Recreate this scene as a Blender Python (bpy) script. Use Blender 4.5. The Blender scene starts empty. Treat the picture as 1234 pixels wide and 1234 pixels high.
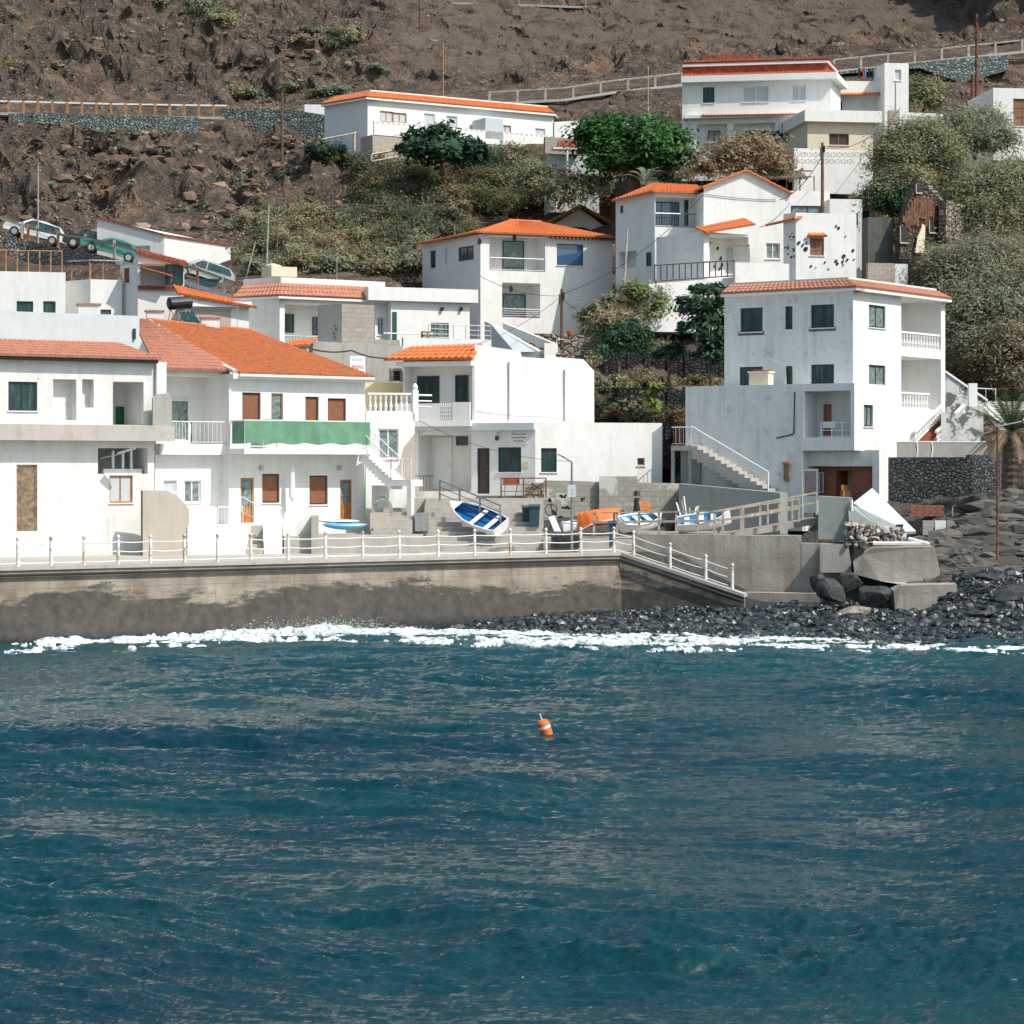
import bpy, math, random
import numpy as np
from mathutils import Vector, Matrix

random.seed(7)
RNG = np.random.default_rng(7)
SC = bpy.context.scene
COL = SC.collection
F, CX, YH, H = 2900.0, 617.0, 565.0, 6.6      # pixels per unit tangent, picture centre column, horizon row, eye height (m)

def V3(x, y, z): return Vector((x, y, z))
def Zp(py, Y): return H + (YH - py) / F * Y
def XY(px, Y): return Vector(((px - CX) / F * Y, Y))
def W(px, py, Y): return Vector(((px - CX) / F * Y, Y, Zp(py, Y)))
def along(p, px, deg):
    dx, dy = math.cos(math.radians(deg)), math.sin(math.radians(deg))
    k = (px - CX) / F
    t = (k * p.y - p.x) / (dx - k * dy)
    return Vector((p.x + t * dx, p.y + t * dy))

# ------------------------------------------------------------------ materials
MATS = {}
def _nt(name):
    m = bpy.data.materials.new(name); m.use_nodes = True
    nt = m.node_tree; nt.nodes.clear()
    out = nt.nodes.new('ShaderNodeOutputMaterial'); b = nt.nodes.new('ShaderNodeBsdfPrincipled')
    nt.links.new(b.outputs[0], out.inputs[0])
    MATS[name] = m
    return m, nt, b, out
def N(nt, typ, **kw):
    n = nt.nodes.new(typ)
    for k, v in kw.items():
        if k.startswith('i_'):
            n.inputs[k[2:].replace('_', ' ')].default_value = v
        else: setattr(n, k, v)
    return n
def pos(nt, scale=(1, 1, 1), rot=(0, 0, 0)):
    g = N(nt, 'ShaderNodeNewGeometry'); mp = N(nt, 'ShaderNodeMapping')
    mp.inputs['Scale'].default_value = scale; mp.inputs['Rotation'].default_value = rot
    nt.links.new(g.outputs['Position'], mp.inputs['Vector'])
    return mp.outputs['Vector']
def noise(nt, vec, scale, detail=4, rough=.55, dist=0.0):
    n = N(nt, 'ShaderNodeTexNoise'); n.inputs['Scale'].default_value = scale
    n.inputs['Detail'].default_value = detail; n.inputs['Roughness'].default_value = rough; n.inputs['Distortion'].default_value = dist
    nt.links.new(vec, n.inputs['Vector']); return n.outputs['Fac']
def ramp(nt, fac, stops):
    r = N(nt, 'ShaderNodeValToRGB'); e = r.color_ramp.elements
    while len(e) < len(stops): e.new(.5)
    for i, (p, c) in enumerate(stops):
        e[i].position = p; e[i].color = (c, c, c, 1) if isinstance(c, (int, float)) else (*c, 1)
    nt.links.new(fac, r.inputs['Fac']); return r.outputs['Color']
def mixc(nt, fac, a, b, mode='MIX'):
    m = N(nt, 'ShaderNodeMix', data_type='RGBA', blend_type=mode)
    for sock, v in ((m.inputs['Factor'], fac), (m.inputs['A'], a), (m.inputs['B'], b)):
        pass
    fi, ai, bi = m.inputs[0], m.inputs[6], m.inputs[7]
    for s, v in ((fi, fac), (ai, a), (bi, b)):
        if hasattr(v, 'links') or hasattr(v, 'is_linked'): nt.links.new(v, s)
        elif isinstance(v, (int, float)): s.default_value = v
        else: s.default_value = (*v, 1)
    return m.outputs[2]
def bump(nt, b, h, strength=.3, dist=.05):
    n = N(nt, 'ShaderNodeBump'); n.inputs['Strength'].default_value = strength; n.inputs['Distance'].default_value = dist
    nt.links.new(h, n.inputs['Height']); nt.links.new(n.outputs[0], b.inputs['Normal'])

def plain(name, col, rough=.7, metal=0, var=.12, sc=6, bmp=.15, spec=None):
    m, nt, b, o = _nt(name); v = pos(nt)
    c2 = tuple(x * (1 - var * 2) for x in col); c1 = tuple(min(1, x * (1 + var)) for x in col)
    nt.links.new(ramp(nt, noise(nt, v, sc, 5), [(.3, c2), (.7, c1)]), b.inputs['Base Color'])
    b.inputs['Roughness'].default_value = rough; b.inputs['Metallic'].default_value = metal
    if spec is not None: b.inputs['Specular IOR Level'].default_value = spec
    if bmp: bump(nt, b, noise(nt, v, sc * 4, 4), bmp, .02)
    return m
def plaster(name, col, dirt=.15, dcol=(.35, .32, .28), patch=None, thr=.62):
    m, nt, b, o = _nt(name)
    v = pos(nt); vs = pos(nt, (1.0, 1.0, .12))
    base = ramp(nt, noise(nt, v, .9, 5), [(.3, tuple(x * .93 for x in col)), (.65, col)])
    streak = ramp(nt, noise(nt, vs, 2.6, 6, .65), [(.5, 0.0), (.8, 1.0)])
    c = mixc(nt, mulf(nt, streak, dirt * 1.6), base, dcol)
    blot = ramp(nt, noise(nt, v, 1.7, 7, .7), [(.52, 0.0), (.72, 1.0)])
    c = mixc(nt, mulf(nt, blot, dirt), c, dcol)
    if patch:
        pm = ramp(nt, noise(nt, v, 1.1, 9, .72, .3), [(thr, 0.0), (thr + .03, 1.0)])
        c = mixc(nt, pm, c, patch)
    nt.links.new(c, b.inputs['Base Color']); b.inputs['Roughness'].default_value = .88
    b.inputs['Specular IOR Level'].default_value = .25
    bump(nt, b, noise(nt, v, 9, 8, .7), .25, .03)
    return m
def mulf(nt, s, f):
    n = N(nt, 'ShaderNodeMath', operation='MULTIPLY'); nt.links.new(s, n.inputs[0]); n.inputs[1].default_value = f
    return n.outputs[0]
def leafmat(name, c1, c2, c3=None):
    m, nt, b, o = _nt(name)
    g = N(nt, 'ShaderNodeNewGeometry'); lp = lambda a, b: tuple(x * .55 + y * .45 for x, y in zip(a, b))
    st = [(0, lp(c1, c2)), (1, c2)] if c3 is None else [(0, lp(c1, c2)), (.6, c2), (1, lp(c3, c2))]
    c = ramp(nt, g.outputs['Random Per Island'], st)
    big = ramp(nt, noise(nt, pos(nt), .9, 5, .65), [(.34, .72), (.66, 1.45)])
    c = mixc(nt, 1.0, c, big, 'MULTIPLY')
    nt.links.new(c, b.inputs['Base Color']); b.inputs['Roughness'].default_value = .6
    b.inputs['Specular IOR Level'].default_value = .3
    t = N(nt, 'ShaderNodeBsdfTranslucent'); nt.links.new(c, t.inputs[0])
    mx = N(nt, 'ShaderNodeMixShader'); mx.inputs[0].default_value = .32
    nt.links.new(b.outputs[0], mx.inputs[1]); nt.links.new(t.outputs[0], mx.inputs[2]); nt.links.new(mx.outputs[0], o.inputs[0])
    return m
def stonewall(name, c_lo, c_hi, mortar, scale=3.2, msize=.06):
    m, nt, b, o = _nt(name); v = pos(nt, (1, 1, 1.25))
    vd = N(nt, 'ShaderNodeTexVoronoi', feature='DISTANCE_TO_EDGE'); vd.inputs['Scale'].default_value = scale; nt.links.new(v, vd.inputs['Vector'])
    vc = N(nt, 'ShaderNodeTexVoronoi', feature='F1'); vc.inputs['Scale'].default_value = scale; nt.links.new(v, vc.inputs['Vector'])
    sep = N(nt, 'ShaderNodeSeparateColor'); nt.links.new(vc.outputs['Color'], sep.inputs[0])
    c = ramp(nt, sep.outputs[0], [(0, c_lo), (1, c_hi)])
    c = mixc(nt, mulf(nt, noise(nt, v, 14, 4), .6), c, c_lo)
    mk = ramp(nt, vd.outputs['Distance'], [(msize * .4, 0.0), (msize, 1.0)])
    c = mixc(nt, mk, mortar, c)
    nt.links.new(c, b.inputs['Base Color']); b.inputs['Roughness'].default_value = .9
    hh = ramp(nt, vd.outputs['Distance'], [(0, 0.0), (.22, 1.0)])
    bump(nt, b, hh, 1.0, .12)
    return m
def blockmat(name, c1, c2, mortar, bw=.5, bh=.22, plasterc=None, thr=.5):
    """block work laid in courses; facade runs mostly along world X so a brick texture on (x, z) works for every wall here"""
    m, nt, b, o = _nt(name)
    g = N(nt, 'ShaderNodeNewGeometry'); sx = N(nt, 'ShaderNodeSeparateXYZ'); nt.links.new(g.outputs['Position'], sx.inputs[0])
    ad = N(nt, 'ShaderNodeMath', operation='ADD'); nt.links.new(sx.outputs[0], ad.inputs[0]); nt.links.new(mulf(nt, sx.outputs[1], .8), ad.inputs[1])
    cb = N(nt, 'ShaderNodeCombineXYZ'); nt.links.new(ad.outputs[0], cb.inputs[0]); nt.links.new(sx.outputs[2], cb.inputs[1])
    t = N(nt, 'ShaderNodeTexBrick'); nt.links.new(cb.outputs[0], t.inputs['Vector'])
    t.inputs['Color1'].default_value = (*c1, 1); t.inputs['Color2'].default_value = (*c2, 1); t.inputs['Mortar'].default_value = (*mortar, 1)
    t.inputs['Scale'].default_value = 1.0; t.inputs['Brick Width'].default_value = bw; t.inputs['Row Height'].default_value = bh
    t.inputs['Mortar Size'].default_value = .012
    v = pos(nt)
    c = mixc(nt, mulf(nt, noise(nt, v, 3, 6), .5), t.outputs['Color'], tuple(x * .6 for x in c1))
    if plasterc:
        c = mixc(nt, ramp(nt, noise(nt, v, .8, 7, .65), [(thr, 0.0), (thr + .05, 1.0)]), c, plasterc)
    nt.links.new(c, b.inputs['Base Color']); b.inputs['Roughness'].default_value = .9
    bump(nt, b, noise(nt, v, 12, 6), .4, .03)
    return m

M = {}
M['white'] = plaster('white_plaster', (.80, .795, .77), .24, (.48, .46, .42))
M['white2'] = plaster('white_plaster_worn', (.74, .745, .73), .25, (.42, .41, .38))
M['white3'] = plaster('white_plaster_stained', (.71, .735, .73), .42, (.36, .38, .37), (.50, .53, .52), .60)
M['whitemark'] = plaster('white_plaster_flaking', (.72, .72, .70), .35, (.40, .38, .34), (.30, .28, .25), .66)
M['ruinwhite'] = plaster('flaking_plaster', (.55, .57, .55), .5, (.3, .3, .28), (.13, .13, .13), .5)
M['greyplaster'] = plaster('grey_render', (.38, .37, .345), .5, (.22, .20, .18))
M['bluegrey'] = plaster('pale_blue_grey_paint', (.55, .60, .62), .15, (.4, .42, .42))
M['cream'] = plaster('cream_paint', (.72, .64, .48), .15)
M['peach'] = plaster('peach_worn_render', (.47, .41, .355), .7, (.38, .34, .30))
M['yellow'] = plaster('pale_yellow_paint', (.75, .62, .36), .12)
M['trim'] = plain('white_paint', (.80, .80, .78), .5, bmp=.05, var=.04)
M['concrete'] = plaster('concrete', (.36, .335, .30), .6, (.20, .18, .155))
M['concretel'] = plaster('concrete_light', (.46, .43, .395), .5, (.28, .26, .225))
M['concreteg'] = plaster('concrete_grey_green', (.30, .335, .315), .5, (.2, .21, .2))
def tilemat(name, col, dark, dirt):
    m, nt, b, o = _nt(name); v = pos(nt)
    c = ramp(nt, noise(nt, v, 3.2, 3, .8), [(.3, dark), (.5, col), (.75, tuple(min(1, x * 1.15) for x in col))])
    c = mixc(nt, ramp(nt, noise(nt, v, 9, 3, .6), [(.55, 0.0), (.75, dirt)]), c, tuple(x * .45 for x in dark))
    c = mixc(nt, ramp(nt, noise(nt, v, .7, 6, .7), [(.5, 0.0), (.72, dirt)]), c, (.20, .14, .10))
    nt.links.new(c, b.inputs['Base Color']); b.inputs['Roughness'].default_value = .85; bump(nt, b, noise(nt, v, 14, 4), .2, .02); return m
M['orange'] = tilemat('orange_tile', (.60, .165, .045), (.44, .11, .03), .35)
M['orange2'] = tilemat('old_orange_tile', (.47, .14, .045), (.30, .085, .03), .6)
M['salmon'] = tilemat('salmon_tile', (.46, .20, .13), (.34, .14, .09), .4)
M['brick'] = plain('red_brown_tile', (.33, .085, .04), .8, var=.3, sc=4)
M['glass'] = plain('dark_teal_glass', (.018, .055, .062), .12, var=0, bmp=0, spec=.3)
def glassm():
    m, nt, b, o = _nt('curtained_dark_glass'); v = pos(nt, (3, 3, .35))
    nt.links.new(ramp(nt, noise(nt, v, 1.6, 4, .6), [(.40, (.010, .035, .04)), (.56, (.022, .06, .066)), (.70, (.075, .125, .125))]), b.inputs['Base Color']); b.inputs['Roughness'].default_value = .10; b.inputs['Specular IOR Level'].default_value = .4; return m
M['glass'] = glassm()
M['glassblue'] = plain('sky_blue_glass', (.03, .10, .20), .05, var=0, bmp=0, spec=1.0)
M['curtain'] = plain('curtained_glass', (.20, .26, .25), .2, var=.3, sc=5, bmp=0, spec=.3)
M['blind'] = plain('pale_blind', (.50, .53, .55), .45, var=.05, bmp=0)
M['fdark'] = plain('dark_frame', (.025, .035, .04), .4, var=.1, bmp=0)
M['fblue'] = plain('slate_blue_frame', (.05, .075, .10), .4, var=.1, bmp=0)
M['fwhite'] = plain('white_frame', (.75, .76, .75), .4, var=.03, bmp=0)
M['brown'] = plain('brown_shutter', (.27, .105, .05), .55, var=.1, bmp=.05)
M['dbrown'] = plain('dark_brown_door', (.05, .032, .025), .55, var=.15, bmp=.05)
M['wood'] = plain('orange_wood', (.45, .17, .035), .5, var=.2, sc=4, bmp=.1)
M['oldwood'] = plain('old_wood', (.24, .17, .11), .8, var=.3, sc=5)
M['polewood'] = plain('brown_pole_wood', (.16, .09, .055), .8, var=.25, sc=3)
M['greywood'] = plain('bleached_wood', (.42, .37, .31), .8, var=.2, sc=4)
M['green'] = plain('green_screen', (.13, .29, .185), .8, var=.12, sc=1.5)
M['dgreen'] = plain('dark_green_paint', (.01, .09, .055), .45, var=.1, bmp=0)
M['teal'] = plain('dark_teal_bin', (.02, .06, .08), .5, var=.1, bmp=0)
M['steel'] = plain('dull_steel', (.30, .31, .31), .45, .6, var=.1, bmp=0)
M['galv'] = plain('galvanised_steel', (.42, .43, .42), .5, .3, var=.1, bmp=0)
M['black'] = plain('black_metal', (.02, .02, .022), .4, var=.1, bmp=0)
M['cable'] = plain('black_cable', (.03, .03, .035), .6, var=0, bmp=0)
M['blueboat'] = plain('blue_boat_paint', (.015, .13, .36), .35, var=.1, bmp=0)
M['lblue'] = plain('light_blue_paint', (.12, .38, .60), .4, var=.08, bmp=0)
M['orangeb'] = plain('orange_gelcoat', (.75, .17, .03), .35, var=.06, bmp=0)
M['ochre'] = plain('rusty_ochre_paint', (.42, .20, .08), .7, var=.3, sc=8)
M['tyre'] = plain('tyre_rubber', (.02, .02, .02), .8, var=0)
M['rubble'] = plain('pale_rubble', (.55, .52, .48), .9, var=.25, sc=3)
M['red'] = plain('sign_red', (.60, .08, .04), .6, var=0, bmp=0)
M['ink'] = plain('sign_grey_ink', (.18, .22, .24), .6, var=0, bmp=0)
M['inkteal'] = plain('sign_teal_ink', (.10, .30, .30), .6, var=0, bmp=0)
M['pink'] = plain('pinkish_curtain', (.40, .28, .26), .8, var=.1)
M['redbrown'] = plain('red_brown_wall', (.30, .11, .075), .8, var=.12)
M['rust'] = plain('rusty_iron', (.18, .08, .045), .85, var=.35, sc=5)
M['basalt'] = stonewall('basalt_dry_stone', (.035, .045, .05), (.15, .17, .17), (.015, .018, .02), 4.6, .10)
M['shadebasalt'] = stonewall('basalt_with_painted_shade', (.012, .016, .017), (.055, .062, .06), (.008, .009, .009), 4.0, .10)  # basalt darkened to stand for the shade on the terraces
M['bluestone'] = stonewall('blue_grey_stone', (.06, .09, .09), (.30, .345, .32), (.02, .025, .025), 3.6, .10)
M['greystone'] = stonewall('light_grey_stone', (.22, .22, .20), (.52, .51, .46), (.05, .05, .045), 3.2, .09)
M['ruindark'] = stonewall('dark_brown_rubble_stone', (.055, .045, .036), (.20, .15, .105), (.025, .02, .016), 3.4, .07)
M['ruinstone'] = stonewall('tan_rubble_stone', (.20, .16, .12), (.42, .36, .28), (.08, .06, .045), 2.4, .06)
M['block'] = blockmat('grey_block_work', (.33, .305, .27), (.40, .36, .32), (.22, .20, .18), .5, .25)
M['tanblock'] = blockmat('tan_block_work', (.42, .36, .30), (.50, .44, .37), (.25, .21, .18), .55, .28)
M['patchblock'] = blockmat('patched_block_wall', (.32, .305, .27), (.38, .36, .32), (.2, .19, .17), .5, .25, (.50, .50, .47), .55)
M['darkwall'] = plaster('worn_and_shaded_dark_wall', (.12, .125, .115), .6, (.05, .05, .045))  # dark grey wear; below the brown door its darkness is painted shade
M['lf_ficus'] = leafmat('leaf_deep_green', (.012, .05, .018), (.04, .13, .03), (.10, .20, .05))
M['lf_pine'] = leafmat('leaf_pine', (.015, .045, .03), (.035, .09, .045), (.07, .12, .06))
M['lf_olive'] = leafmat('leaf_olive', (.15, .165, .08), (.26, .265, .14), (.36, .32, .19))
M['lf_grey'] = leafmat('leaf_grey_green', (.12, .15, .10), (.22, .25, .165), (.31, .31, .21))
M['lf_brown'] = leafmat('leaf_dry_brown', (.19, .145, .085), (.30, .235, .14), (.38, .31, .20))
M['lf_lime'] = leafmat('leaf_lime', (.10, .17, .04), (.20, .26, .07))
M['lf_palm'] = leafmat('leaf_palm', (.05, .09, .04), (.10, .15, .06), (.20, .19, .10))
M['lf_dead'] = leafmat('leaf_dead_palm', (.25, .18, .11), (.38, .29, .19))
M['bark'] = plain('bark', (.14, .10, .075), .9, var=.3, sc=6, bmp=.4)

def stone_material(name, stops, rough=.6):
    m, nt, b, o = _nt(name); g = N(nt, 'ShaderNodeNewGeometry')
    nt.links.new(ramp(nt, g.outputs['Random Per Island'], stops), b.inputs['Base Color']); b.inputs['Roughness'].default_value = rough
    bump(nt, b, noise(nt, pos(nt), 7, 5), .5, .05); M[name] = m; return m

M['basaltrock'] = plain('dark_boulder_rock', (.045, .05, .05), .7, var=.4, sc=4, bmp=1.0)
M['tanrock'] = plain('tan_boulder_rock', (.28, .25, .21), .85, var=.3, sc=2.5, bmp=.6)
# ------------------------------------------------------------------ object helpers
ORG = {}
def tag(o, label=None, cat=None, group=None, kind=None):
    if label: o['label'] = label
    if cat: o['category'] = cat
    if group: o['group'] = group
    if kind: o['kind'] = kind
    return o
def thing(name, label, cat, loc, group=None):
    o = bpy.data.objects.new(name, None); COL.objects.link(o); o.empty_display_size = .3
    o.location = loc; ORG[o.name] = Vector(loc)
    return tag(o, label, cat, group)

class MB:
    def __init__(s): s.v = []; s.f = []; s.mi = []; s.cur = 0
    def poly(s, pts):
        b = len(s.v); s.v += [Vector(p) for p in pts]; s.f.append(tuple(range(b, b + len(pts)))); s.mi.append(s.cur); return s
    def obox(s, o, ex, ey, ez):
        """box from corner o with edge vectors"""
        o, ex, ey, ez = Vector(o), Vector(ex), Vector(ey), Vector(ez)
        p = [o, o + ex, o + ex + ey, o + ey, o + ez, o + ex + ez, o + ex + ey + ez, o + ey + ez]
        if ex.cross(ey).dot(ez) < 0: p = p[4:] + p[:4]
        b = len(s.v); s.v += p
        for q in ((0, 3, 2, 1), (4, 5, 6, 7), (0, 1, 5, 4), (1, 2, 6, 5), (2, 3, 7, 6), (3, 0, 4, 7)):
            s.f.append(tuple(b + i for i in q)); s.mi.append(s.cur)
        return s
    def cbox(s, c, sx, sy, sz, rz=0):
        """box with its centre-bottom at c"""
        c = Vector(c); dx = Vector((math.cos(rz), math.sin(rz), 0)); dy = Vector((-math.sin(rz), math.cos(rz), 0))
        return s.obox(c - dx * sx / 2 - dy * sy / 2, dx * sx, dy * sy, Vector((0, 0, sz)))
    def bar(s, p, q, r, n=6, r2=None):
        p, q = Vector(p), Vector(q); r2 = r if r2 is None else r2
        d = (q - p); 
        if d.length < 1e-6: return s
        d.normalize(); a = d.orthogonal().normalized(); c = d.cross(a)
        b = len(s.v)
        for (P, R) in ((p, r), (q, r2)):
            for i in range(n):
                t = 2 * math.pi * i / n; s.v.append(P + a * (R * math.cos(t)) + c * (R * math.sin(t)))
        for i in range(n):
            j = (i + 1) % n; s.f.append((b + i, b + j, b + n + j, b + n + i)); s.mi.append(s.cur)
        s.f.append(tuple(b + n - 1 - i for i in range(n))); s.f.append(tuple(b + n + i for i in range(n))); s.mi += [s.cur] * 2
        return s
    def tube(s, pts, r, n=6):
        for i in range(len(pts) - 1):
            a = r[i] if isinstance(r, (list, tuple)) else r; c = r[i + 1] if isinstance(r, (list, tuple)) else r
            s.bar(pts[i], pts[i + 1], a, n, c)
        return s
    def lathe(s, c, prof, n=8):
        c = Vector(c); b = len(s.v)
        for (z, r) in prof:
            for i in range(n):
                t = 2 * math.pi * i / n; s.v.append(c + Vector((r * math.cos(t), r * math.sin(t), z)))
        for k in range(len(prof) - 1):
            for i in range(n):
                j = (i + 1) % n; s.f.append((b + k * n + i, b + k * n + j, b + (k + 1) * n + j, b + (k + 1) * n + i)); s.mi.append(s.cur)
        m = len(prof) - 1
        s.f.append(tuple(b + m * n + i for i in range(n))); s.mi.append(s.cur)
        return s
    def prism(s, pts, z0, z1):
        n = len(pts); b = len(s.v)
        zz0 = z0 if isinstance(z0, (list, tuple)) else [z0] * n; zz1 = z1 if isinstance(z1, (list, tuple)) else [z1] * n
        s.v += [Vector((p[0], p[1], zz0[i])) for i, p in enumerate(pts)] + [Vector((p[0], p[1], zz1[i])) for i, p in enumerate(pts)]
        for i in range(n):
            j = (i + 1) % n; s.f.append((b + i, b + j, b + n + j, b + n + i)); s.mi.append(s.cur)
        s.f.append(tuple(b + n - 1 - i for i in range(n))); s.f.append(tuple(b + n + i for i in range(n))); s.mi += [s.cur] * 2
        return s
    def build(s, name, mats, parent=None, label=None, cat=None, group=None, kind=None, smooth=False, bevel=0):
        if not isinstance(mats, (list, tuple)): mats = [mats]
        me = bpy.data.meshes.new(name)
        if parent is not None: o0 = ORG[parent.name]
        else:
            xs = [v.x for v in s.v]; ys = [v.y for v in s.v]
            o0 = Vector(((min(xs) + max(xs)) / 2, (min(ys) + max(ys)) / 2, min(v.z for v in s.v)))
        me.from_pydata([tuple(v - o0) for v in s.v], [], s.f)
        for m in mats: me.materials.append(MATS[m] if isinstance(m, str) and m in MATS else (M[m] if isinstance(m, str) else m))
        me.polygons.foreach_set('material_index', s.mi)
        if smooth: me.polygons.foreach_set('use_smooth', [True] * len(s.f))
        me.update()
        o = bpy.data.objects.new(name, me); COL.objects.link(o)
        if parent is not None: o.parent = parent
        else: o.location = o0
        ORG[o.name] = o0
        if bevel:
            md = o.modifiers.new('bevel', 'BEVEL'); md.width = bevel; md.segments = 2; md.limit_method = 'ANGLE'
        return tag(o, label, cat, group, kind)

def np_mesh(name, V, Fq, mat, parent=None, smooth=False, label=None, cat=None, group=None, kind=None, mi=None):
    V = np.asarray(V, np.float64); Fq = np.asarray(Fq, np.int32)
    if parent is not None: o0 = ORG[parent.name]
    else: o0 = Vector((float(V[:, 0].mean()), float(V[:, 1].mean()), float(V[:, 2].min())))
    V = V - np.array(o0)
    me = bpy.data.meshes.new(name); k = Fq.shape[1]
    me.vertices.add(len(V)); me.vertices.foreach_set('co', V.astype(np.float32).ravel())
    me.loops.add(Fq.size); me.loops.foreach_set('vertex_index', Fq.ravel())
    me.polygons.add(len(Fq)); me.polygons.foreach_set('loop_start', np.arange(0, Fq.size, k, dtype=np.int32))
    me.polygons.foreach_set('loop_total', np.full(len(Fq), k, np.int32))
    me.polygons.foreach_set('use_smooth', np.full(len(Fq), smooth, bool))
    for m in (mat if isinstance(mat, list) else [mat]): me.materials.append(m)
    if mi is not None: me.polygons.foreach_set('material_index', np.asarray(mi, np.int32))
    me.update(calc_edges=True); me.validate()
    o = bpy.data.objects.new(name, me); COL.objects.link(o)
    if parent is not None: o.parent = parent
    else: o.location = o0
    ORG[o.name] = o0
    return tag(o, label, cat, group, kind)

# ------------------------------------------------------------------ numpy noise
_P = np.random.default_rng(3).random((256, 256))
def vnoise(x, y):
    xi = np.floor(x).astype(int); yi = np.floor(y).astype(int); fx = x - xi; fy = y - yi
    fx = fx * fx * fx * (fx * (fx * 6 - 15) + 10); fy = fy * fy * fy * (fy * (fy * 6 - 15) + 10)
    a = _P[xi & 255, yi & 255]; b = _P[(xi + 1) & 255, yi & 255]; c = _P[xi & 255, (yi + 1) & 255]; d = _P[(xi + 1) & 255, (yi + 1) & 255]
    return (a * (1 - fx) + b * fx) * (1 - fy) + (c * (1 - fx) + d * fx) * fy
def fbm(x, y, o=5, g=.5, l=2.03):
    s = 0; a = 1; t = 0
    for k in range(o):
        s = s + a * vnoise(x + 17.3 * k, y - 9.1 * k); t += a; a *= g; x = x * l; y = y * l
    return s / t
def ridged(x, y, o=5):
    s = 0; a = 1; t = 0
    for k in range(o):
        s = s + a * (1 - abs(2 * vnoise(x + 31.7 * k, y + 5.3 * k) - 1)); t += a; a *= .5; x = x * 2.1; y = y * 2.1
    return s / t
# ------------------------------------------------------------------ facades, openings, roofs
PADS = []
class Fac:
    """a vertical wall plane from a to b (plan points)"""
    def __init__(s, a, b):
        s.a, s.b = Vector(a), Vector(b); d = s.b - s.a; s.L = d.length; s.d = d / s.L
        n = Vector((s.d.y, -s.d.x)); mid = (s.a + s.b) / 2
        if n.dot(-mid) < 0: n = -n
        s.n = n
    def P(s, u, z, out=0.0):
        q = s.a + s.d * u + s.n * out; return Vector((q.x, q.y, z))
    def u(s, px):
        k = (px - CX) / F
        return (k * s.a.y - s.a.x) / (s.d.x - k * s.d.y)
    def Y(s, px): return s.a.y + s.d.y * s.u(px)
    def z(s, px, py): return Zp(py, s.Y(px))
    def at(s, px, py, out=0.0): return s.P(s.u(px), s.z(px, py), out)
    def rect(s, x0, y0, x1, y1):
        u0, u1 = sorted((s.u(x0), s.u(x1))); Ym = s.Y((x0 + x1) / 2)
        return u0, u1, Zp(max(y0, y1), Ym), Zp(min(y0, y1), Ym)
    D = property(lambda s: Vector((s.d.x, s.d.y, 0)))
    Nn = property(lambda s: Vector((s.n.x, s.n.y, 0)))

def fbox(mb, f, u0, u1, z0, z1, o0, o1):
    return mb.obox(f.P(u0, z0, o0), f.D * (u1 - u0), f.Nn * (o1 - o0), Vector((0, 0, z1 - z0)))

def wall_face(mb, f, z0, z1, holes, u0=0.0, u1=None):
    """a wall face with rectangular openings; every opening gets its reveals, and a back when it is a recess"""
    u1 = f.L if u1 is None else u1
    us = sorted({u0, u1, *[min(max(h[k], u0), u1) for h in holes for k in (0, 1)]}); zs = sorted({z0, z1, *[min(max(h[k], z0), z1) for h in holes for k in (2, 3)]})
    for i in range(len(us) - 1):
        for j in range(len(zs) - 1):
            uc, zc = (us[i] + us[i + 1]) / 2, (zs[j] + zs[j + 1]) / 2
            if us[i + 1] - us[i] < 1e-5 or zs[j + 1] - zs[j] < 1e-5: continue
            if any(h[0] < uc < h[1] and h[2] < zc < h[3] for h in holes): continue
            mb.poly([f.P(us[i], zs[j]), f.P(us[i + 1], zs[j]), f.P(us[i + 1], zs[j + 1]), f.P(us[i], zs[j + 1])])
    for h in holes:
        a, b, c, d, dep, back = h[:6]
        for (p, q) in (((a, c), (b, c)), ((b, c), (b, d)), ((b, d), (a, d)), ((a, d), (a, c))):
            mb.poly([f.P(p[0], p[1]), f.P(q[0], q[1]), f.P(q[0], q[1], -dep), f.P(p[0], p[1], -dep)])
        if back: mb.poly([f.P(a, c, -dep), f.P(b, c, -dep), f.P(b, d, -dep), f.P(a, d, -dep)])

STY = {  # frame, pane, columns, rows
    'dark': ('fdark', 'glass', 2, 1), 'dark1': ('fdark', 'glass', 1, 1), 'darkc': ('fdark', 'curtain', 2, 1), 'blue': ('fblue', 'glassblue', 1, 1),
    'blue2': ('fblue', 'glassblue', 2, 1), 'slate': ('fblue', 'curtain', 2, 2), 'white': ('fwhite', 'glass', 2, 1), 'whitec': ('fwhite', 'curtain', 2, 1),
    'grid': ('fblue', 'curtain', 5, 2), 'blind': ('fwhite', 'blind', 1, 1), 'blind2': ('fwhite', 'blind', 2, 1), 'brown': ('dbrown', 'brown', 1, 1),
    'brown2': ('brown', 'dbrown', 2, 1), 'green': ('dgreen', 'curtain', 3, 1), 'greend': ('dgreen', 'glass', 2, 1), 'wood': ('wood', 'glass', 2, 2),
    'void': ('greyplaster', 'black', 1, 1), 'woodw': ('wood', 'blind', 2, 1), 'brick': ('brown', 'redbrown', 3, 4), 'rustg': ('oldwood', 'brown', 2, 3)}
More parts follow.
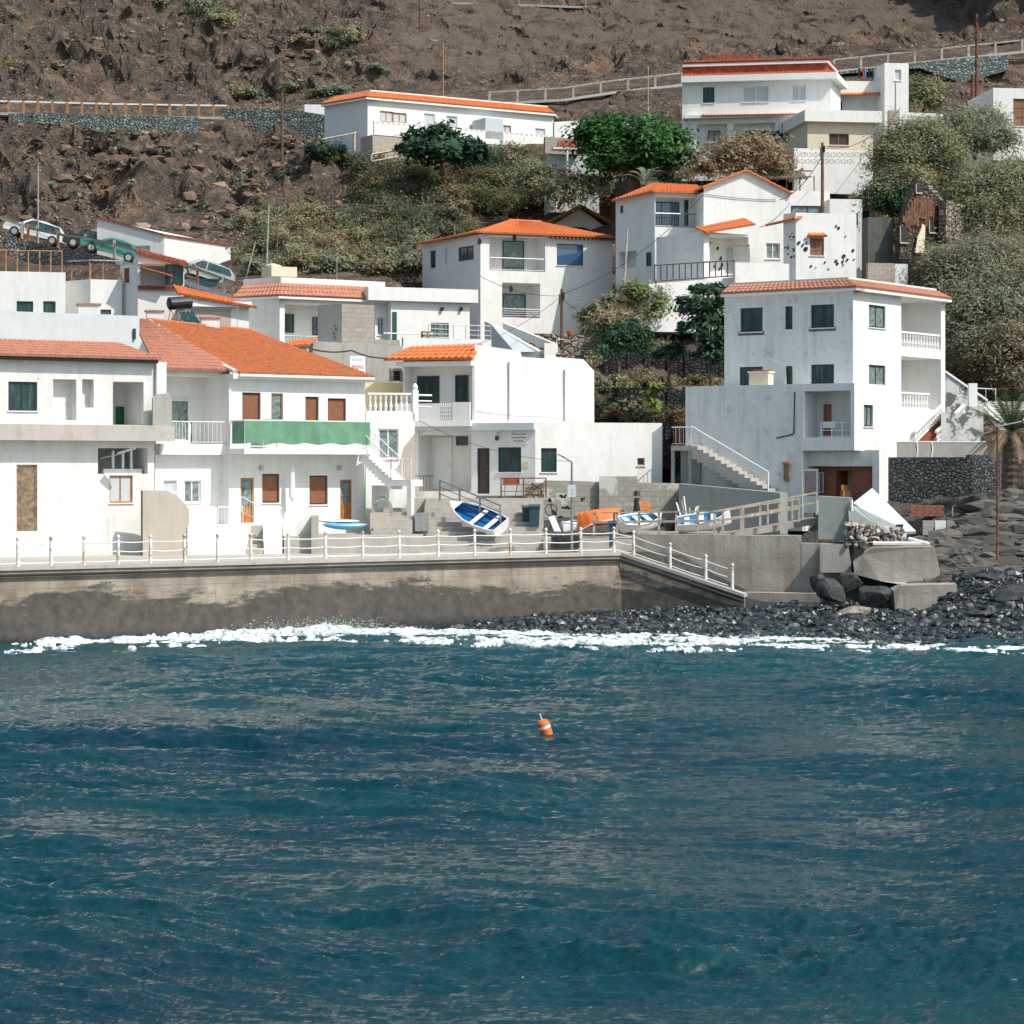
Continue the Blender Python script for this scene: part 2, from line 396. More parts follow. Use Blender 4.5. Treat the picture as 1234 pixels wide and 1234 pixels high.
def window(par, f, r, sty='dark', dep=.14, sill=True, name='window'):
    fr, pn, nx, ny = STY[sty]; a, b, c, d = r
    w = min(.07, (b - a) * .12); mb = MB(); e = .006
    o0, o1 = -dep + .012, -dep + .06
    fbox(mb, f, a + e, a + w, c + e, d - e, o0, o1); fbox(mb, f, b - w, b - e, c + e, d - e, o0, o1)
    fbox(mb, f, a + w, b - w, c + e, c + w, o0, o1); fbox(mb, f, a + w, b - w, d - w, d - e, o0, o1)
    for i in range(1, nx):
        u = a + (b - a) * i / nx; fbox(mb, f, u - w * .45, u + w * .45, c + w, d - w, o0 + .004, o1 - .004)
    for j in range(1, ny):
        z = c + (d - c) * j / ny; fbox(mb, f, a + w, b - w, z - w * .35, z + w * .35, o0 + .007, o1 - .007)
    o = mb.build(name, M[fr], par)
    p = MB(); fbox(p, f, a + w * .8, b - w * .8, c + w * .8, d - w * .8, -dep + .016, -dep + .03)
    if sty.startswith('brown') and nx == 1:
        n = max(4, int((d - c) / .09))
        for k in range(1, n):
            z = c + (d - c) * k / n; fbox(p, f, a + w, b - w, z - .012, z + .012, -dep + .03, -dep + .042)
    p.build('shutter' if 'brown' == sty else 'pane', M[pn], o)
    if sill:
        s = MB(); fbox(s, f, a - .05, b + .05, c - .05, c - .004, -.01, .06); s.build('sill', M['trim'], o)
    return o
def door(par, f, r, mat='wood', glass=.45, dep=.12, gm='curtain'):
    a, b, c, d = r; mb = MB(); w = .08
    fbox(mb, f, a + .005, a + w, c, d - .005, -dep + .01, -dep + .08); fbox(mb, f, b - w, b - .005, c, d - .005, -dep + .01, -dep + .08)
    fbox(mb, f, a + w, b - w, d - w, d - .005, -dep + .01, -dep + .08)
    zz = d - (d - c) * glass
    fbox(mb, f, a + w + .004, b - w - .004, c + .01, zz, -dep + .02, -dep + .05)
    m = (b - a) * .22
    fbox(mb, f, a + m, b - m, c + .25, zz - .15, -dep + .05, -dep + .062)
    o = mb.build('door', M[mat], par)
    if glass > .02:
        p = MB(); fbox(p, f, a + w + .004, b - w - .004, zz, d - w - .004, -dep + .025, -dep + .04); p.build('pane', M[gm], o)
    h = MB(); fbox(h, f, b - w - .12, b - w - .05, c + (d - c) * .48, c + (d - c) * .5, -dep + .06, -dep + .10); h.build('handle', M['steel'], o)
    return o

def openings(par, f, specs):
    """specs: ('w', x0,y0,x1,y1, style) window; ('d', x0,y0,x1,y1, mat, glass) door; ('h', x0,y0,x1,y1, depth, back) plain recess. Returns holes."""
    holes = []
    for s in specs:
        r = f.rect(*s[1:5])
        if s[0] == 'w':
            holes.append((*r, .14, False)); window(par, f, r, s[5] if len(s) > 5 else 'dark')
        elif s[0] == 'd':
            holes.append((*r, .12, False)); door(par, f, r, s[5] if len(s) > 5 else 'wood', s[6] if len(s) > 6 else .45)
        else: holes.append((*r, s[5], s[6] if len(s) > 6 else True))
    return holes
def inner(f, dep):
    """the back wall plane of a recess"""
    g = Fac(f.a - f.n * dep, f.b - f.n * dep); g.n = f.n; return g
def back_items(par, f, dep, specs, eps=.005):
    """windows and doors standing on the back wall of a recess (proud boxes)"""
    g = inner(f, dep - .10)
    for s in specs:
        r = g.rect(*s[1:5])
        if s[0] == 'w': window(par, g, r, s[5], dep=.10, sill=False)
        else: door(par, g, r, s[5], s[6] if len(s) > 6 else .45, dep=.10)

def block(par, pts, z0, z1, mat='white', holes=None, cap=None, foot=1.6, name='wall', pad=True, floor=None):
    """walls over a plan polygon (plan points in order); holes: {edge: [hole...]}; cap: parapet height"""
    holes = holes or {}; mb = MB(); n = len(pts)
    for i in range(n):
        f = Fac(pts[i], pts[(i + 1) % n]); wall_face(mb, f, z0 - foot, z1, holes.get(i, []))
    mb.poly([(p[0], p[1], z1 - (0 if cap is None else cap)) for p in pts])
    if cap is not None:
        c = sum((Vector(p) for p in pts), Vector((0, 0))) / n
        ins = []
        for p in pts:
            d = (c - Vector(p)); ins.append(Vector(p) + d * min(.3, .28 / d.length))
        for i in range(n):
            j = (i + 1) % n
            mb.poly([(*pts[i], z1), (*pts[j], z1), (*ins[j], z1), (*ins[i], z1)])
            mb.poly([(*ins[i], z1), (*ins[j], z1), (*ins[j], z1 - cap), (*ins[i], z1 - cap)])
    if pad: PADS.append((np.array([[p[0], p[1]] for p in pts]), z0))
    return mb.build(name, M[mat] if isinstance(mat, str) else mat, par)

def offs(pts, d, ref=None):
    """offset an open plan polyline outwards (towards the camera side); mitred"""
    fs = [Fac(pts[i], pts[i + 1]) for i in range(len(pts) - 1)]
    out = []
    for i, p in enumerate(pts):
        if i == 0: out.append(Vector(p) + fs[0].n * d)
        elif i == len(pts) - 1: out.append(Vector(p) + fs[-1].n * d)
        else:
            m = (fs[i - 1].n + fs[i].n); m = m / m.length; k = m.dot(fs[i].n); out.append(Vector(p) + m * (d / k))
    return out

def tiles(par, p0, p1, p2, p3, mat='orange', pitch=.26, row=.42, th=.07, name='roof', ridge=False, amp=.05):
    """barrel-tile roof slope; p0-p1 eave, p3-p2 upper edge"""
    p0, p1, p2, p3 = map(Vector, (p0, p1, p2, p3))
    nt_ = max(2, int(round(max((p1 - p0).length, (p2 - p3).length) / pitch))); K = 4; nu = nt_ * K
    nr = max(1, int(round(((p3 - p0).length + (p2 - p1).length) / 2 / row)))
    nrm = (p1 - p0).cross(p3 - p0).normalized()
    if nrm.z < 0: nrm = -nrm
    vs = []; vals = []
    for j in range(nr):
        vals.append((j / nr, .028)); vals.append(((j + 1) / nr, .0))
    vals = [(0.0, .028)]
    for j in range(nr):
        if j: vals.append((j / nr + .0001, .028))
        vals.append(((j + 1) / nr - .0001, 0.0))
    V = []; Fc = []
    for (t, st) in vals:
        L0 = p0.lerp(p3, t); R0 = p1.lerp(p2, t)
        for i in range(nu + 1):
            s = i / nu; hgt = abs(math.sin(math.pi * i / K)) * amp + st
            V.append(L0.lerp(R0, s) + nrm * hgt)
    nv = len(vals)
    for j in range(nv - 1):
        for i in range(nu):
            a = j * (nu + 1) + i; Fc.append((a, a + 1, a + nu + 2, a + nu + 1))
    b = len(V)
    V += [p0 - nrm * th, p1 - nrm * th, p2 - nrm * th, p3 - nrm * th]
    Fc.append((b + 3, b + 2, b + 1, b))
    mb = MB(); mb.v = V; mb.f = Fc; mb.mi = [0] * len(Fc)
    # closed edges
    e0 = [V[i] for i in range(nu + 1)]
    for i in range(nu):
        lo0 = (p0 - nrm * th).lerp(p1 - nrm * th, i / nu); lo1 = (p0 - nrm * th).lerp(p1 - nrm * th, (i + 1) / nu)
        mb.poly([lo0, lo1, e0[i + 1], e0[i]])
    mb.poly([p0 - nrm * th, p0 + nrm * .03, p3 + nrm * .0, p3 - nrm * th]); mb.poly([p1 - nrm * th, p2 - nrm * th, p2, p1 + nrm * .03])
    mb.poly([p3 - nrm * th, p3 + nrm * .01, p2 + nrm * .01, p2 - nrm * th])
    if ridge:
        mb.bar(p3 + nrm * .03, p2 + nrm * .03, .10, 8)
    return mb.build(name, M[mat], par)

def skirt(par, pts, z_e, rise, out=.35, inn=.35, mat='salmon', parapet=0.0, pm='white', row=.42):
    """a sloping tiled skirt along the top of the walls, with a parapet behind"""
    A = offs(pts, out); B = offs(pts, -inn)
    for i in range(len(pts) - 1):
        tiles(par, (*A[i], z_e), (*A[i + 1], z_e), (*B[i + 1], z_e + rise), (*B[i], z_e + rise), mat, name='tile_skirt', row=row)
        s = MB(); a, b = Vector(pts[i]), Vector(pts[i + 1])
        s.obox((A[i].x, A[i].y, z_e - .20), (*(A[i + 1] - A[i]), 0), (*(B[i] - A[i]), 0), (0, 0, .12)); s.build('cornice', M['trim'], par)
        if parapet > 0:
            C = offs(pts, -inn - .18); q = MB()
            q.prism([B[i], B[i + 1], C[i + 1], C[i]], z_e - .1, z_e + rise + parapet); q.build('parapet', M[pm], par)

def rail(par, p, q, h=.95, mat='fwhite', gap=.13, r=.014, top=.025, name='railing', midrails=0, posts=0, label=None, cat=None):
    """a metal railing from foot point p to foot point q"""
    p, q = Vector(p), Vector(q); mb = MB(); L = (q - p).length; up = Vector((0, 0, 1))
    mb.bar(p + up * h, q + up * h, top, 5); 
    if gap: mb.bar(p + up * .08, q + up * .08, r, 5)
    for k in range(midrails): mb.bar(p + up * h * (k + 1) / (midrails + 1), q + up * h * (k + 1) / (midrails + 1), r, 5)
    if gap:
        n = max(1, int(L / gap))
        for i in range(n + 1): mb.bar(p.lerp(q, i / n) + up * .08, p.lerp(q, i / n) + up * h, r if i not in (0, n) else top, 4)
    if posts:
        for i in range(posts + 1): mb.bar(p.lerp(q, i / posts), p.lerp(q, i / posts) + up * h, top * 1.2, 5)
    return mb.build(name, M[mat], par, label, cat)
def balustrade(par, p, q, h=.95, mat='trim', gap=.26, name='balustrade'):
    """turned stone balusters under a handrail"""
    p, q = Vector(p), Vector(q); mb = MB(); L = (q - p).length; d = (q - p).normalized(); nn = Vector((-d.y, d.x, 0)).normalized()
    up = Vector((0, 0, 1)); w = .16
    mb.obox(p + up * (h - .10) - nn * w / 2, q - p, nn * w, up * .10); mb.obox(p - nn * w / 2, q - p, nn * w, up * .07)
    n = max(2, int(L / gap))
    for i in range(n):
        c = p.lerp(q, (i + .5) / n) + up * .07; k = (h - .17)
        mb.lathe(c, [(0, .055), (k * .08, .05), (k * .3, .085), (k * .5, .05), (k * .62, .035), (k * .85, .055), (k, .055)], 6)
    return mb.build(name, M[mat], par)

# ------------------------------------------------------------------ foliage and scattering
def leaf_cloud(blobs, n, size, clump=.28, aspect=2.0, clumps=None, rng=RNG, shell=.55, up=.8):
    B = np.array(blobs, float); w = (B[:, 3] * B[:, 4] * B[:, 5]) ** (2 / 3); w /= w.sum()
    K = clumps or max(8, n // 110)
    bi = rng.choice(len(B), K, p=w); d = rng.normal(size=(K, 3)); d /= np.linalg.norm(d, axis=1)[:, None]; d[:, 2] = np.where(d[:, 2] < -.35, -d[:, 2], d[:, 2])
    rr = (shell + (1.02 - shell) * rng.random(K) ** .6)[:, None]
    cc = B[bi, :3] + d * B[bi, 3:6] * rr
    ci = rng.integers(0, K, n); m = B[bi[ci], 3:6].mean(1)
    sp = clump * m * (.5 + rng.random(K)[ci])
    p = cc[ci] + rng.normal(size=(n, 3)) * sp[:, None] * np.array([1, 1, .7])
    nr = d[ci] + rng.normal(size=(n, 3)) * .5 + np.array([0, 0, up]); nr /= np.linalg.norm(nr, axis=1)[:, None]
    t = np.cross(nr, rng.normal(size=(n, 3))); t /= np.linalg.norm(t, axis=1)[:, None]; b = np.cross(nr, t)
    s = size * (.6 + .8 * rng.random(n))[:, None]
    V = np.stack([p - t * s * aspect / 2, p - b * s / 2, p + t * s * aspect / 2, p + b * s / 2], 1).reshape(-1, 3)
    return V, np.arange(4 * n).reshape(-1, 4)
def shrub(name, label, blobs, n, size, mat, trunk=None, cat='bush', group=None, clump=.3, aspect=2., shell=.5, extra=None, leafname='foliage'):
    B = blobs; cx = sum(b[0] for b in B) / len(B); cy = sum(b[1] for b in B) / len(B); z0 = min(b[2] - b[5] for b in B)
    base = trunk[0] if trunk else (cx, cy, z0)
    r = thing(name, label, cat, base, group)
    V, Fq = leaf_cloud(B, n, size, clump, aspect, shell=shell)
    np_mesh(leafname, V, Fq, M[mat], r)
    if extra:
        V, Fq = leaf_cloud(B, extra[1], size * extra[2], clump, aspect, shell=shell); np_mesh('dry_twigs' if extra[0] == 'lf_brown' else 'young_leaves', V, Fq, M[extra[0]], r)
    mb = MB(); base = Vector(base); rnd = random.Random(len(label))
    big = sorted(B, key=lambda b: -b[3])
    tr = (trunk[1] if trunk else .10)
    fork = base + (Vector(big[0][:3]) - base) * .45
    mb.bar(base - Vector((0, 0, .4)), fork, tr, 7, tr * .7)
    for b in B:
        c = Vector(b[:3]); mb.bar(fork, fork.lerp(c, .6) + Vector((rnd.uniform(-.1, .1), 0, rnd.uniform(-.1, .1))), tr * .55, 5, tr * .35)
        mb.bar(fork.lerp(c, .6), c + Vector((rnd.uniform(-.3, .3) * b[3], rnd.uniform(-.3, .3) * b[4], b[5] * .5)), tr * .35, 5, tr * .12)
        mb.bar(fork.lerp(c, .6), c + Vector((rnd.uniform(-.6, .6) * b[3], rnd.uniform(-.5, .5) * b[4], b[5] * .2)), tr * .3, 5, tr * .1)
    mb.build('trunk' if trunk else 'stem', M['bark'], r)
    return r
ICO_V = []
_t = (1 + 5 ** .5) / 2
for a in (-1, 1):
    for b in (-_t, _t): ICO_V += [(a, b, 0), (0, a, b), (b, 0, a)]
ICO_V = np.array(ICO_V, float); ICO_V /= np.linalg.norm(ICO_V[0])
def _hull():
    import itertools
    Fs = []
    for i, j, k in itertools.combinations(range(12), 3):
        A, B_, C_ = ICO_V[i], ICO_V[j], ICO_V[k]; e = 1.06
        if np.linalg.norm(A - B_) < e and np.linalg.norm(B_ - C_) < e and np.linalg.norm(A - C_) < e:
            n = np.cross(B_ - A, C_ - A); Fs.append((i, j, k) if n.dot(A) > 0 else (i, k, j))
    return np.array(Fs)
ICO_F = _hull()
def sub_ico(V, Fc):
    V = [tuple(v) for v in V]; cache = {}; out = []
    def mid(i, j):
        k = (min(i, j), max(i, j))
        if k not in cache:
            m = (np.array(V[i]) + np.array(V[j])); m /= np.linalg.norm(m); V.append(tuple(m)); cache[k] = len(V) - 1
        return cache[k]
    for a, b, c in Fc:
        ab, bc, ca = mid(a, b), mid(b, c), mid(c, a); out += [(a, ab, ca), (b, bc, ab), (c, ca, bc), (ab, bc, ca)]
    return np.array(V), np.array(out)
ICO2 = sub_ico(ICO_V, ICO_F)
ICO3 = sub_ico(*ICO2)
def rocks_np(P, S, rng=RNG, base=None, jit=.22):
    """many angular stones as one vertex array; P (n,3) centres, S (n,3) half sizes"""
    bv, bf = base if base is not None else (ICO_V, ICO_F); n = len(P); k = len(bv)
    q = rng.normal(size=(n, 4)); q /= np.linalg.norm(q, axis=1)[:, None]; w, x, y, z = q.T
    R = np.stack([1 - 2 * (y * y + z * z), 2 * (x * y - z * w), 2 * (x * z + y * w), 2 * (x * y + z * w), 1 - 2 * (x * x + z * z), 2 * (y * z - x * w),
                  2 * (x * z - y * w), 2 * (y * z + x * w), 1 - 2 * (x * x + y * y)], 1).reshape(n, 3, 3)
    V = bv[None] * (1 + rng.uniform(-jit, jit, (n, k, 1)))
    V = np.einsum('nij,nkj->nki', R, V) * S[:, None, :] + P[:, None, :]
    Fc = bf[None] + (np.arange(n) * k)[:, None, None]
    return V.reshape(-1, 3), Fc.reshape(-1, 3)
def boulder(name, label, c, s, mat, seed=0, cat='rock', group=None):
    bv, bf = ICO3; rg = np.random.default_rng(seed); V = bv.copy()
    for k in range(14):
        n = rg.normal(size=3); n /= np.linalg.norm(n); d = rg.uniform(.42, .78); t = V @ n; V -= np.where(t > d, (t - d) * .92, 0)[:, None] * n
    V *= (1 + .22 * (fbm(V[:, 0] * 3 + seed, V[:, 1] * 3 + V[:, 2] * 2, 4) - .5))[:, None]
    V = V * np.array(s) + np.array(c)
    o = np_mesh(name, V, bf, M[mat] if isinstance(mat, str) else mat, None, False, label, cat, group); return o
QZ = 2.83                                            # quay level
def P3(v2, z): return Vector((v2.x, v2.y, z))
def back(f, d): return [f.a, f.b, f.b - f.n * d, f.a - f.n * d]
def root(name, label, cat, f, z, group=None):
    m = (f.a + f.b) / 2; return thing(name, label, cat, (m.x, m.y, z), group)

# ============================================================ A: derelict house at the far left of the front row
A1 = XY(186, 107.4); A0 = along(A1, -60, 180 + 33)
fA = Fac(A0, A1)
r = root('house', 'weathered white seafront house with glassless openings, grey concrete balcony slab and faded salmon tiles', 'house', fA, QZ)
zt = fA.z(120, 434)
h = [(*fA.rect(136, 460, 173, 512), 2.2, True), (*fA.rect(99, 457, 113, 491), .5, True), (*fA.rect(118, 540, 178, 571), 2.6, True), (*fA.rect(64, 457, 92, 506), .6, True)]
h += openings(r, fA, [('w', 132, 573, 160, 606, 'woodw'), ('w', 10, 460, 45, 495, 'dark'), ('d', 20, 560, 45, 640, 'oldwood', 0)])
block(r, back(fA, 7), QZ, zt, 'whitemark', {0: h})
u0, u1, z0, z1 = fA.rect(-40, 512, 205, 531)
mb = MB(); fbox(mb, fA, u0, fA.L + .65, z0, z1, .003, .75); mb.build('balcony_slab', M['concretel'], r)
back_items(r, fA, 2.2, [('d', 140, 490, 150, 516, 'dgreen', 0)])
mb = MB(); fbox(mb, fA, fA.u(178), fA.L + .6, z1 + .002, fA.z(190, 480), .45, .55); mb.poly([fA.P(fA.u(178), fA.z(190, 480), .552), fA.P(fA.L + .6, fA.z(190, 480), .552), fA.P(fA.L + .45, fA.z(190, 474), .552), fA.P(fA.u(181), fA.z(190, 476), .552)]); mb.build('partition', M['greyplaster'], r)
mb = MB(); fbox(mb, fA, fA.L + .02, fA.L + .5, z1 + .002, zt - .02, -.3, .2); mb.build('pillar', M['white3'], r)
# garage shutters under the slab
mb = MB()
for px in (141, 153, 163): fbox(mb, fA, fA.u(px) - .05, fA.u(px) + .05, fA.z(px, 569), fA.z(px, 543), -.5, -.4)
fbox(mb, fA, fA.u(129), fA.u(175), fA.z(150, 571), fA.z(150, 565), -.5, -.35); mb.build('mullion', M['white3'], r)
tiles(r, fA.P(0, zt + .12, .55), fA.P(fA.L + .1, zt + .12, .55), fA.P(fA.u(167) - .2, fA.z(120, 410) , -1.7), fA.P(0, fA.z(120, 410), -1.7), 'salmon', name='roof')
mb = MB(); fbox(mb, fA, 0, fA.L, zt - .09, zt + .06, .003, .42); mb.build('eave', M['black'], r)
mb = MB(); g = Fac(fA.a - fA.n * 1.75, fA.b - fA.n * 1.75)
fbox(mb, g, 0, g.u(168), zt - .5, g.z(120, 379), -.25, 0); mb.build('parapet', M['bluegrey'], r)
mb = MB(); fbox(mb, g, g.u(160), g.u(162.5), g.z(160, 409), g.z(160, 396), .0, .12); mb.build('downpipe', M['fdark'], r)
lamp = MB(); a = fA.at(134, 548, .75); b = fA.at(150, 542, 1.2)
lamp.bar(fA.at(122, 552, .02), a, .02, 5); lamp.obox(a, b - a, (0, -.25, .02), (0, 0, .08))
lamp.build('wall_lamp', M['galv'], r)

# ============================================================ B: white narrow house between
B0, B1 = XY(187, 108.2), XY(277, 110.4)
fB = Fac(B0, B1)
rb = root('house', 'narrow white seafront house with faded salmon roof, recessed balcony and white railing', 'house', fB, 3.9)
ztB = fB.z(235, 446)
rcs = (*fB.rect(196, 453, 272, 535), 1.5, True)
h = [rcs] + openings(rb, fB, [('w', 222, 579, 242, 606, 'whitec'), ('w', 197, 579, 213, 594, 'blind')])
block(rb, back(fB, 8), 3.9, ztB, 'white', {0: h}, foot=2.0)
back_items(rb, fB, 1.5, [('d', 204, 481, 229, 536, 'fwhite', .9)])
mb = MB(); u0, u1, z0, z1 = fB.rect(188, 535, 276, 548); fbox(mb, fB, 0.02, fB.L - .02, z0, z1, .003, .5); mb.build('balcony_slab', M['trim'], rb)
rail(rb, fB.P(.2, z1, .45), fB.P(fB.L * .42, z1, .45), 1.0, gap=.14)
rail(rb, fB.P(fB.L * .42, z1, .45), fB.P(fB.L - .05, z1, .45), 1.0, gap=.2)
gB = inner(fB, 1.5)
mb = MB(); fbox(mb, gB, gB.u(247), gB.u(257), gB.z(250, 500), gB.z(250, 481), 0, .35); mb.bar(gB.at(252, 500, .18), gB.at(252, 522, .18), .05); mb.build('water_heater', M['trim'], rb)
mb = MB(); fbox(mb, gB, gB.u(245), gB.u(262), gB.z(250, 535), gB.z(250, 519), 0, .5); mb.build('washing_machine', M['fwhite'], rb)
tiles(rb, fB.P(-.15, ztB + .02, .4), fB.P(fB.L + .25, ztB + .02, .4), P3(XY(177, 114.5), Zp(385, 114.5)), P3(XY(160, 113.5), Zp(385, 113.5)), 'salmon', name='roof')
for k, (px, py) in enumerate(((268, 586), (286, 586))):
    mb = MB(); fbox(mb, fB, min(fB.u(px) - .12, fB.L - .3), min(fB.u(px) + .12, fB.L - .06), fB.z(px, 595), fB.z(px, 582), 0, .15); mb.build('meter_box', M['trim'], rb) if k == 0 else None

# ============================================================ C: green balcony house
C0 = XY(276, 109.6); C1 = along(C0, 440, 38)
fC = Fac(C0, C1)
rc = root('house', 'two-storey white house with orange tiled roof and green screened balcony above brown shutters', 'house', fC, 4.1)
ztC = fC.z(360, 453)
h = openings(rc, fC, [('w', 292, 473, 314, 512, 'brown'), ('d', 327, 474, 341, 528, 'brown', .75), ('w', 368, 478, 384, 510, 'brown'), ('w', 395, 480, 417, 512, 'brown'),
     ('d', 290, 576, 306, 630, 'wood', .62), ('w', 316, 571, 337, 606, 'brown'), ('w', 373, 573, 395, 608, 'brown'), ('d', 410, 578, 424, 630, 'wood', .55)])
block(rc, back(fC, 8.5), 4.1, ztC, 'white', {0: h}, foot=2.2)
zb = fC.z(350, 541)
mb = MB(); fbox(mb, fC, .05, fC.u(432), zb - .25, zb, .003, 1.25); mb.build('balcony_floor', M['white'], rc)
gC = Fac(fC.a + fC.n * 1.2, fC.b + fC.n * 1.2)
mb = MB()
for i in range(8):
    u = .1 + (fC.u(430) - .2) * i / 7; mb.bar(fC.P(u, zb, 1.2), fC.P(u, zb + 1.25, 1.2), .025, 5)
mb.bar(fC.P(.1, zb + 1.27, 1.2), fC.P(fC.u(430) - .1, zb + 1.27, 1.2), .035); mb.bar(fC.P(.1, zb + .1, 1.2), fC.P(fC.u(430) - .1, zb + .1, 1.2), .025)
mb.bar(fC.P(.1, zb + 1.27, 1.2), fC.P(.1, zb + 1.27, 0), .035)
mb.build('balcony_rail', M['fwhite'], rc)
u0, u1 = .1, fC.u(430) - .1; n = 60; mb = MB()
for i in range(n):
    a, b = u0 + (u1 - u0) * i / n, u0 + (u1 - u0) * (i + 1) / n
    wa, wb = .02 * math.sin(i * 1.3) + .015 * math.sin(i * .37), .02 * math.sin((i + 1) * 1.3) + .015 * math.sin((i + 1) * .37)
    sa, sb = zb + .22 + .04 * math.sin(i * .5), zb + .22 + .04 * math.sin((i + 1) * .5)
    mb.poly([fC.P(a, sa, 1.235 + wa), fC.P(b, sb, 1.235 + wb), fC.P(b, zb + 1.26, 1.24 + wb * .3), fC.P(a, zb + 1.26, 1.24 + wa * .3)])
mb.poly([fC.P(u0, zb + .22, 1.235), fC.P(u0, zb + .22, .1), fC.P(u0, zb + 1.26, .1), fC.P(u0, zb + 1.26, 1.24)])
mb.build('green_screen', M['green'], rc)
mb = MB(); fbox(mb, fC, fC.u(309), fC.u(326), zb + 1.3, zb + 1.34, .2, 1.1); 
for uu in (fC.u(310), fC.u(325)): mb.bar(fC.P(uu, zb, .6), fC.P(uu, zb + 1.3, .6), .02, 4)
mb.build('folding_table', M['lblue'], None, 'light blue folding table top showing above the green balcony screen', 'table')
# roof: main slope with ridge set back, hip to the right, plaster verge on the left
E0, E1 = fC.P(-.1 + fC.u(285) * 1, ztC + .05, .45), fC.P(fC.L + .2, ztC + .05, .45)
Rg0, Rg1 = P3(XY(177, 117.5), Zp(386, 117.5)), P3(XY(303, 121.5), Zp(399, 121.5))
tiles(rc, E0, E1, Rg1, Rg0, 'orange2', name='roof', pitch=.24, row=.40, ridge=True)
hip = P3(fC.b - fC.n * 8.5, ztC + .05)
mb = MB(); mb.poly([E1, hip, Rg1]); mb.poly([E1 - V3(0, 0, .12), Rg1 - V3(0, 0, .12), hip - V3(0, 0, .12)]); mb.build('hip_roof', M['orange2'], rc)
mb = MB(); n = 26
for i in range(n):
    p = E0.lerp(Rg0, i / n); q = E0.lerp(Rg0, (i + 1) / n); jx = random.uniform(-.05, .05)
    mb.obox(p + V3(-.30 + jx, 0, -.02), q - p, (.26 + random.uniform(-.05, .05), 0, 0), (0, 0, .10 + random.uniform(0, .06)))
mb.build('verge', M['rubble'], rc)
mb = MB(); mb.bar(E0 + V3(.0, -.05, -.12), E1 + V3(0, -.05, -.12), .07, 8); mb.build('gutter', M['trim'], rc)
mb = MB(); fbox(mb, fC, .0, fC.L, ztC - .22, ztC - .02, .003, .38); mb.build('eave', M['white'], rc)
for px in (314, 408):
    q = MB(); q.lathe(fC.at(px, 564, .1) - V3(0, 0, .1), [(0, .05), (.05, .11), (.18, .11), (.22, .04)], 8); q.build('wall_lamp', M['rubble'], rc)
# parasol folded against the wall
p = MB(); c = fC.at(345, 609, .5)
p.lathe(c, [(0, .03), (.3, .05), (.35, .16), (1.0, .13), (1.6, .10), (1.95, .03)], 9); p.build('folded_parasol', M['trim'], None, 'folded white parasol standing between the two brown shutters', 'parasol')

# terrace in front of B and C
tz = 4.05
T0, T1, T2 = XY(228, 106.4), XY(296, 107.3), XY(342, 108.0)
mb = MB(); mb.prism([XY(226, 106.2), XY(296, 107.1), B1 + Vector((1.2, .2)), B0 + Vector((.4, 1))], QZ - .2, tz); mb.build('front_terrace', M['white'], None, 'low white terrace with railing before the narrow white house', 'terrace')
ft = Fac(XY(226, 106.2), XY(296, 107.1))
for i in range(2):
    a, b = ft.P(.1 + i * ft.L / 2, tz, -.1), ft.P((i + 1) * ft.L / 2 - .1, tz, -.1)
    rail(None, a, b, .85, gap=.13, label='white terrace railing %s the narrow white house' % ('left of the post before' if i == 0 else 'nearest the steps before'), cat='railing')
mb = MB(); mb.prism([XY(318, 107.4), XY(340, 107.7), XY(342, 110.5), XY(320, 110.2)], QZ - .2, tz); mb.build('gate_pillar', M['white'], None, 'square white pillar block carrying a short railing by the orange door', 'pillar')
rail(None, P3(XY(318.5, 107.5), tz), P3(XY(339.5, 107.8), tz), .8, gap=.13, label='short white railing on top of the square pillar block', cat='railing')
rail(None, P3(XY(318, 107.9), tz), P3(XY(291, 108.6), tz + .55), .75, gap=.16, label='sloping white stair rail in front of the orange wooden door', cat='railing')
mb = MB()
for k in range(6): mb.prism([XY(297, 107.2 + k * .3), XY(317, 107.4 + k * .3), XY(317, 110), XY(297, 109.8)], QZ - .1, QZ + .2 * (k + 1))
mb.build('steps', M['concretel'], None, 'short flight of steps up to the orange door of the green balcony house', 'steps')
mb = MB(); mb.prism([XY(342, 108.1), XY(381, 108.6), XY(381, 109.0), XY(342, 108.5)], QZ - .2, tz + .55); mb.build('garden_wall', M['white2'], None, 'low white wall in front of the green balcony house', 'wall')
mb = MB(); mb.prism([XY(375, 107.6), XY(383, 107.7), XY(384, 109.4), XY(376, 109.3)], QZ - .2, tz + .45); mb.build('concrete_post', M['concrete'], None, 'grey concrete post block at the end of the low white wall', 'post')
mb = MB(); mb.prism([XY(342, 107.9), XY(510, 108.6), XY(510, 114), fC.b + Vector((0, -.3)), XY(342, 110.6)], QZ - .2, 3.58); mb.build('concrete_landing', M['concretel'], None, 'low concrete landing behind the quay railing below the brown shutters', 'landing')
# rounded brown garden wall
f = Fac(XY(172, 105.3), XY(228, 106.3)); pts = [(0, 0)] ; mb = MB(); n = 12; L = f.L
prof = [(0, 1.0)] + [(i / n, 1.0 - .0 * i) for i in range(1, 6)] + [(i / n, 1.0 - .30 * ((i - 5) / 7.) ** 2.0) for i in range(6, 13)]
topz = f.z(180, 591); lo = QZ - .2
for i in range(len(prof) - 1):
    (a, ha), (b, hb) = prof[i], prof[i + 1]; za, zb_ = QZ + (topz - QZ) * ha, QZ + (topz - QZ) * hb
    for (o0, o1) in ((0, -.25),):
        mb.poly([f.P(a * L, lo), f.P(b * L, lo), f.P(b * L, zb_), f.P(a * L, za)]); mb.poly([f.P(a * L, lo, -.25), f.P(a * L, za, -.25), f.P(b * L, zb_, -.25), f.P(b * L, lo, -.25)])
        mb.poly([f.P(a * L, za), f.P(b * L, zb_), f.P(b * L, zb_, -.25), f.P(a * L, za, -.25)])
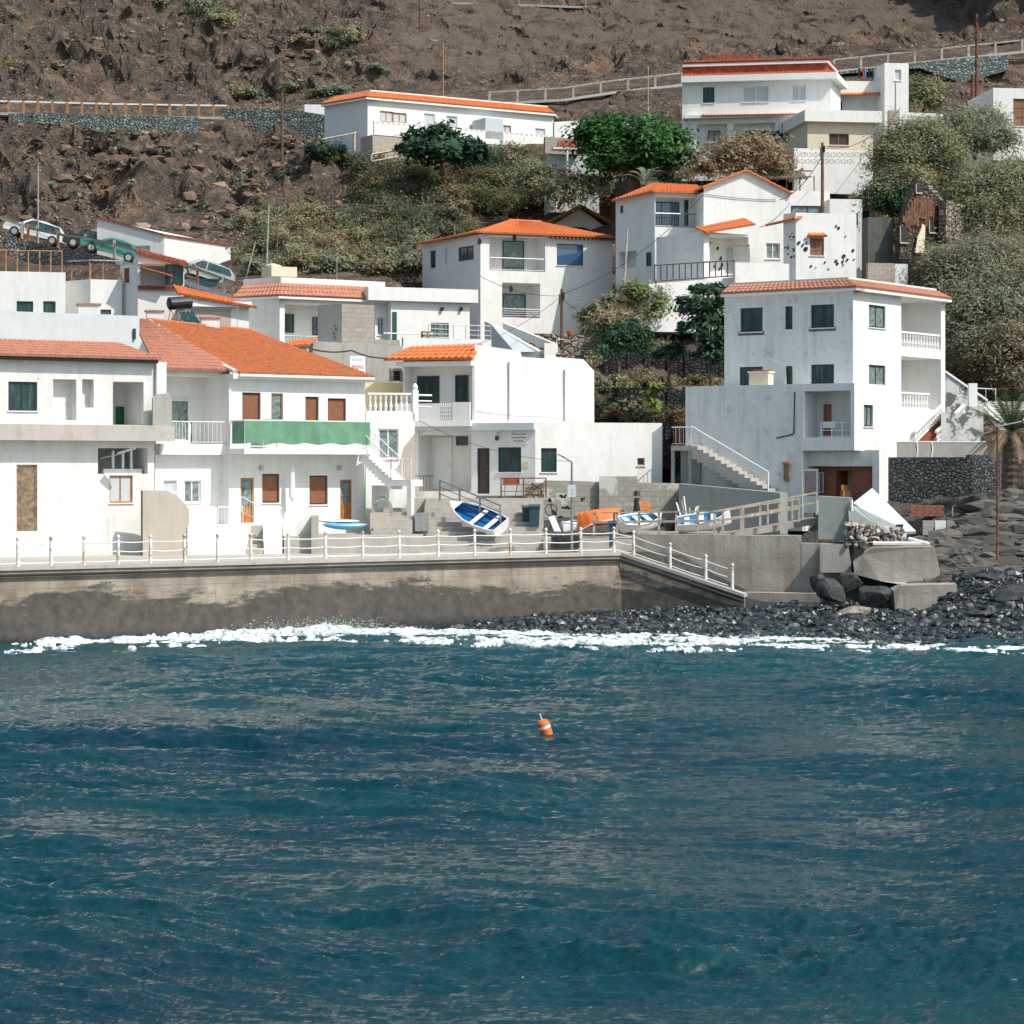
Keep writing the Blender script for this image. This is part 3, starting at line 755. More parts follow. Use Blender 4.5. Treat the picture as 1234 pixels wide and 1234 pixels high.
mb.poly([f.P(L, lo), f.P(L, lo, -.25), f.P(L, QZ + (topz - QZ) * .7, -.25), f.P(L, QZ + (topz - QZ) * .7)])
mb.build('rounded_wall', M['peach'], None, 'brown rendered garden wall with rounded top corner beside the quay', 'wall')

# ============================================================ stair block and balustrade house between C and D
G0 = XY(441, 115.4); G1 = along(G0, 500, 14)
fG = Fac(G0, G1)
rg_ = root('house', 'small white annex with stone balustrade roof terrace and white window above the stairs', 'house', fG, 4.2)
ztG = fG.z(470, 497)
h = openings(rg_, fG, [('w', 456, 517, 480, 553, 'whitec')])
block(rg_, back(fG, 6), 4.2, ztG, 'white', {0: h})
mb = MB(); f2 = fG; mb.poly([f2.at(476, 566, .004), f2.P(f2.L, f2.z(500, 588), .004), f2.P(f2.L, f2.z(500, 522), .004), f2.at(486, 540, .004), f2.at(481, 560, .004)]); mb.build('bare_render', M['peach'], rg_)
balustrade(rg_, fG.P(.1, ztG, -.15), fG.P(fG.L + .0, ztG, -.15), .95, gap=.24)
mb = MB(); fbox(mb, fG, fG.L - .1, fG.L + .18, ztG - .4, ztG + 1.1, -.32, .0); mb.lathe(fG.P(fG.L + .04, ztG + 1.1, -.16), [(0, .06), (.05, .12), (.16, .14), (.26, .08), (.32, .02)], 8); mb.build('corner_post', M['trim'], rg_)
rail(rg_, fG.P(fG.L + .15, ztG, -.2), fG.P(fG.L + .95, ztG, -.6), .85, gap=0, midrails=2, top=.05, r=.04)
# outer staircase from the balcony down to the right, with landing
rs = thing('outer_staircase', 'white outer staircase with railing descending from the green balcony to the landing', 'staircase', (fC.at(450, 600, .5)))
s0 = fC.P(fC.u(430), zb, .65); s1 = P3(XY(478, 112.6), Zp(578, 112.6)); s0 = Vector(s0)
dv = s1 - s0; hd = Vector((dv.x, dv.y, 0)); nn = Vector((-hd.y, hd.x, 0)).normalized() * 1.05; NS = 10
mb = MB(); pts = []
for k in range(NS):
    a = s0 + hd * (k / NS); zt_ = s0.z + dv.z * (k + .35) / NS; zl = s0.z + dv.z * (k + 1) / NS - .45
    mb.obox(Vector((a.x, a.y, zl)) - nn / 2, hd / NS, nn, (0, 0, zt_ - zl))
mb.build('flight', M['white'], rs)
rail(rs, s0 - nn / 2 + V3(0, 0, 0), s1 - nn / 2, .95, gap=.17)
rail(rs, s0 + nn / 2, s1 + nn / 2, .95, gap=.17)
e = hd.normalized()
mb = MB(); mb.obox(s1 - nn / 2 - V3(0, 0, .3), e * 1.1, nn, (0, 0, .3)); mb.obox(s1 - nn / 2 + e * .85 - V3(0, 0, 2.6), e * .25, nn * .25, (0, 0, 2.3)); mb.build('landing', M['white'], rs)
rail(rs, s1 - nn / 2, s1 - nn / 2 + e * 1.1, .95, gap=.17)
# lower steps to the right of the landing
mb = MB()
for k in range(7):
    x0, x1 = 455 + k * 2.5, 497; y = 110.0 + k * .38
    mb.prism([XY(x0 - 8, y), XY(x1, y), XY(x1, 114.5), XY(x0 - 8, 114.5)], 3.5, 3.58 + .17 * (k + 1))
mb.build('steps', M['concretel'], None, 'sunlit concrete steps rising to the right below the outer staircase', 'steps')
mb = MB(); mb.prism([XY(446, 110.6), XY(470, 110.8), XY(470, 112.6), XY(446, 112.4)], 3.5, Zp(618, 111)); mb.build('low_wall', M['peach'], None, 'short beige wall block under the staircase landing', 'wall')
mb = MB(); mb.prism([XY(448, 113.3), XY(476, 113.6), XY(476, 115), XY(448, 114.8)], 3.5, Zp(585, 113.5)); mb.build('cupboard', M['white2'], None, 'white meter cupboard under the outer staircase', 'cupboard')

# ============================================================ D: middle white house with sign
D0 = XY(645, 119.0)
DL = along(D0, 498, 180 - 22); DR = along(D0, 798, 14)
fDL, fDR = Fac(DL, D0), Fac(D0, DR)
rd = root('house', 'stepped white restaurant house with small orange tiled roof, sign and long blank wall', 'house', fDL, 5.2)
zD = fDR.z(645, 509)
h0 = openings(rd, fDL, [('d', 575, 540, 590, 595, 'dbrown', .0), ('w', 600, 539, 628, 569, 'dark')]) + [(*fDL.rect(504, 516, 568, 592), 1.6, True)]
h1 = openings(rd, fDR, [('w', 652, 540, 671, 569, 'dark'), ('w', 768, 552, 777, 561, 'void')])
block(rd, [DL, D0, DR, DR + Vector((0, 8)), DL - fDL.n * 8], 5.2, zD, 'white', {0: h0, 1: h1}, foot=2.2)
back_items(rd, fDL, 1.6, [('w', 549, 526, 563, 537, 'dark1'), ('d', 522, 527, 544, 590, 'trim', 0)])
mb = MB(); fbox(mb, fDL, -.1, fDL.L + .05, zD - .38, zD - .02, .003, .35); mb.build('cornice', M['bluegrey'], rd)
# upper storey, set back
U0 = XY(572, 120.6); UL = along(U0, 486, 180 - 18); UR = along(U0, 716, 17)
fUL, fUR = Fac(UL, U0), Fac(U0, UR)
zU = fUR.z(640, 424)
hb = [(*fUL.rect(487, 436, 569, 512), 1.3, True)]
wl = MB()
wall_face(wl, fUL, zD - .6, zU - .35, hb); 
# right wall with its stepped, falling top
zs = [fUR.z(572, 415), fUR.z(572, 415)]
def uu(px): return fUR.u(px)
wall_face(wl, fUR, zD - .6, fUR.z(700, 448), [])
top = [(572, 415), (627, 423), (629, 430), (657, 432), (657, 428), (668, 428), (669, 430), (703, 433), (716, 447)]
zlow = fUR.z(700, 448)
for i in range(len(top) - 1):
    (a, ya), (b, yb) = top[i], top[i + 1]
    if b > a:
        wl.poly([fUR.P(uu(a), zlow), fUR.P(uu(b), zlow), fUR.at(b, yb), fUR.at(a, ya)])
        wl.poly([fUR.at(a, ya), fUR.at(b, yb), fUR.at(b, yb, -.2), fUR.at(a, ya, -.2)])
bk = UL - fUL.n * 7; b2 = UR + Vector((0, 6.5))
wl.poly([(*UR, zD - .6), (*b2, zD - .6), (*b2, zlow), (*UR, zlow)]); wl.poly([(*UL, zD - .6), (*bk, zD - .6), (*bk, zU - .35), (*UL, zU - .35)])
wl.poly([(*UL, zU - .4), (*U0, zU - .4), (*bk, zU - .4)]); wl.poly([(*U0, zlow - .2), (*UR, zlow - .2), (*b2, zlow - .2), (*bk, zlow - .2)]); wl.poly([(*bk, zD - .6), (*b2, zD - .6), (*b2, zlow), (*bk, zlow)])
wl.build('upper_wall', M['white'], rd)
back_items(rd, fUL, 1.3, [('w', 502, 453, 529, 492, 'dark'), ('w', 548, 452, 564, 492, 'dark1')])
zr = fUL.z(530, 433)
tiles(rd, fUL.P(fUL.u(468), zr, .7), fUL.P(fUL.L + .1, zr, .7), fUL.P(fUL.L + .1, fUL.z(560, 414), -.9), fUL.P(fUL.u(487), fUL.z(520, 417), -.9), 'orange', name='roof', pitch=.34, row=.5, amp=.08)
mb = MB(); fbox(mb, fUL, -.2, fUL.L, zr - .35, zr - .12, .003, .5); mb.build('eave', M['white'], rd)
zbD = fUL.z(530, 507)
mb = MB(); fbox(mb, fUL, -.5, fUL.L + .1, zbD - .3, zbD, .003, 1.0); mb.build('balcony_floor', M['white'], rd)
mb = MB(); fbox(mb, fUL, 0.0, fUL.u(538), zbD, zbD + .85, .85, .97); fbox(mb, fUL, fUL.u(553), fUL.L + .08, zbD, zbD + .9, .84, .98); mb.build('balcony_parapet', M['white2'], rd)
mb = MB(); a, b = fUL.u(539), fUL.u(552)
for i in range(5):
    for j in range(4):
        x = a + (b - a) * i / 5; z = zbD + .06 + .2 * j; fbox(mb, fUL, x, x + (b - a) / 5 * .72, z, z + .05, .86, .96)
for i in range(6): fbox(mb, fUL, a + (b - a) * i / 5 - .02, a + (b - a) * i / 5 + .02, zbD, zbD + .85, .87, .95)
mb.build('pierced_screen', M['trim'], rd)
# pipes and cable on the blank wall
mb = MB(); mb.bar(fUR.at(613, 436, .06), fUR.at(613, 507, .06), .035, 6); mb.build('drainpipe', M['galv'], rd)
mb = MB(); mb.bar(fUR.at(680, 445, .06), fUR.at(680, 508, .06), .035, 6); mb.build('drainpipe', M['galv'], rd)
mb = MB()
def sag(p, q, s=.3, n=14): return [Vector(p).lerp(Vector(q), i / n) - V3(0, 0, s * 4 * (i / n) * (1 - i / n)) for i in range(n + 1)]
mb.tube(sag(fUR.at(574, 494, .05), fUR.at(648, 500, .05), .08), .016, 4); mb.tube(sag(fUR.at(648, 500, .05), fUR.at(715, 512, .05), -.08), .016, 4); mb.build('wall_cable', M['galv'], rd)
# lamps, sign
for px, py in ((601, 527),):
    q = MB(); q.bar(fDL.at(px, py - 5, .0), fDL.at(px, py - 5, .25), .02); q.lathe(fDL.at(px, py + 4, .25), [(0, .05), (.05, .11), (.2, .11), (.27, .03)], 7); q.build('wall_lamp', M['black'], rd)
q = MB(); fbox(q, fDL, fDL.u(631), fDL.u(637), fDL.z(634, 563), fDL.z(634, 556), .003, .03); q.build('notice', M['yellow'], rd)
def text(body, f, px, py, h, mat, out, par, name='lettering', w=None, shear=0):
    c = bpy.data.curves.new('lettering', 'FONT'); c.body = body; c.size = h; c.align_x = 'CENTER'; c.align_y = 'CENTER'; c.extrude = .004; c.shear = shear
    t = bpy.data.objects.new('tmp', c); COL.objects.link(t)
    me = bpy.data.meshes.new_from_object(t.evaluated_get(bpy.context.evaluated_depsgraph_get())); bpy.data.objects.remove(t)
    k = 1.0
    if w:
        xs = [v.co.x for v in me.vertices]; k = w / (max(xs) - min(xs))
    ctr = f.at(px, py, out); d = f.D if f.D.x > 0 else -f.D
    mw = [(ctr + d * (v.co.x * k) + V3(0, 0, 1) * v.co.y + f.Nn * v.co.z) - ORG[par.name] for v in me.vertices]
    for v, q in zip(me.vertices, mw): v.co = q
    me.materials.clear(); me.materials.append(M[mat]); o = bpy.data.objects.new(name, me); COL.objects.link(o); o.parent = par; ORG[o.name] = ORG[par.name]
    return o
sg = thing('restaurant_sign', 'small pale restaurant sign with dark, teal and red lettering high on the shaded wall', 'sign', fDL.at(626, 531, .06))
mb = MB(); fbox(mb, fDL, fDL.u(614.5), fDL.u(636), fDL.z(626, 535), fDL.z(626, 520.5), .004, .03); mb.build('board', M['trim'], sg)
text('Restaurante', fDL, 625, 522.8, .21, 'ink', .034, sg, w=.78, shear=.25); mb = MB(); fbox(mb, fDL, fDL.u(616.5), fDL.u(634), fDL.z(625, 528), fDL.z(625, 526.6), .031, .036); mb.build('teal_line', M['inkteal'], sg); text('PRISMA', fDL, 625, 531.6, .17, 'red', .034, sg, w=.55)

# terrace in front of D, stairs, walls
mb = MB(); mb.prism([XY(497, 114.9), XY(578, 115.6), DL + Vector((7.0, 0)), DL + Vector((-.5, 1))], 3.3, 5.2); mb.build('front_terrace', M['concretel'], None, 'concrete terrace in front of the restaurant house door', 'terrace')
mb = MB()
for k in range(11):
    y = 110.4 + k * .42; mb.prism([XY(503 + k * 1.0, y), XY(655, y), XY(655, 116.5), XY(503 + k, 116.5)], 2.4, QZ + .215 * (k + 1))
mb.build('broad_steps', M['concretel'], None, 'broad weathered concrete steps behind the blue and white boat', 'steps')
mb = MB(); mb.prism([XY(574, 115.0), XY(633, 115.6), XY(633, 118.4), D0 + Vector((-.4, -.2)), XY(574, 118)], 3.0, Zp(598, 115.4)); mb.build('shade_side_wall', M['darkwall'], None, 'shade-painted dark green wall below the brown door', 'wall')  # shade side of the terrace put into the wall colour
mb = MB(); mb.prism([XY(633, 115.7), XY(655, 115.9), XY(657, 118.6), XY(633, 118.5)], 3.0, Zp(582, 116)); mb.build('stone_pier', M['ruinstone'], None, 'tan stone pier behind the iron railing below the restaurant sign', 'wall')
# iron stair rail and iron fence
rail(None, P3(XY(530, 113.2), Zp(603, 113.2)), P3(XY(603, 110.8), Zp(634, 110.8)), .95, 'steel', gap=0, midrails=2, posts=3, top=.04, r=.022, label='grey iron handrail sloping down behind the blue and white boat', cat='railing')
rail(None, P3(XY(604, 115.2), Zp(600, 115.2)), P3(XY(658, 115.6), Zp(600, 115.6)), .95, 'rust', gap=0, midrails=2, posts=2, top=.03, r=.02, label='rusty iron railing above the shade-painted dark green wall', cat='railing')
mb = MB(); a = P3(XY(606, 115.6), Zp(584, 115.6)); mb.obox(a, (.8, 0, 0), (0, .35, 0), (0, 0, .05)); mb.obox(a + V3(0, .3, 0), (.8, 0, 0), (0, .04, 0), (0, 0, .32)); mb.bar(a + V3(.1, .1, 0), a + V3(.1, .1, -.6), .02); mb.bar(a + V3(.7, .1, 0), a + V3(.6, .1, -.6), .02)
mb.build('bench', M['brick'], None, 'small red-brown bench behind the rusty iron railing', 'bench')

# retaining wall behind the boats
RWt = Zp(580, 117.5)
mb = MB(); mb.prism([XY(655, 117.0), XY(830, 117.6), XY(830, 119.0), XY(655, 118.4)], 2.6, [Zp(579, 117), Zp(583, 117.6), Zp(583, 117.6), Zp(579, 117)])
mb.prism([XY(722, 116.9), XY(768, 117.05), XY(768, 117.3), XY(722, 117.2)], 2.6, Zp(574, 117)); mb.build('retaining_wall', M['patchblock'], None, 'patched grey block retaining wall behind the beached boats', 'wall')
fw = Fac(XY(655, 117.0), XY(830, 117.6))
mb = MB()
for (px, py, w_) in ((664, 603, 5), (678, 598, 7), (682, 612, 9), (670, 620, 5), (703, 602, 4), (745, 601, 4), (758, 603, 5), (676, 624, 9), (667, 617, 3)):
    for k in range(int(w_)):
        x = px + (random.random() - .5) * w_; y = py + (random.random() - .5) * 3; fbox(mb, fw, fw.u(x) - .05, fw.u(x) + .07, fw.z(x, y + 1), fw.z(x, y - 1.2), .002, .004)
mb.build('painted_marks', M['black'], bpy.data.objects['retaining_wall'])

# ============================================================ E: big three-storey house on the right
EC = XY(1028, 117.0); EL = along(EC, 873, 180 - 36); ER = along(EC, 1139, 54)
fEL, fER = Fac(EL, EC), Fac(EC, ER)
re_ = root('house', 'tall white three-storey house with salmon tile edge, dark windows and stacked loggias', 'house', fEL, 5.2)
zE = fER.z(1030, 346)
h0 = openings(re_, fEL, [('w', 892, 371, 919, 400, 'dark'), ('w', 946, 369, 955, 397, 'dark1'), ('w', 977, 367, 1005, 395, 'dark'), ('w', 891, 442, 919, 466, 'dark'), ('w', 946, 441, 955, 463, 'dark1'), ('w', 977, 439, 1005, 463, 'dark')])
h1 = openings(re_, fER, [('w', 1047, 368, 1067, 395, 'darkc'), ('w', 1047, 440, 1067, 467, 'darkc')]) + [(*fER.rect(1086, 361, 1134, 421), 2.2, True), (*fER.rect(1086, 431, 1134, 493), 2.2, True)]
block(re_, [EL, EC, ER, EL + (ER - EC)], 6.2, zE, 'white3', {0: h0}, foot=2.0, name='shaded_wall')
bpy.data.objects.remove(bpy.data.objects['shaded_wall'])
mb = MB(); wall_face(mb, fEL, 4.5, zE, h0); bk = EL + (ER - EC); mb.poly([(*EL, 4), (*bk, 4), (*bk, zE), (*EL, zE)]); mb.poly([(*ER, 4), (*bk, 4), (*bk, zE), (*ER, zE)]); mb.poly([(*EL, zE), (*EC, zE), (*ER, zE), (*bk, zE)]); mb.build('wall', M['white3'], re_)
mb = MB(); wall_face(mb, fER, 4.5, zE, h1); mb.build('wall', M['white'], re_)
for (y0, y1) in ((361, 421), (431, 493)):
    u0, u1, z0, z1 = fER.rect(1086, y0, 1134 if y0 < 400 else 1121, y1); 
    balustrade(re_, fER.P(u0 + .05, z0, -.1), fER.P(u1 - .05, z0, -.1), .85, gap=.30)
gE = inner(fER, 2.2)
back_items(re_, fER, 2.2, [('w', 1096, 384, 1101, 390, 'dark1')])
mb = MB()
for (a, b, c, d) in ((1093, 468, 1103, 456), (1100, 474, 1118, 463), (1112, 462, 1124, 457), (1117, 480, 1126, 462), (1104, 462, 1112, 457)):
    fbox(mb, gE, gE.u(a), gE.u(b if b > a else d + 0) if False else gE.u(c), gE.z(a, b), gE.z(a, d), .002, .006)
mb.build('bare_patch', M['darkwall'], re_)
skirt(re_, [EL, EC, ER], zE, .42, .38, .5, 'salmon', .12, 'white2', row=.45)
for (x0, y0, x1, y1) in ((890, 400, 921, 404), (975, 395, 1007, 399)):
    sl = MB(); u0, u1, z0, z1 = fEL.rect(x0, y0, x1, y1); fbox(sl, fEL, u0, u1, z0, z1 + .03, .002, .03); sl.build('broken_sill', M['darkwall'], re_)
# lower block with its own loggia, standing further forward
FC = XY(1029.5, 114.4); FL = along(FC, 826, 180 - 33); FR = along(FC, 1067.5, 54)
fFL, fFR = Fac(FL, FC), Fac(FC, FR)
zF = fFL.z(960, 463); zFo = fFL.z(1000, 543)
log = (*fFL.rect(969, 471, 1029, 541), 1.3, True)
u0, u1, z0, z1 = fFL.rect(969, 471, 1025, 527)
h0 = [(u0, u1, z0, z1, 1.5, True)]
uS = fFL.u(967)
mb = MB(); wall_face(mb, fFL, zFo, zF, h0, u0=uS); 
bk = FL + (FR - FC)
hf = openings(re_, fFR, [('w', 1041, 488, 1052, 514, 'darkc')]); wall_face(mb, fFR, zFo, zF, hf)
q0 = fFL.a + fFL.d * uS
mb.poly([(*FR, zFo), (*bk, zFo), (*bk, zF), (*FR, zF)]); mb.poly([(*q0, zFo), (*FC, zFo), (*FR, zFo), (*(q0 + (FR - FC)), zFo)])
mb.poly([(*FL, zF), (*FC, zF), (*FR, zF), (*bk, zF)]); mb.build('lower_wall', M['white2'], re_)
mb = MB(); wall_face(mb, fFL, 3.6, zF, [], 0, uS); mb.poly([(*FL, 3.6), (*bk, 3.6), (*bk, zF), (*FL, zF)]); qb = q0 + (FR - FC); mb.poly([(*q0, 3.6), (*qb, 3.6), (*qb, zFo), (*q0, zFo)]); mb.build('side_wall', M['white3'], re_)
PADS.append((np.array([[*FL], [*FC], [*FR], [*bk]]), 5.0))
g = inner(fFL, 1.5); back_items(re_, fFL, 1.5, [('w', 972, 484, 982, 508, 'green'), ('d', 992, 487, 1001, 527, 'brown', 0)])
ug0, ug1, zg0, zg1 = fFL.rect(989, 510, 1027, 529); mb = MB()
for i in range(4): fbox(mb, fFL, ug0 + (ug1 - ug0) * i / 3 - .02, ug0 + (ug1 - ug0) * i / 3 + .02, z0, zg1 + .05, -.08, -.04)
for z_ in (z0 + .05, (z0 + zg1) / 2, zg1 + .03): mb.bar(fFL.P(ug0, z_, -.06), fFL.P(ug1, z_, -.06), .02, 4)
mb.build('loggia_railing', M['trim'], re_)
mb = MB(); fbox(mb, fFL, ug0 + .1, ug0 + .75, z0 + .45, z0 + .75, -.055, -.03); mb.build('panel', M['white3'], re_)
# ground floor wall set back, red-brown, with doors
g = Fac(fFL.a - fFL.n * 1.1, fFL.b - fFL.n * 1.1); zg = 4.9
a0 = g.u(968); a1 = g.u(1060)
hs = [(*g.rect(1008, 567, 1027, 606), 2.0, True)]
mb = MB(); wall_face(mb, g, 3.9, zFo + .02, hs, a0, a1); mb.build('ground_floor_wall', M['redbrown'], re_)
mb = MB(); fbox(mb, g, a0, a1, zFo - .75, zFo - .02, .003, .5); mb.build('shop_lintel', M['whitemark'], re_)
mb = MB(); fbox(mb, g, a1 - .1, a1 + .25, 3.6, zFo, -.2, .6); mb.build('pillar', M['white2'], re_)
window(re_, Fac(g.a + g.n * .15, g.b + g.n * .15), g.rect(983, 569, 993, 594), 'whitec', .14, False)
mb = MB(); fbox(mb, g, g.u(996), g.u(1008), zg - .3, g.z(1000, 572), .003, .08); mb.build('door', M['brown'], re_)
gd = MB(); fg = Fac(g.a + g.n * .9, g.b + g.n * .9); u0, u1, z0, z1 = fg.rect(968, 565, 986, 618)
for (p_, q_) in ((u0, u0 + .08), (u1 - .08, u1)): fbox(gd, fg, p_, q_, z0, z1, 0, .05)
fbox(gd, fg, u0 + .08, u1 - .08, z1 - .1, z1, 0, .05); fbox(gd, fg, u0 + .08, u1 - .08, z0, z0 + .8, .005, .045)
o = gd.build('screen_door', M['fwhite'], re_); p = MB(); fbox(p, fg, u0 + .08, u1 - .08, z0 + .8, z1 - .1, .015, .03); p.build('pane', M['pink'], o)
mb = MB(); c = g.at(1023, 603, .4); mb.cbox(c, .4, .3, .5, .3); mb.cbox(c + V3(-.05, 0, .5), .32, .05, .25, .3); mb.build('orange_cabinet', M['wood'], None, 'small orange wooden cabinet in the broken ground floor doorway', 'cabinet')
mb = MB(); mb.cbox(fFL.at(950, 580, .13), .3, .2, .9, -.5); mb.build('meter_box', M['oldwood'], re_)
mb = MB(); mb.cbox(fFL.at(950, 560, .16), .36, .26, .12, -.5); mb.build('meter_hood', M['orange2'], re_)
mb = MB(); mb.tube([fFL.at(958, 472, .04), fFL.at(957, 523, .04), fFL.at(936, 528, .04)], .035, 5); mb.build('wall_pipe', M['cable'], re_)
# roof items on the lower block
rk = thing('chimney', 'squat cream chimney with broken tiles on the lower roof of the tall house', 'chimney', P3(fFL.a + fFL.d * fFL.u(906) - fFL.n * 1.0, zF))
c = ORG[rk.name]; mb = MB(); mb.cbox(c, 1.0, .7, .62, -.5); mb.cbox(c + V3(0, 0, .62), 1.12, .8, .08, -.5); mb.build('stack', M['cream'], rk)
mb = MB()
for k in range(5): mb.obox(c + V3(-.4 + .17 * k, -.2, .71 + .02 * (k % 2)), (.16, 0, .05 * (-1) ** k), (0, .5, 0), (0, 0, .05))
mb.build('tile_cap', M['brick'], rk)
c = P3(fFL.a + fFL.d * fFL.u(938) - fFL.n * .8, zF); mb = MB(); mb.bar(c, c + V3(-.05, 0, 1.0), .04); mb.bar(c + V3(-.05, 0, 1.0), c + V3(-.9, -.3, 1.3), .015, 4)
for k in range(6): p = (c + V3(-.05, 0, 1.0)).lerp(c + V3(-.9, -.3, 1.3), k / 5); mb.bar(p + V3(.05, -.15, -.12), p + V3(-.05, .15, .12), .01, 3)
mb.build('tv_antenna', M['galv'], None, 'slanting television antenna on the lower roof of the tall house', 'antenna')

# outer stair of E (left)
rs = thing('outer_staircase', 'worn outer staircase with white handrail against the grey side wall of the tall house', 'staircase', P3(fFL.at(880, 590, .6).xy, 4.2))
tp = fFL.at(845, 537, 1.0); bt = fFL.at(937, 592, 1.0); dv = bt - tp; hd = Vector((dv.x, dv.y, 0)); nn = fFL.Nn * -1.0; NS = 13; mb = MB()
for k in range(NS):
    a = tp + hd * (k / NS); zt_ = tp.z + dv.z * (k + .2) / NS; zl = tp.z + dv.z * (k + 1) / NS - .5; mb.obox(Vector((a.x, a.y, zl)), hd / NS, nn, (0, 0, zt_ - zl))
mb.build('flight', M['concretel'], rs)
mb = MB(); e = -hd.normalized(); mb.obox(tp - V3(0, 0, .25), e * 1.15, nn, (0, 0, .25)); mb.build('landing', M['concretel'], rs)
mb = MB(); 
for k in (.03, 1.0): mb.obox(tp + e * k - V3(0, 0, 2.3), e * .14, nn * .14, (0, 0, 2.05))
mb.obox(tp - V3(0, 0, 2.3) + nn * .9, e * 1.1, nn * .1, (0, 0, 2.05)); mb.build('landing_posts', M['concreteg'], rs)
rail(rs, tp, bt, .95, gap=0, top=.035, posts=1); rail(rs, tp + e * 1.1, tp, .9, gap=.2)
rail(rs, tp + e * 1.1 + nn, tp + e * 1.1, .9, gap=.16, mat='rust')
# wall below that staircase
w0 = Fac(XY(818, 116.4), XY(940, 113.6))
mb = MB(); mb.prism([w0.a, w0.b, w0.b + Vector((.5, 1.2)), w0.a + Vector((.3, 1.4))], 2.6, [Zp(583, 116.4), Zp(594, 113.6), Zp(594, 113.6), Zp(583, 116.4)]); mb.build('stair_base_wall', M['concreteg'], None, 'smooth grey wall carrying the foot of the tall house staircase', 'wall')
# ============================================================ second row, left: loggia house, roof houses
def simple(name, label, cat, px0, Y0, px1, deg, ytop, zb, mat='white', depth=6, specs=(), cap=None, pt=None):
    a = XY(px0, Y0); b = along(a, px1, deg); f = Fac(a, b); r = root(name, label, cat, f, zb)
    zt = f.z(pt or (px0 + px1) / 2, ytop); h = openings(r, f, specs); block(r, back(f, depth), zb, zt, mat, {0: h}, cap=cap); return r, f, zt
zI = Zp(405, 137)
r, f, zt = simple('house', 'low white house with green window and posts on its roof at the left edge', 'house', -60, 133.5, 79, 14, 327, zI, specs=[('w', 52, 363, 67, 377, 'greend'), ('w', 20, 363, 40, 377, 'greend')])
rail(r, f.P(f.u(-20), zt, -.3), f.P(f.u(75), zt, -.3), 1.2, 'ochre', gap=0, posts=7, top=.04, midrails=0)
I1 = XY(109, 136.0); I0 = along(I1, 79, 180 - 40); I2 = along(I1, 147, 22)
fa, fb = Fac(I0, I1), Fac(I1, I2)
r = root('house', 'white cube house with orange post frame and pale pergola beam on its roof', 'house', fb, zI)
zt = fb.z(128, 337); hh = openings(r, fb, [('w', 121, 373, 134, 379, 'slate')])
block(r, [I0, I1, I2, I0 + (I2 - I1)], zI, zt, 'white', {1: hh})
for px, g_ in ((83, fa), (106, fa), (109, fb), (125, fb)):
    mb = MB(); mb.bar(g_.P(g_.u(px), zt, -.2), g_.P(g_.u(px), zt + .95, -.2), .04, 5); mb.build('post', M['ochre'], r)
mb = MB(); mb.bar(fa.P(0, zt + 1.15, -.2), fa.P(fa.L, zt + 1.1, -.2), .05, 4); mb.bar(fb.P(0, zt + 1.1, -.2), fb.P(fb.L, zt + 1.1, -.2), .05, 4); mb.bar(fb.P(fb.L, zt, -.2), fb.P(fb.L, zt + 1.1, -.2), .05, 4); mb.build('beam', M['greywood'], r)
K1 = XY(166, 135.5); K0 = along(K1, 146, 180 - 55); K2 = along(K1, 222, 12)
fa, fb = Fac(K0, K1), Fac(K1, K2)
r = root('house', 'white house with sloping orange-edged roof, open loggia and glazed corner room', 'house', fb, zI)
zt = fb.z(195, 318); lg = (*fb.rect(169, 316, 219, 344), 1.6, True)
hh = openings(r, fa, [('w', 149, 323, 156, 341, 'brick')]) ; lg = (lg[0], lg[1], lg[2], min(lg[3], zt - .1), 1.6, True)
block(r, [K0, K1, K2, K0 + (K2 - K1)], zI, zt, 'white', {0: hh, 1: [lg]})
z1, z2 = fb.z(166, 306), fb.z(222, 321)
mb = MB(); mb.prism([K1 + fb.n * .2, K2 + fb.n * .2, K2 - fb.n * 4, K1 - fb.n * 4], [zt - .02] * 4, [z1, z2, z2, z1]); mb.build('roof_gable', M['white'], r)
tiles(r, fb.P(-.1, z1 + .05, .45), fb.P(fb.L + .2, z2 + .05, .45), fb.P(fb.L + .2, z2 + .4, -1.2), fb.P(-.1, z1 + .4, -1.2), 'brick', name='roof')
gw = MB(); g = Fac(fb.a + fb.n * .02, fb.b + fb.n * .02); window(r, g, g.rect(199, 319, 221, 343), 'dark', .0, False)
mb = MB(); fbox(mb, fb, 0, fb.L, lg[2] - .25, lg[2] - .02, .003, .2)
mb.build('brick_sill', M['brick'], r)
mb = MB()
for i in range(14):
    u = .1 + (fb.L - .2) * i / 13; fbox(mb, fb, u - .05, u + .05, lg[2] - .2, lg[2] - .07, .2, .215)
mb.build('pierced_bricks', M['black'], r)
mb = MB(); mb.obox(fb.at(170, 324, .1), fb.D * 1.7 + V3(0, 0, -.45), fb.Nn * .8, (0, 0, .05)); mb.build('awning', M['orange'], r)
# orange roofed house to the right of it
r, f, zt = simple('house', 'white house with bright orange tile strip right of the glazed loggia', 'house', 223, 134.0, 300, 20, 368, Zp(425, 134), specs=[])
r['label'] = 'white house with bright orange tile strip behind the solar water heater'
tiles(r, f.P(-.5, f.z(232, 355), .5), f.P(f.L + .35, f.z(300, 371), .5), f.P(f.L - .6, f.z(290, 360), -.9), f.P(-.5, f.z(222, 342), -.9), 'orange', name='roof')
mb = MB(); fbox(mb, f, -.5, f.L + .1, zt - .1, zt + .22, .003, .3); mb.build('cornice', M['trim'], r)
mb = MB(); fbox(mb, f, 0, f.L * .72, f.z(240, 392), f.z(240, 372), -.02, .004); mb.build('recess_shade_panel', M['peach'], r)  # flat panel, its tint painted as the shade of a recess
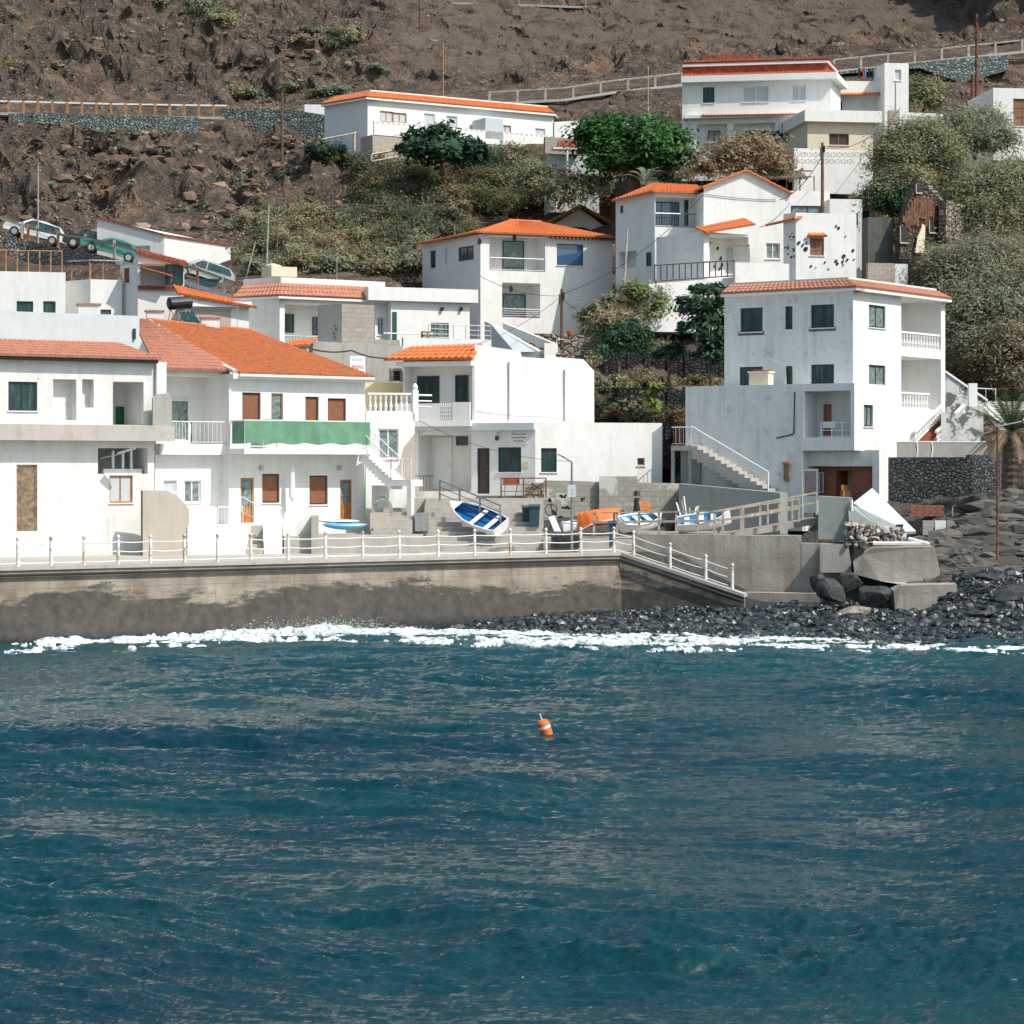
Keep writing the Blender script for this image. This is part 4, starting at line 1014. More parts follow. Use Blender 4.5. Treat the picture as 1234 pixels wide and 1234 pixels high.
# J: wide white house
JC = XY(337, 137.5); JL = along(JC, 285, 180 - 34); JR = along(JC, 470, 32)
fa, fb = Fac(JL, JC), Fac(JC, JR); zJ = Zp(425, 137)
r = root('house', 'wide white house with salmon tile edge, corner porch and dark green window', 'house', fb, zJ)
zt = fb.z(400, 359)
u0, u1, z0, z1 = fb.rect(343, 359, 452, 424); pr = (u0, u1, z0, zt - .35, 2.0, True)
hh = openings(r, fb, [('w', 455, 383, 463, 404, 'whitec')])
hl = [(*fa.rect(300, 362, 331, 402), 1.6, True)]
block(r, [JL, JC, JR, JL + (JR - JC)], zJ, zt, 'white', {1: hh + [pr]})
back_items(r, fb, 2.0, [('w', 338, 378, 355, 401, 'greend'), ('w', 377, 382, 387, 404, 'darkc')])
skirt(r, [JL, JC, JR], zt + .02, .75, .4, .6, 'salmon', .35, 'white')
rail(r, fb.P(u0, z0, -.1), fb.P(u1, z0, -.1), .85, 'steel', gap=.18)
mb = MB(); fbox(mb, fb, fb.u(345), fb.u(376), fb.z(350, 330) , fb.z(350, 318), -3.2, -1.9); mb.lathe(fb.P(fb.u(352), fb.z(352, 318), -2.5), [(0, .5), (.1, .5), (.2, .1)], 8); mb.build('roof_housing', M['cream'], r)
r, f, zt = simple('house', 'long plain white house with lattice window and white roof parapet', 'house', 471, 140.5, 566, 22, 363, Zp(428, 140), specs=[('w', 519, 389, 541, 406, 'grid')])
mb = MB(); fbox(mb, f, -1.5, f.L + .4, zt - .05, f.z(520, 348), -.5, .35); mb.build('parapet', M['white'], r)
mb = MB(); fbox(mb, f, .1, .35, zJ, f.z(480, 376), .003, .06); mb.build('shutter', M['dgreen'], r)
rail(r, f.P(-1.0, zJ + .2, 1.6), f.P(2.0, zJ + .2, 1.6), 1.0, gap=0, midrails=1, top=.035, r=.03)
for px in (532, 555):
    q = MB(); q.lathe(f.at(px, 375, .12), [(0, .04), (.05, .1), (.2, .1), (.26, .03)], 6); q.build('wall_lamp', M['black'], r)
mb = MB(); c0 = XY(507, 134); mb.prism([XY(507, 134), XY(524, 134.2), XY(524, 134.35), XY(507, 134.15)], Zp(421, 134), Zp(399, 134)); o = mb.build('lattice_panel', M['oldwood'], None, 'brown wooden lattice panel on the terrace above the orange tiled roof', 'panel')
mb = MB()
for i in range(2):
    for j in range(4): a = W(509.5 + 8 * i, 418.5 - 5 * j, 133.98); mb.obox(a, (.22, 0, 0), (0, -.02, 0), (0, 0, .13))
mb.build('openings', M['cream'], o)
# terrace wall between this house and the restaurant roof
f = Fac(XY(486, 131.5), XY(592, 133.5)); mb = MB(); fbox(mb, f, 0, f.L, f.z(540, 460), f.z(540, 408), -.25, 0); mb.build('terrace_wall', M['white2'], None, 'pale terrace wall with thin rails above the orange tiled restaurant roof', 'wall')
rail(None, f.P(1.5, f.z(530, 408), -.1), f.P(f.L, f.z(580, 410), -.1), .8, 'galv', gap=0, midrails=2, posts=5, top=.02, r=.014, label='thin grey terrace rails above the orange tiled restaurant roof', cat='railing')
# block tower and walls with sign
r = thing('block_house', 'unfinished grey block-work tower with tall rendered front', 'building', P3(XY(420, 126), Zp(455, 126)))
TC = XY(412, 125.5); TL = along(TC, 383, 180 - 30); TR = along(TC, 451, 30); fa, fb = Fac(TL, TC), Fac(TC, TR)
zt = fb.z(430, 367)
mb = MB(); wall_face(mb, fa, Zp(470, 126), zt, []); mb.build('rendered_wall', plaster('mottled_grey_render', (.42, .41, .38), .3, (.3, .3, .28), (.10, .11, .10), .60), r)
mb = MB(); wall_face(mb, fb, Zp(470, 126), zt, []); tb = TL + (TR - TC); mb.poly([(*TL, zt), (*TC, zt), (*TR, zt), (*tb, zt)]); mb.poly([(*TR, 8), (*tb, 8), (*tb, zt), (*TR, zt)]); mb.poly([(*TL, 8), (*tb, 8), (*tb, zt), (*TL, zt)]); mb.build('block_wall', M['block'], r)
f = Fac(XY(377, 124.0), XY(486, 126.5)); mb = MB(); mb.prism([f.a, f.b, f.b - f.n * 2, f.a - f.n * 2], Zp(500, 125), [f.z(377, 411), f.z(486, 417), f.z(486, 417), f.z(377, 411)]); mb.build('block_wall', M['greyplaster'], None, 'long grey rendered wall below the block-work tower behind the red lettered sign', 'wall')
mb = MB(); mb.prism([XY(451.5, 128.0), XY(482, 129), XY(482, 131), XY(451.5, 130)], Zp(440, 128), Zp(409, 128)); mb.build('side_wall', M['block'], None, 'block-work wall stub to the right of the tower', 'wall')
f = Fac(XY(440, 122.2), XY(486, 123.0)); mb = MB(); fbox(mb, f, 0, f.L, f.z(460, 500), f.z(460, 461), -.4, 0); mb.build('yellow_wall', M['yellow'], None, 'pale yellow wall above the stone balustrade', 'wall')
wf = thing('wall_window', 'small dark framed opening in the grey wall above the yellow wall', 'window', W(474, 460, 123))
mb = MB(); f = Fac(XY(468, 123.1), XY(486, 123.4)); fbox(mb, f, f.u(469), f.u(472), f.z(470, 460), f.z(470, 444), 0, .3); fbox(mb, f, f.u(481), f.u(484), f.z(470, 460), f.z(470, 444), 0, .3); fbox(mb, f, f.u(472), f.u(481), f.z(470, 447), f.z(470, 444), 0, .3); mb.build('frame', M['greywood'], wf)
mb = MB(); fbox(mb, f, f.u(472), f.u(481), f.z(470, 459), f.z(470, 447), 0, .1); mb.build('pane', M['black'], wf)
r, f, zt = simple('roof_hut', 'small orange tiled canopy roof beside the grey block-work tower', 'roof', 345, 123.0, 372, 10, 420, Zp(440, 123), 'white2', 1.5)
tiles(r, f.P(-.3, f.z(350, 419), .6), f.P(f.L - .1, f.z(370, 416), .6), f.P(f.L + .5, f.z(380, 407), -.6), f.P(.3, f.z(352, 410), -.6), 'orange', name='tiles')
# sign
sg = thing('street_sign', 'white square sign with red lettering on a short post above the orange roof', 'sign', W(430, 460, 118.5))
f = Fac(XY(421.5, 118.4), XY(440, 118.7)); mb = MB(); fbox(mb, f, 0, f.L, f.z(430, 449), f.z(430, 429), -.03, .02); mb.build('board', M['fwhite'], sg)
mb = MB(); mb.bar(f.at(433, 460, -.06), f.at(433, 448, -.06), .05); mb.build('post', M['fwhite'], sg)
text('PRISMA', f, 431, 442.8, .27, 'red', .026, sg, w=.60)
for k in range(4): mb = MB(); fbox(mb, f, f.u(424 + k * 3.2), f.u(426.2 + k * 3.2), f.z(430, 435), f.z(430, 432), .021, .026); mb.build('faded_letter', M['blind'], sg)
# solar water heater
sh = thing('solar_heater', 'black solar water heater tank on orange struts above the salmon roof', 'water heater', W(220, 388, 122.5))
mb = MB(); a, b = W(204, 366, 122.3), W(229, 364, 122.9); d = (b - a).normalized(); mb.bar(a, b, .33, 16); mb.bar(a - d * .07, a, .2, 12, .33); mb.bar(b, b + d * .07, .33, 12, .2); mb.build('tank', M['black'], sh, smooth=False)
mb = MB(); mb.poly([W(213, 372, 122.2), W(230, 371, 122.6), W(243, 391, 121.4), W(224, 392, 121.0)]); mb.poly([W(213, 372, 122.3), W(224, 392, 121.1), W(243, 391, 121.5), W(230, 371, 122.7)]); mb.build('panel', M['glass'], sh)
mb = MB()
for (p_, q_) in (((205, 374), (202, 393)), ((206, 374), (216, 394)), ((224, 373), (222, 394)), ((226, 373), (216, 388)), ((227, 373), (236, 392)), ((214, 374), (205, 392))): mb.bar(W(*p_, 122.2), W(*q_, 121.9), .03, 5)
mb.build('frame', M['ochre'], sh)
for k, (px, py, w_, lab) in enumerate(((107, 377, 1.0, 'left'), (186, 384, .8, 'middle'), (253, 392, .9, 'right'))):
    rr = thing('chimney', {'left': 'low white chimney with tiled cap behind the blue-grey parapet', 'middle': 'low white chimney at the top of the salmon roof', 'right': 'white pierced chimney block on the ridge of the orange roof'}[lab], 'chimney', W(px, py + 10, 120 if k else 113))
    c = ORG[rr.name]; mb = MB(); mb.cbox(c, w_, .7, .75, .2); mb.build('stack', M['white2'], rr); mb = MB(); mb.cbox(c + V3(0, 0, .75), w_ + .15, .85, .07, .2); mb.build('cap', M['salmon'], rr)

# ============================================================ F: white house with orange hipped roof
FCn = XY(579, 150.5); FLn = along(FCn, 509, 180 - 60); FRn = along(FCn, 738, 22)
fa, fb = Fac(FLn, FCn), Fac(FCn, FRn); zF0 = Zp(420, 150)
r = root('house', 'two-storey white house with bright orange hipped roof, blue window and two balconies', 'house', fb, zF0)
zt = fb.z(660, 285)
rec = fb.rect(606, 287, 657, 327); rec = (rec[0] - .9, rec[1], rec[2], zt - .05, 1.3, True)
h1 = openings(r, fb, [('w', 671, 294, 703, 320, 'blue')]) + [rec, (*fb.rect(605, 341, 651, 383), 1.4, True)]
h0 = openings(r, fa, [('w', 518, 302, 525, 323, 'dark1'), ('w', 535, 299, 539, 318, 'blind'), ('w', 552, 297, 571, 314, 'dark')])
block(r, [FLn, FCn, FRn, FLn + (FRn - FCn)], zF0, zt, 'white', {0: h0, 1: h1})
back_items(r, fb, 1.3, [('d', 606, 290, 632, 326, 'fblue', .9)]); back_items(r, fb, 1.4, [('d', 606, 354, 634, 382, 'fblue', .85)])
rail(r, fb.P(rec[0] + .05, rec[2], -.05), fb.P(rec[1] - .05, rec[2], -.05), .8, 'steel', gap=.16, top=.03)
q = fb.rect(605, 341, 651, 383); rail(r, fb.P(q[0] + .03, q[2], -.05), fb.P(q[1] - .03, q[2], -.05), .55, 'galv', gap=0, midrails=3)
e = .45; bkL, bkR = FLn - fb.n * 0, FRn - fb.n * 9
zr = zt + .08; A = offs([FLn, FCn, FRn], e)
rL, rR = P3(XY(613, 157), Zp(266, 157)), P3(XY(652, 158.5), Zp(268, 158.5))
tiles(r, P3(A[1], zr), P3(A[2], zr), rR, rL, 'orange', name='roof', row=.5, ridge=True)
tiles(r, P3(A[0], zr - .1), P3(A[1], zr), rL, P3(XY(575, 158), zr + .55), 'orange', name='roof', row=.5)
mb = MB(); mb.poly([P3(A[2], zr), P3(FRn - fb.n * 9, zr), rR]); mb.poly([P3(A[2], zr - .1), rR - V3(0, 0, .1), P3(FRn - fb.n * 9, zr - .1)]); mb.build('hip_roof', M['orange'], r)
mb = MB(); n = 16
for i in range(n):
    u = fb.u(664) + (fb.L - fb.u(664)) * i / (n - 1); fbox(mb, fb, u - .05, u + .05, zt - .12, zt - .005, .003, .38)
mb.build('rafters', M['oldwood'], r)
for px, py in ((577, 291), (619, 287), (615, 348)):
    q = MB(); q.lathe(fb.at(px, py, .12) - V3(0, 0, .2), [(0, .04), (.06, .12), (.3, .12), (.4, .03)], 6); q.build('wall_lamp', M['black'], r)
# white gable house with arched window behind F
g0 = XY(655, 166); g1 = along(g0, 738, 8); f = Fac(g0, g1); r = root('house', 'small gabled house with arched dark window and green posts behind the hipped roof', 'house', f, Zp(300, 166))
zt = f.z(700, 279); block(r, back(f, 7), Zp(300, 166), zt, 'peach', {})
pk = f.at(699, 251, 0); mb = MB(); mb.poly([f.P(0, zt), f.P(f.L, zt), pk]); mb.build('gable', M['white2'], r)
pk = f.at(699, 248, .6); bb = -f.Nn * 7.6
for s_ in (0, 1):
    ed = f.P(-.5 if s_ == 0 else f.L + .5, f.z(700, 275), .6)
    tiles(r, ed, ed + bb, pk + bb, pk, 'orange', name='roof')
    mb = MB(); mb.bar(ed - V3(0, 0, .12), pk - V3(0, 0, .12), .09, 4); mb.build('bargeboard', M['lf_lime'], r)
for px in (663, 738): mb = MB(); mb.bar(f.at(px, 300, .5), f.at(px, 264 if px < 700 else 266, .5), .08, 5); mb.build('post', M['dgreen'], r)
mb = MB(); c = f.at(695, 281, .02); pts = [c + f.D * (1.1 * math.cos(t)) + V3(0, 0, .45 * math.sin(t)) for t in np.linspace(0, math.pi, 10)]; mb.poly(pts); 
mb.poly([c + f.D * -1.1, c + f.D * 1.1, c + f.D * 1.1 + V3(0, 0, -.6), c + f.D * -1.1 + V3(0, 0, -.6)]); mb.build('window', M['glass'], r)
# white ramp stair in front of F
r = thing('ramp_stair', 'sloping white stair parapets rising towards the hipped roof house', 'staircase', W(640, 440, 137))
def slab(p, q, w, t): 
    d = Vector(q) - Vector(p); mb = MB(); n2 = Vector((-d.y, d.x, 0)).normalized() * w; mb.obox(Vector(p) - V3(0, 0, t), d, n2, (0, 0, t)); return mb
slab(W(592, 391, 136), W(650, 424, 134.5), .5, 1.4).build('parapet', M['white'], r)
slab(W(606, 389, 139.5), W(668, 414, 138), .45, .5).build('parapet', M['white'], r)
mb = MB(); mb.poly([W(584, 387, 136.4), W(592, 391, 136), W(650, 424, 134.6), W(620, 424, 134.7), W(584, 416, 136.4)]); mb.build('side_wall', M['bluegrey'], r)
mb = MB(); mb.prism([XY(656, 133.5), XY(670, 133.7), XY(670, 135), XY(656, 134.8)], Zp(445, 134), Zp(414, 134)); mb.build('pillar', M['white'], r)
f = Fac(XY(575, 142), XY(740, 143)); mb = MB(); fbox(mb, f, f.u(596), f.L, f.z(660, 445), f.z(660, 402), -.4, 0); mb.build('garden_wall', M['ruinstone'], None, 'low tan stone wall at the foot of the hipped roof house', 'wall')
rail(None, W(671, 428, 134), W(699, 430, 134.4), .9, gap=.8, mat='fwhite', top=.03, label='white pipe railing at the right end of the restaurant roof', cat='railing')

# ============================================================ G: gable house cluster
GC = XY(789, 148.5); GL = along(GC, 742, 180 - 48); GR = along(GC, 848, 15)
fa, fb = Fac(GL, GC), Fac(GC, GR); zG = Zp(338, 150)
r = root('house', 'white house with orange hipped roof and blue glazed balcony beside the gable house', 'house', fb, zG)
zt = fb.z(815, 233)
hb = fb.rect(775, 243, 845, 274); bal = (max(hb[0], .05), hb[1], hb[2], zt - .25, 1.2, True)
h0 = openings(r, fa, [('w', 747, 248, 751, 257, 'dark1'), ('w', 778, 304, 785, 321, 'greend')]) + [(*fa.rect(746, 303, 767, 323), .8, True)]
block(r, [GL, GC, GR, GL + (GR - GC)], zG, zt, 'white2', {0: h0, 1: [bal]})
back_items(r, fb, 1.2, [('w', 776, 243, 819, 272, 'blue2'), ('w', 825, 241, 842, 272, 'greend')])
rail(r, fb.P(bal[0], bal[2], -.02), fb.P(bal[1], bal[2], -.02), .85, 'steel', gap=.16, top=.04)
A = offs([GL, GC, GR], .4); rL, rR = P3(XY(793, 154), Zp(221, 154)), P3(XY(840, 155), Zp(223, 155))
tiles(r, P3(A[1], zt + .05), P3(A[2], zt + .05), rR, rL, 'orange', name='roof', row=.5); tiles(r, P3(A[0], zt - .25), P3(A[1], zt + .05), rL, rL + V3(-.3, .3, 0), 'orange', name='roof', row=.5)
# gable house
HC = XY(848, 147.2); HR = along(HC, 952, 9); f = Fac(HC, HR)
r = root('house', 'white gable-fronted house with plain wall and thin orange roof edge', 'house', f, zG)
zl = f.z(850, 226); zr_ = f.z(945, 233); pk = f.at(899, 206)
block(r, back(f, 9), Zp(345, 148), zr_, 'white', {0: openings(r, f, [('w', 923, 293, 940, 312, 'whitec')])})
mb = MB(); mb.poly([f.P(0, zr_), f.P(f.L, zr_), pk, f.P(0, zl)]); mb.build('gable', M['white'], r)
bb = -f.Nn * 9
tiles(r, f.P(-.1, zl, .25), f.P(-.1, zl, .25) + bb, pk + bb + f.Nn * .25 + V3(0, 0, .05), pk + f.Nn * .25 + V3(0, 0, .05), 'orange', name='roof')
tiles(r, f.P(f.L + .1, zr_, .25), f.P(f.L + .1, zr_, .25) + bb, pk + bb + f.Nn * .25 + V3(0, 0, .05), pk + f.Nn * .25 + V3(0, 0, .05), 'orange', name='roof')
mb = MB(); mb.tube(sag(f.at(849, 234, .06), f.at(935, 241, .06), .08), .02, 4); mb.build('wall_cable', M['cable'], r)
# porch with spotted wall in front
PC = XY(848, 142.5); PR = along(PC, 904, 35); f = Fac(PC, PR)
r = root('porch', 'open porch with orange tile edge and white wall spotted with black stones', 'porch', f, Zp(340, 143))
zt = f.z(876, 281)
hh = [(*f.rect(855, 284, 902, 330), 1.5, True)]
block(r, back(f, 4.5), Zp(345, 143), zt, 'white', {0: hh})
tiles(r, f.P(-.2, f.z(848, 281), .5), f.P(f.L, f.z(904, 268) - .15, .5), f.P(f.L, f.z(904, 262), -.5), f.P(-.2, f.z(850, 274), -.5), 'orange', name='roof')
mb = MB(); fbox(mb, f, f.u(855), f.u(902), f.z(878, 296), f.z(878, 293), .0, .12); mb.build('beam', M['oldwood'], r)
g = inner(f, 1.5)
def spots(par, fc, x0, y0, x1, y1, n, seed, out=.003, s0=.08, s1=.2):
    rd_ = random.Random(seed); mb = MB()
    for k in range(n):
        x, y = rd_.uniform(x0, x1), rd_.uniform(y0, y1); c = fc.at(x, y, out); a = rd_.uniform(.5, 1.3); s_ = rd_.uniform(s0, s1); w_ = s_ * rd_.uniform(.3, .8)
        ax = fc.D * math.cos(a) + V3(0, 0, math.sin(a)); bx = fc.D * -math.sin(a) + V3(0, 0, math.cos(a))
        pts = [c + ax * (s_ * math.cos(t) * rd_.uniform(.8, 1.1)) + bx * (w_ * math.sin(t)) for t in np.linspace(0, 2 * math.pi, 9)[:-1]]
        mb.poly(pts); mb.poly([p - fc.Nn * .0 + fc.Nn * .03 for p in pts])
        for i in range(8): mb.poly([pts[i], pts[(i + 1) % 8], pts[(i + 1) % 8] + fc.Nn * .03, pts[i] + fc.Nn * .03])
    return mb.build('inlaid_stones', M['basalt'], par)
spots(r, g, 858, 298, 900, 325, 16, 3); back_items(r, f, 1.5, [('d', 876, 299, 886, 326, 'bluegrey', 0)])
# terrace wall under it + railing
f = Fac(XY(782, 140.5), XY(886, 142.5)); mb = MB(); mb.prism([f.a, f.b, f.b - f.n * 3.5, f.a - f.n * 3.5], Zp(400, 141), [f.z(784, 342), f.z(886, 334), f.z(886, 334), f.z(784, 342)]); mb.build('terrace_wall', M['white2'], None, 'pale wall below the dark wooden terrace railing of the gable house', 'wall')
rail(None, P3(XY(789, 140.8), Zp(340, 140.8)), P3(XY(884, 142.4), Zp(334, 142.4)), 1.0, 'dbrown', gap=.38, r=.045, top=.05, label='dark wooden railing on the terrace before the gable house', cat='railing')
f = Fac(XY(886, 141.6), XY(960, 142.8)); mb = MB(); fbox(mb, f, 0, f.L, f.z(920, 350), f.z(920, 317), -.3, 0); fbox(mb, f, 0, f.u(912), f.z(900, 317), f.z(900, 268), -.3, -.1) if False else None; mb.build('parapet_wall', M['white'], None, 'white parapet wall right of the dark wooden railing', 'wall')
mb = MB(); mb.prism([XY(904, 145.3), XY(913, 145.4), XY(913, 147), XY(904, 147)], Zp(330, 145), Zp(268, 145)); mb.build('white_buttress', M['white'], None, 'white buttress between the porch and the white framed window', 'wall')
# spotted house
SC_ = XY(959, 142.4); SL = along(SC_, 944, 180 - 50); SR = along(SC_, 1032, 12); fa, fb = Fac(SL, SC_), Fac(SC_, SR)
r = root('house', 'flat-roofed white house dotted with black inlaid stones around a small brown window', 'house', fb, Zp(340, 143))
zt = fb.z(995, 257); hh = openings(r, fb, [('w', 976, 287, 993, 308, 'rustg')])
block(r, [SL, SC_, SR, SL + (SR - SC_) * .6], Zp(345, 143), zt, 'white', {1: hh})
tiles(r, fb.at(973, 285, .3), fb.at(995, 285, .3), fb.at(994, 281, .02), fb.at(974, 281, .02), 'orange', name='canopy')
tiles(r, fa.P(-1.2, fa.z(946, 270), .3), fa.P(fa.L + .2, fa.z(958, 264), .3), fa.P(fa.L + .2, fa.z(958, 260), -.5), fa.P(-.8, fa.z(946, 266), -.5), 'orange', name='canopy')
spots(r, fb, 962, 278, 973, 310, 5, 11, s0=.07, s1=.17); spots(r, fb, 999, 272, 1030, 326, 12, 17, s0=.07, s1=.18); spots(r, fb, 975, 311, 1000, 325, 4, 23, s0=.07, s1=.13); spots(r, fa, 946, 278, 958, 310, 14, 29, s0=.04, s1=.10)
# upper part of that cluster
r, f, zt = simple('house', 'long low white upper house with dark verandah window behind the leaning pole', 'house', 940, 151.0, 1000, 6, 230, Zp(300, 150), specs=[('w', 953, 248, 994, 262, 'darkc')], pt=960)
r, f, zt = simple('house', 'white flat-roofed annex with slim dark window at the right of the spotted house', 'house', 1000, 150.0, 1039, 8, 240, Zp(330, 150), specs=[('w', 1031, 257, 1034, 272, 'dark1')])
r, f, zt = simple('shed', 'tiny white shed with dark green door beside the ruined stone house', 'shed', 1036, 152.0, 1052, 14, 252, Zp(280, 152), specs=[('d', 1038, 254, 1048, 272, 'dgreen', 0)], depth=2.5)
tiles(r, f.P(-.1, zt, .25), f.P(f.L + .2, zt, .25), f.P(f.L + .2, zt + .3, -.6), f.P(-.1, zt + .3, -.6), 'salmon', name='roof')
r, f, zt = simple('wall', 'dark grey weathered wall beside the ruined stone house', 'wall', 1046, 147.5, 1076, 10, 262, Zp(325, 147), 'darkwall', 1.2)
r, f, zt = simple('wall', 'low tan block wall between the tall house roof and the ruin', 'wall', 1046, 140.5, 1078, 8, 317, Zp(345, 140), 'tanblock', .4)
r, f, zt = simple('wall', 'short white wall end right of the low tan block wall', 'wall', 1078.5, 141, 1094, 8, 318, Zp(345, 140), 'white2', .4)
# pergola behind
r = thing('pergola', 'dark reed-topped pergola behind the gable roof', 'pergola', W(948, 236, 160))
mb = MB()
for i in range(18): mb.bar(W(914 + i * 3.2, 207 + (i % 3), 158.5), W(918 + i * 3.2, 215 + (i % 2), 157.6), .06, 4)
for y_, yy in ((207, 158.5), (214, 157.6)): mb.bar(W(912, y_, yy), W(978, y_ - 1, yy), .06, 4)
mb.build('reed_roof', M['oldwood'], r)
for px in (920, 948, 964, 981): mb = MB(); mb.bar(W(px, 238, 158), W(px, 212, 158), .05, 4); mb.build('post', M['polewood'], r)
# ruin
r = thing('ruined_house', 'ruined stone house with jagged gable, rust-brown plank front and empty windows', 'ruin', W(1110, 300, 149))
f = Fac(XY(1083, 146.5), XY(1152, 148.5))
mb = MB()
def px_poly(f_, pts, out): return [f_.at(x, y, out) for x, y in pts]
gab = [(1084, 312), (1084, 280), (1088, 262), (1096, 240), (1107, 212), (1118, 222), (1128, 238), (1140, 246), (1140, 312)]
front = px_poly(f, gab, 0); bkp = px_poly(f, gab, -.45); mb.poly(front); mb.poly(bkp[::-1])
for i in range(len(gab)): j = (i + 1) % len(gab); mb.poly([front[i], front[j], bkp[j], bkp[i]])
mb.build('gable_wall', M['ruindark'], r)
mb = MB(); pl = random.Random(4)
for k in range(13):
    x = 1087 + k * 3.3; ytop = np.interp(x, [1086, 1096, 1105, 1112, 1120, 1128], [262, 244, 233, 236, 240, 258]); yb = 268 + 7 * math.sin(k * 1.7) + (10 if k in (2, 3) else 0)
    u0_, u1_ = f.u(x), f.u(x + 3.0); z1_ = f.z(x, ytop + pl.uniform(-1, 3)); z0_ = f.z(x, yb); fbox(mb, f, u0_, u1_, min(z0_, z1_ - .2), z1_, .02, .07)
mb.build('plank_front', M['rust'], r)
for (x0, y0, x1, y1) in ((1084, 272, 1092, 292), (1119, 266, 1128, 280), (1103, 222, 1109, 232)):
    u0_, u1_, z0_, z1_ = f.rect(x0, y0, x1, y1); mb = MB(); fbox(mb, f, u0_, u1_, z0_, z1_, .075, .09); o = mb.build('window', M['black'], r)
    mb = MB(); fbox(mb, f, u0_ - .05, u1_ + .05, z0_ - .1, z0_, .075, .16); fbox(mb, f, u0_ - .06, u0_, z0_, z1_, .075, .14); mb.build('frame', M['greywood'], o)
mb = MB(); f2 = Fac(XY(1140, 147.2), XY(1165, 149.5)); 
for k in range(9):
    z_ = f2.z(1150, 288 - k * 5.0); w_ = f2.L * (.62 + .3 * pl.random()); fbox(mb, f2, 0, w_ * .5, z_, z_ + .24, -.5, 0); fbox(mb, f2, w_ * .52, w_, z_, z_ + .22, -.45, .02)
mb.build('stone_quoins', M['ruinstone'], r)
mb = MB(); 
for k in range(12): c = f.at(1110 + k * 2.8, 216 + k * 3.1, -.2); mb.cbox(c, .42, .4, .25, pl.uniform(0, 1))
mb.build('gable_stones', M['ruinstone'], r)
mb = MB(); mb.poly(px_poly(f, [(1100, 305), (1103, 286), (1110, 270), (1112, 274), (1111, 305)], .25)); mb.poly(px_poly(f, [(1100, 305), (1111, 305), (1112, 274), (1110, 270), (1103, 286)], .15)); mb.build('leaning_board', M['cream'], r)

# ============================================================ top houses
UC = XY(443, 182); UL_ = along(UC, 391, 180 - 46); UR_ = along(UC, 667, 31); fa, fb = Fac(UL_, UC), Fac(UC, UR_); zU0 = Zp(163, 183)
r = root('house', 'long low white hillside bungalow with orange tile edge and pierced terrace wall', 'house', fb, zU0)
zt = fb.z(550, 127)
h1 = openings(r, fb, [('w', 458, 134, 474, 147, 'woodw'), ('w', 474, 136, 490, 148, 'woodw'), ('w', 511, 137, 524, 153, 'blind'), ('w', 538, 140, 551, 156, 'blind'), ('w', 573, 145, 582, 155, 'darkc'), ('w', 603, 151, 616, 162, 'woodw'), ('w', 645, 155, 657, 165, 'blind2')])
block(r, [UL_, UC, UR_, UL_ + (UR_ - UC)], zU0, zt, 'white', {1: h1})
skirt(r, [UL_, UC, UR_], zt + .02, .62, .35, .9, 'orange', .12, 'white')
f = Fac(fb.a + fb.n * 2.2, fb.b + fb.n * 2.2)
mb = MB(); fbox(mb, f, -.6, f.L, zU0 - .4, zU0 + .62, -.15, 0); 
mb.build('terrace_parapet', M['white'], r)
mb = MB(); n = int(f.L / .45)
for i in range(n): fbox(mb, f, -.4 + i * .45, -.4 + i * .45 + .22, zU0 + .5, zU0 + .62, 0, .012)
mb.build('pierced_pattern', M['blind'], r)
mb = MB(); mb.obox(f.P(f.u(585), zU0, .0), f.D * 1.6, -f.Nn * 2, (0, 0, 1.6)); mb.build('screen_wall', M['bluegrey'], r)
mb = MB(); fbox(mb, f, -.7, f.L + .1, zU0 - 3.4, zU0 - .4, -2.0, -.05); mb.build('base_wall', M['tanblock'], None, 'tan block base wall under the long hillside bungalow', 'wall')
PADS.append((np.array([[*f.a], [*f.b], [*(f.b - f.n * 9)], [*(f.a - f.n * 9)]]), zU0))
r, f, zt = simple('annex', 'low white annex with curved top at the left end of the bungalow', 'building', 367, 200.5, 400, 4, 126, Zp(140, 200.5), depth=2.5)
mb = MB(); a, b = W(388, 168, 181), W(430, 160, 182.4); mb.bar(a, b, .07, 5); mb.bar(W(427, 188, 182), W(427, 159, 182.4), .12, 5); mb.build('gate_beam', M['greywood'], None, 'grey wooden beam and post beside the blue-grey stone wall', 'beam')
rail(None, W(448, 196, 176), W(482, 190, 177), .6, 'greywood', gap=1.2, r=.08, top=.1, label='pale curved timber fence stub below the bungalow', cat='fence')
# white walls between bungalow and right house
f = Fac(XY(668, 180), XY(790, 183)); mb = MB(); mb.prism([f.a, f.b, f.b - f.n * .3, f.a - f.n * .3], Zp(200, 181), [f.z(668, 147), f.z(790, 140), f.z(790, 140), f.z(668, 147)]); mb.build('garden_wall', M['white'], None, 'long white garden wall behind the big green tree', 'wall')
r, f, zt = simple('small_house', 'small white house with red-orange canopy half hidden by the big green tree', 'house', 662, 168, 722, 8, 188, Zp(228, 168), 'bluegrey', 2.2, specs=[('w', 672, 205, 688, 214, 'dark')])
tiles(r, f.P(f.u(668), f.z(670, 180), .8), f.P(f.u(700), f.z(690, 179), .8), f.P(f.u(700), f.z(690, 168), -.6), f.P(f.u(674), f.z(676, 168), -.6), 'brick', name='canopy')
mb = MB(); fbox(mb, f, f.u(664), f.u(700), f.z(680, 182), f.z(680, 180), -.1, 1.0); mb.bar(f.at(681, 214, .9), f.at(681, 182, .9), .07); mb.build('porch', M['white'], r)
mb = MB(); f2 = Fac(XY(657, 174.5), XY(700, 175.5)); fbox(mb, f2, 0, f2.L, f2.z(680, 186), f2.z(680, 166), -.3, 0); mb.build('block_wall', M['block'], None, 'grey block wall below the long white garden wall', 'wall')
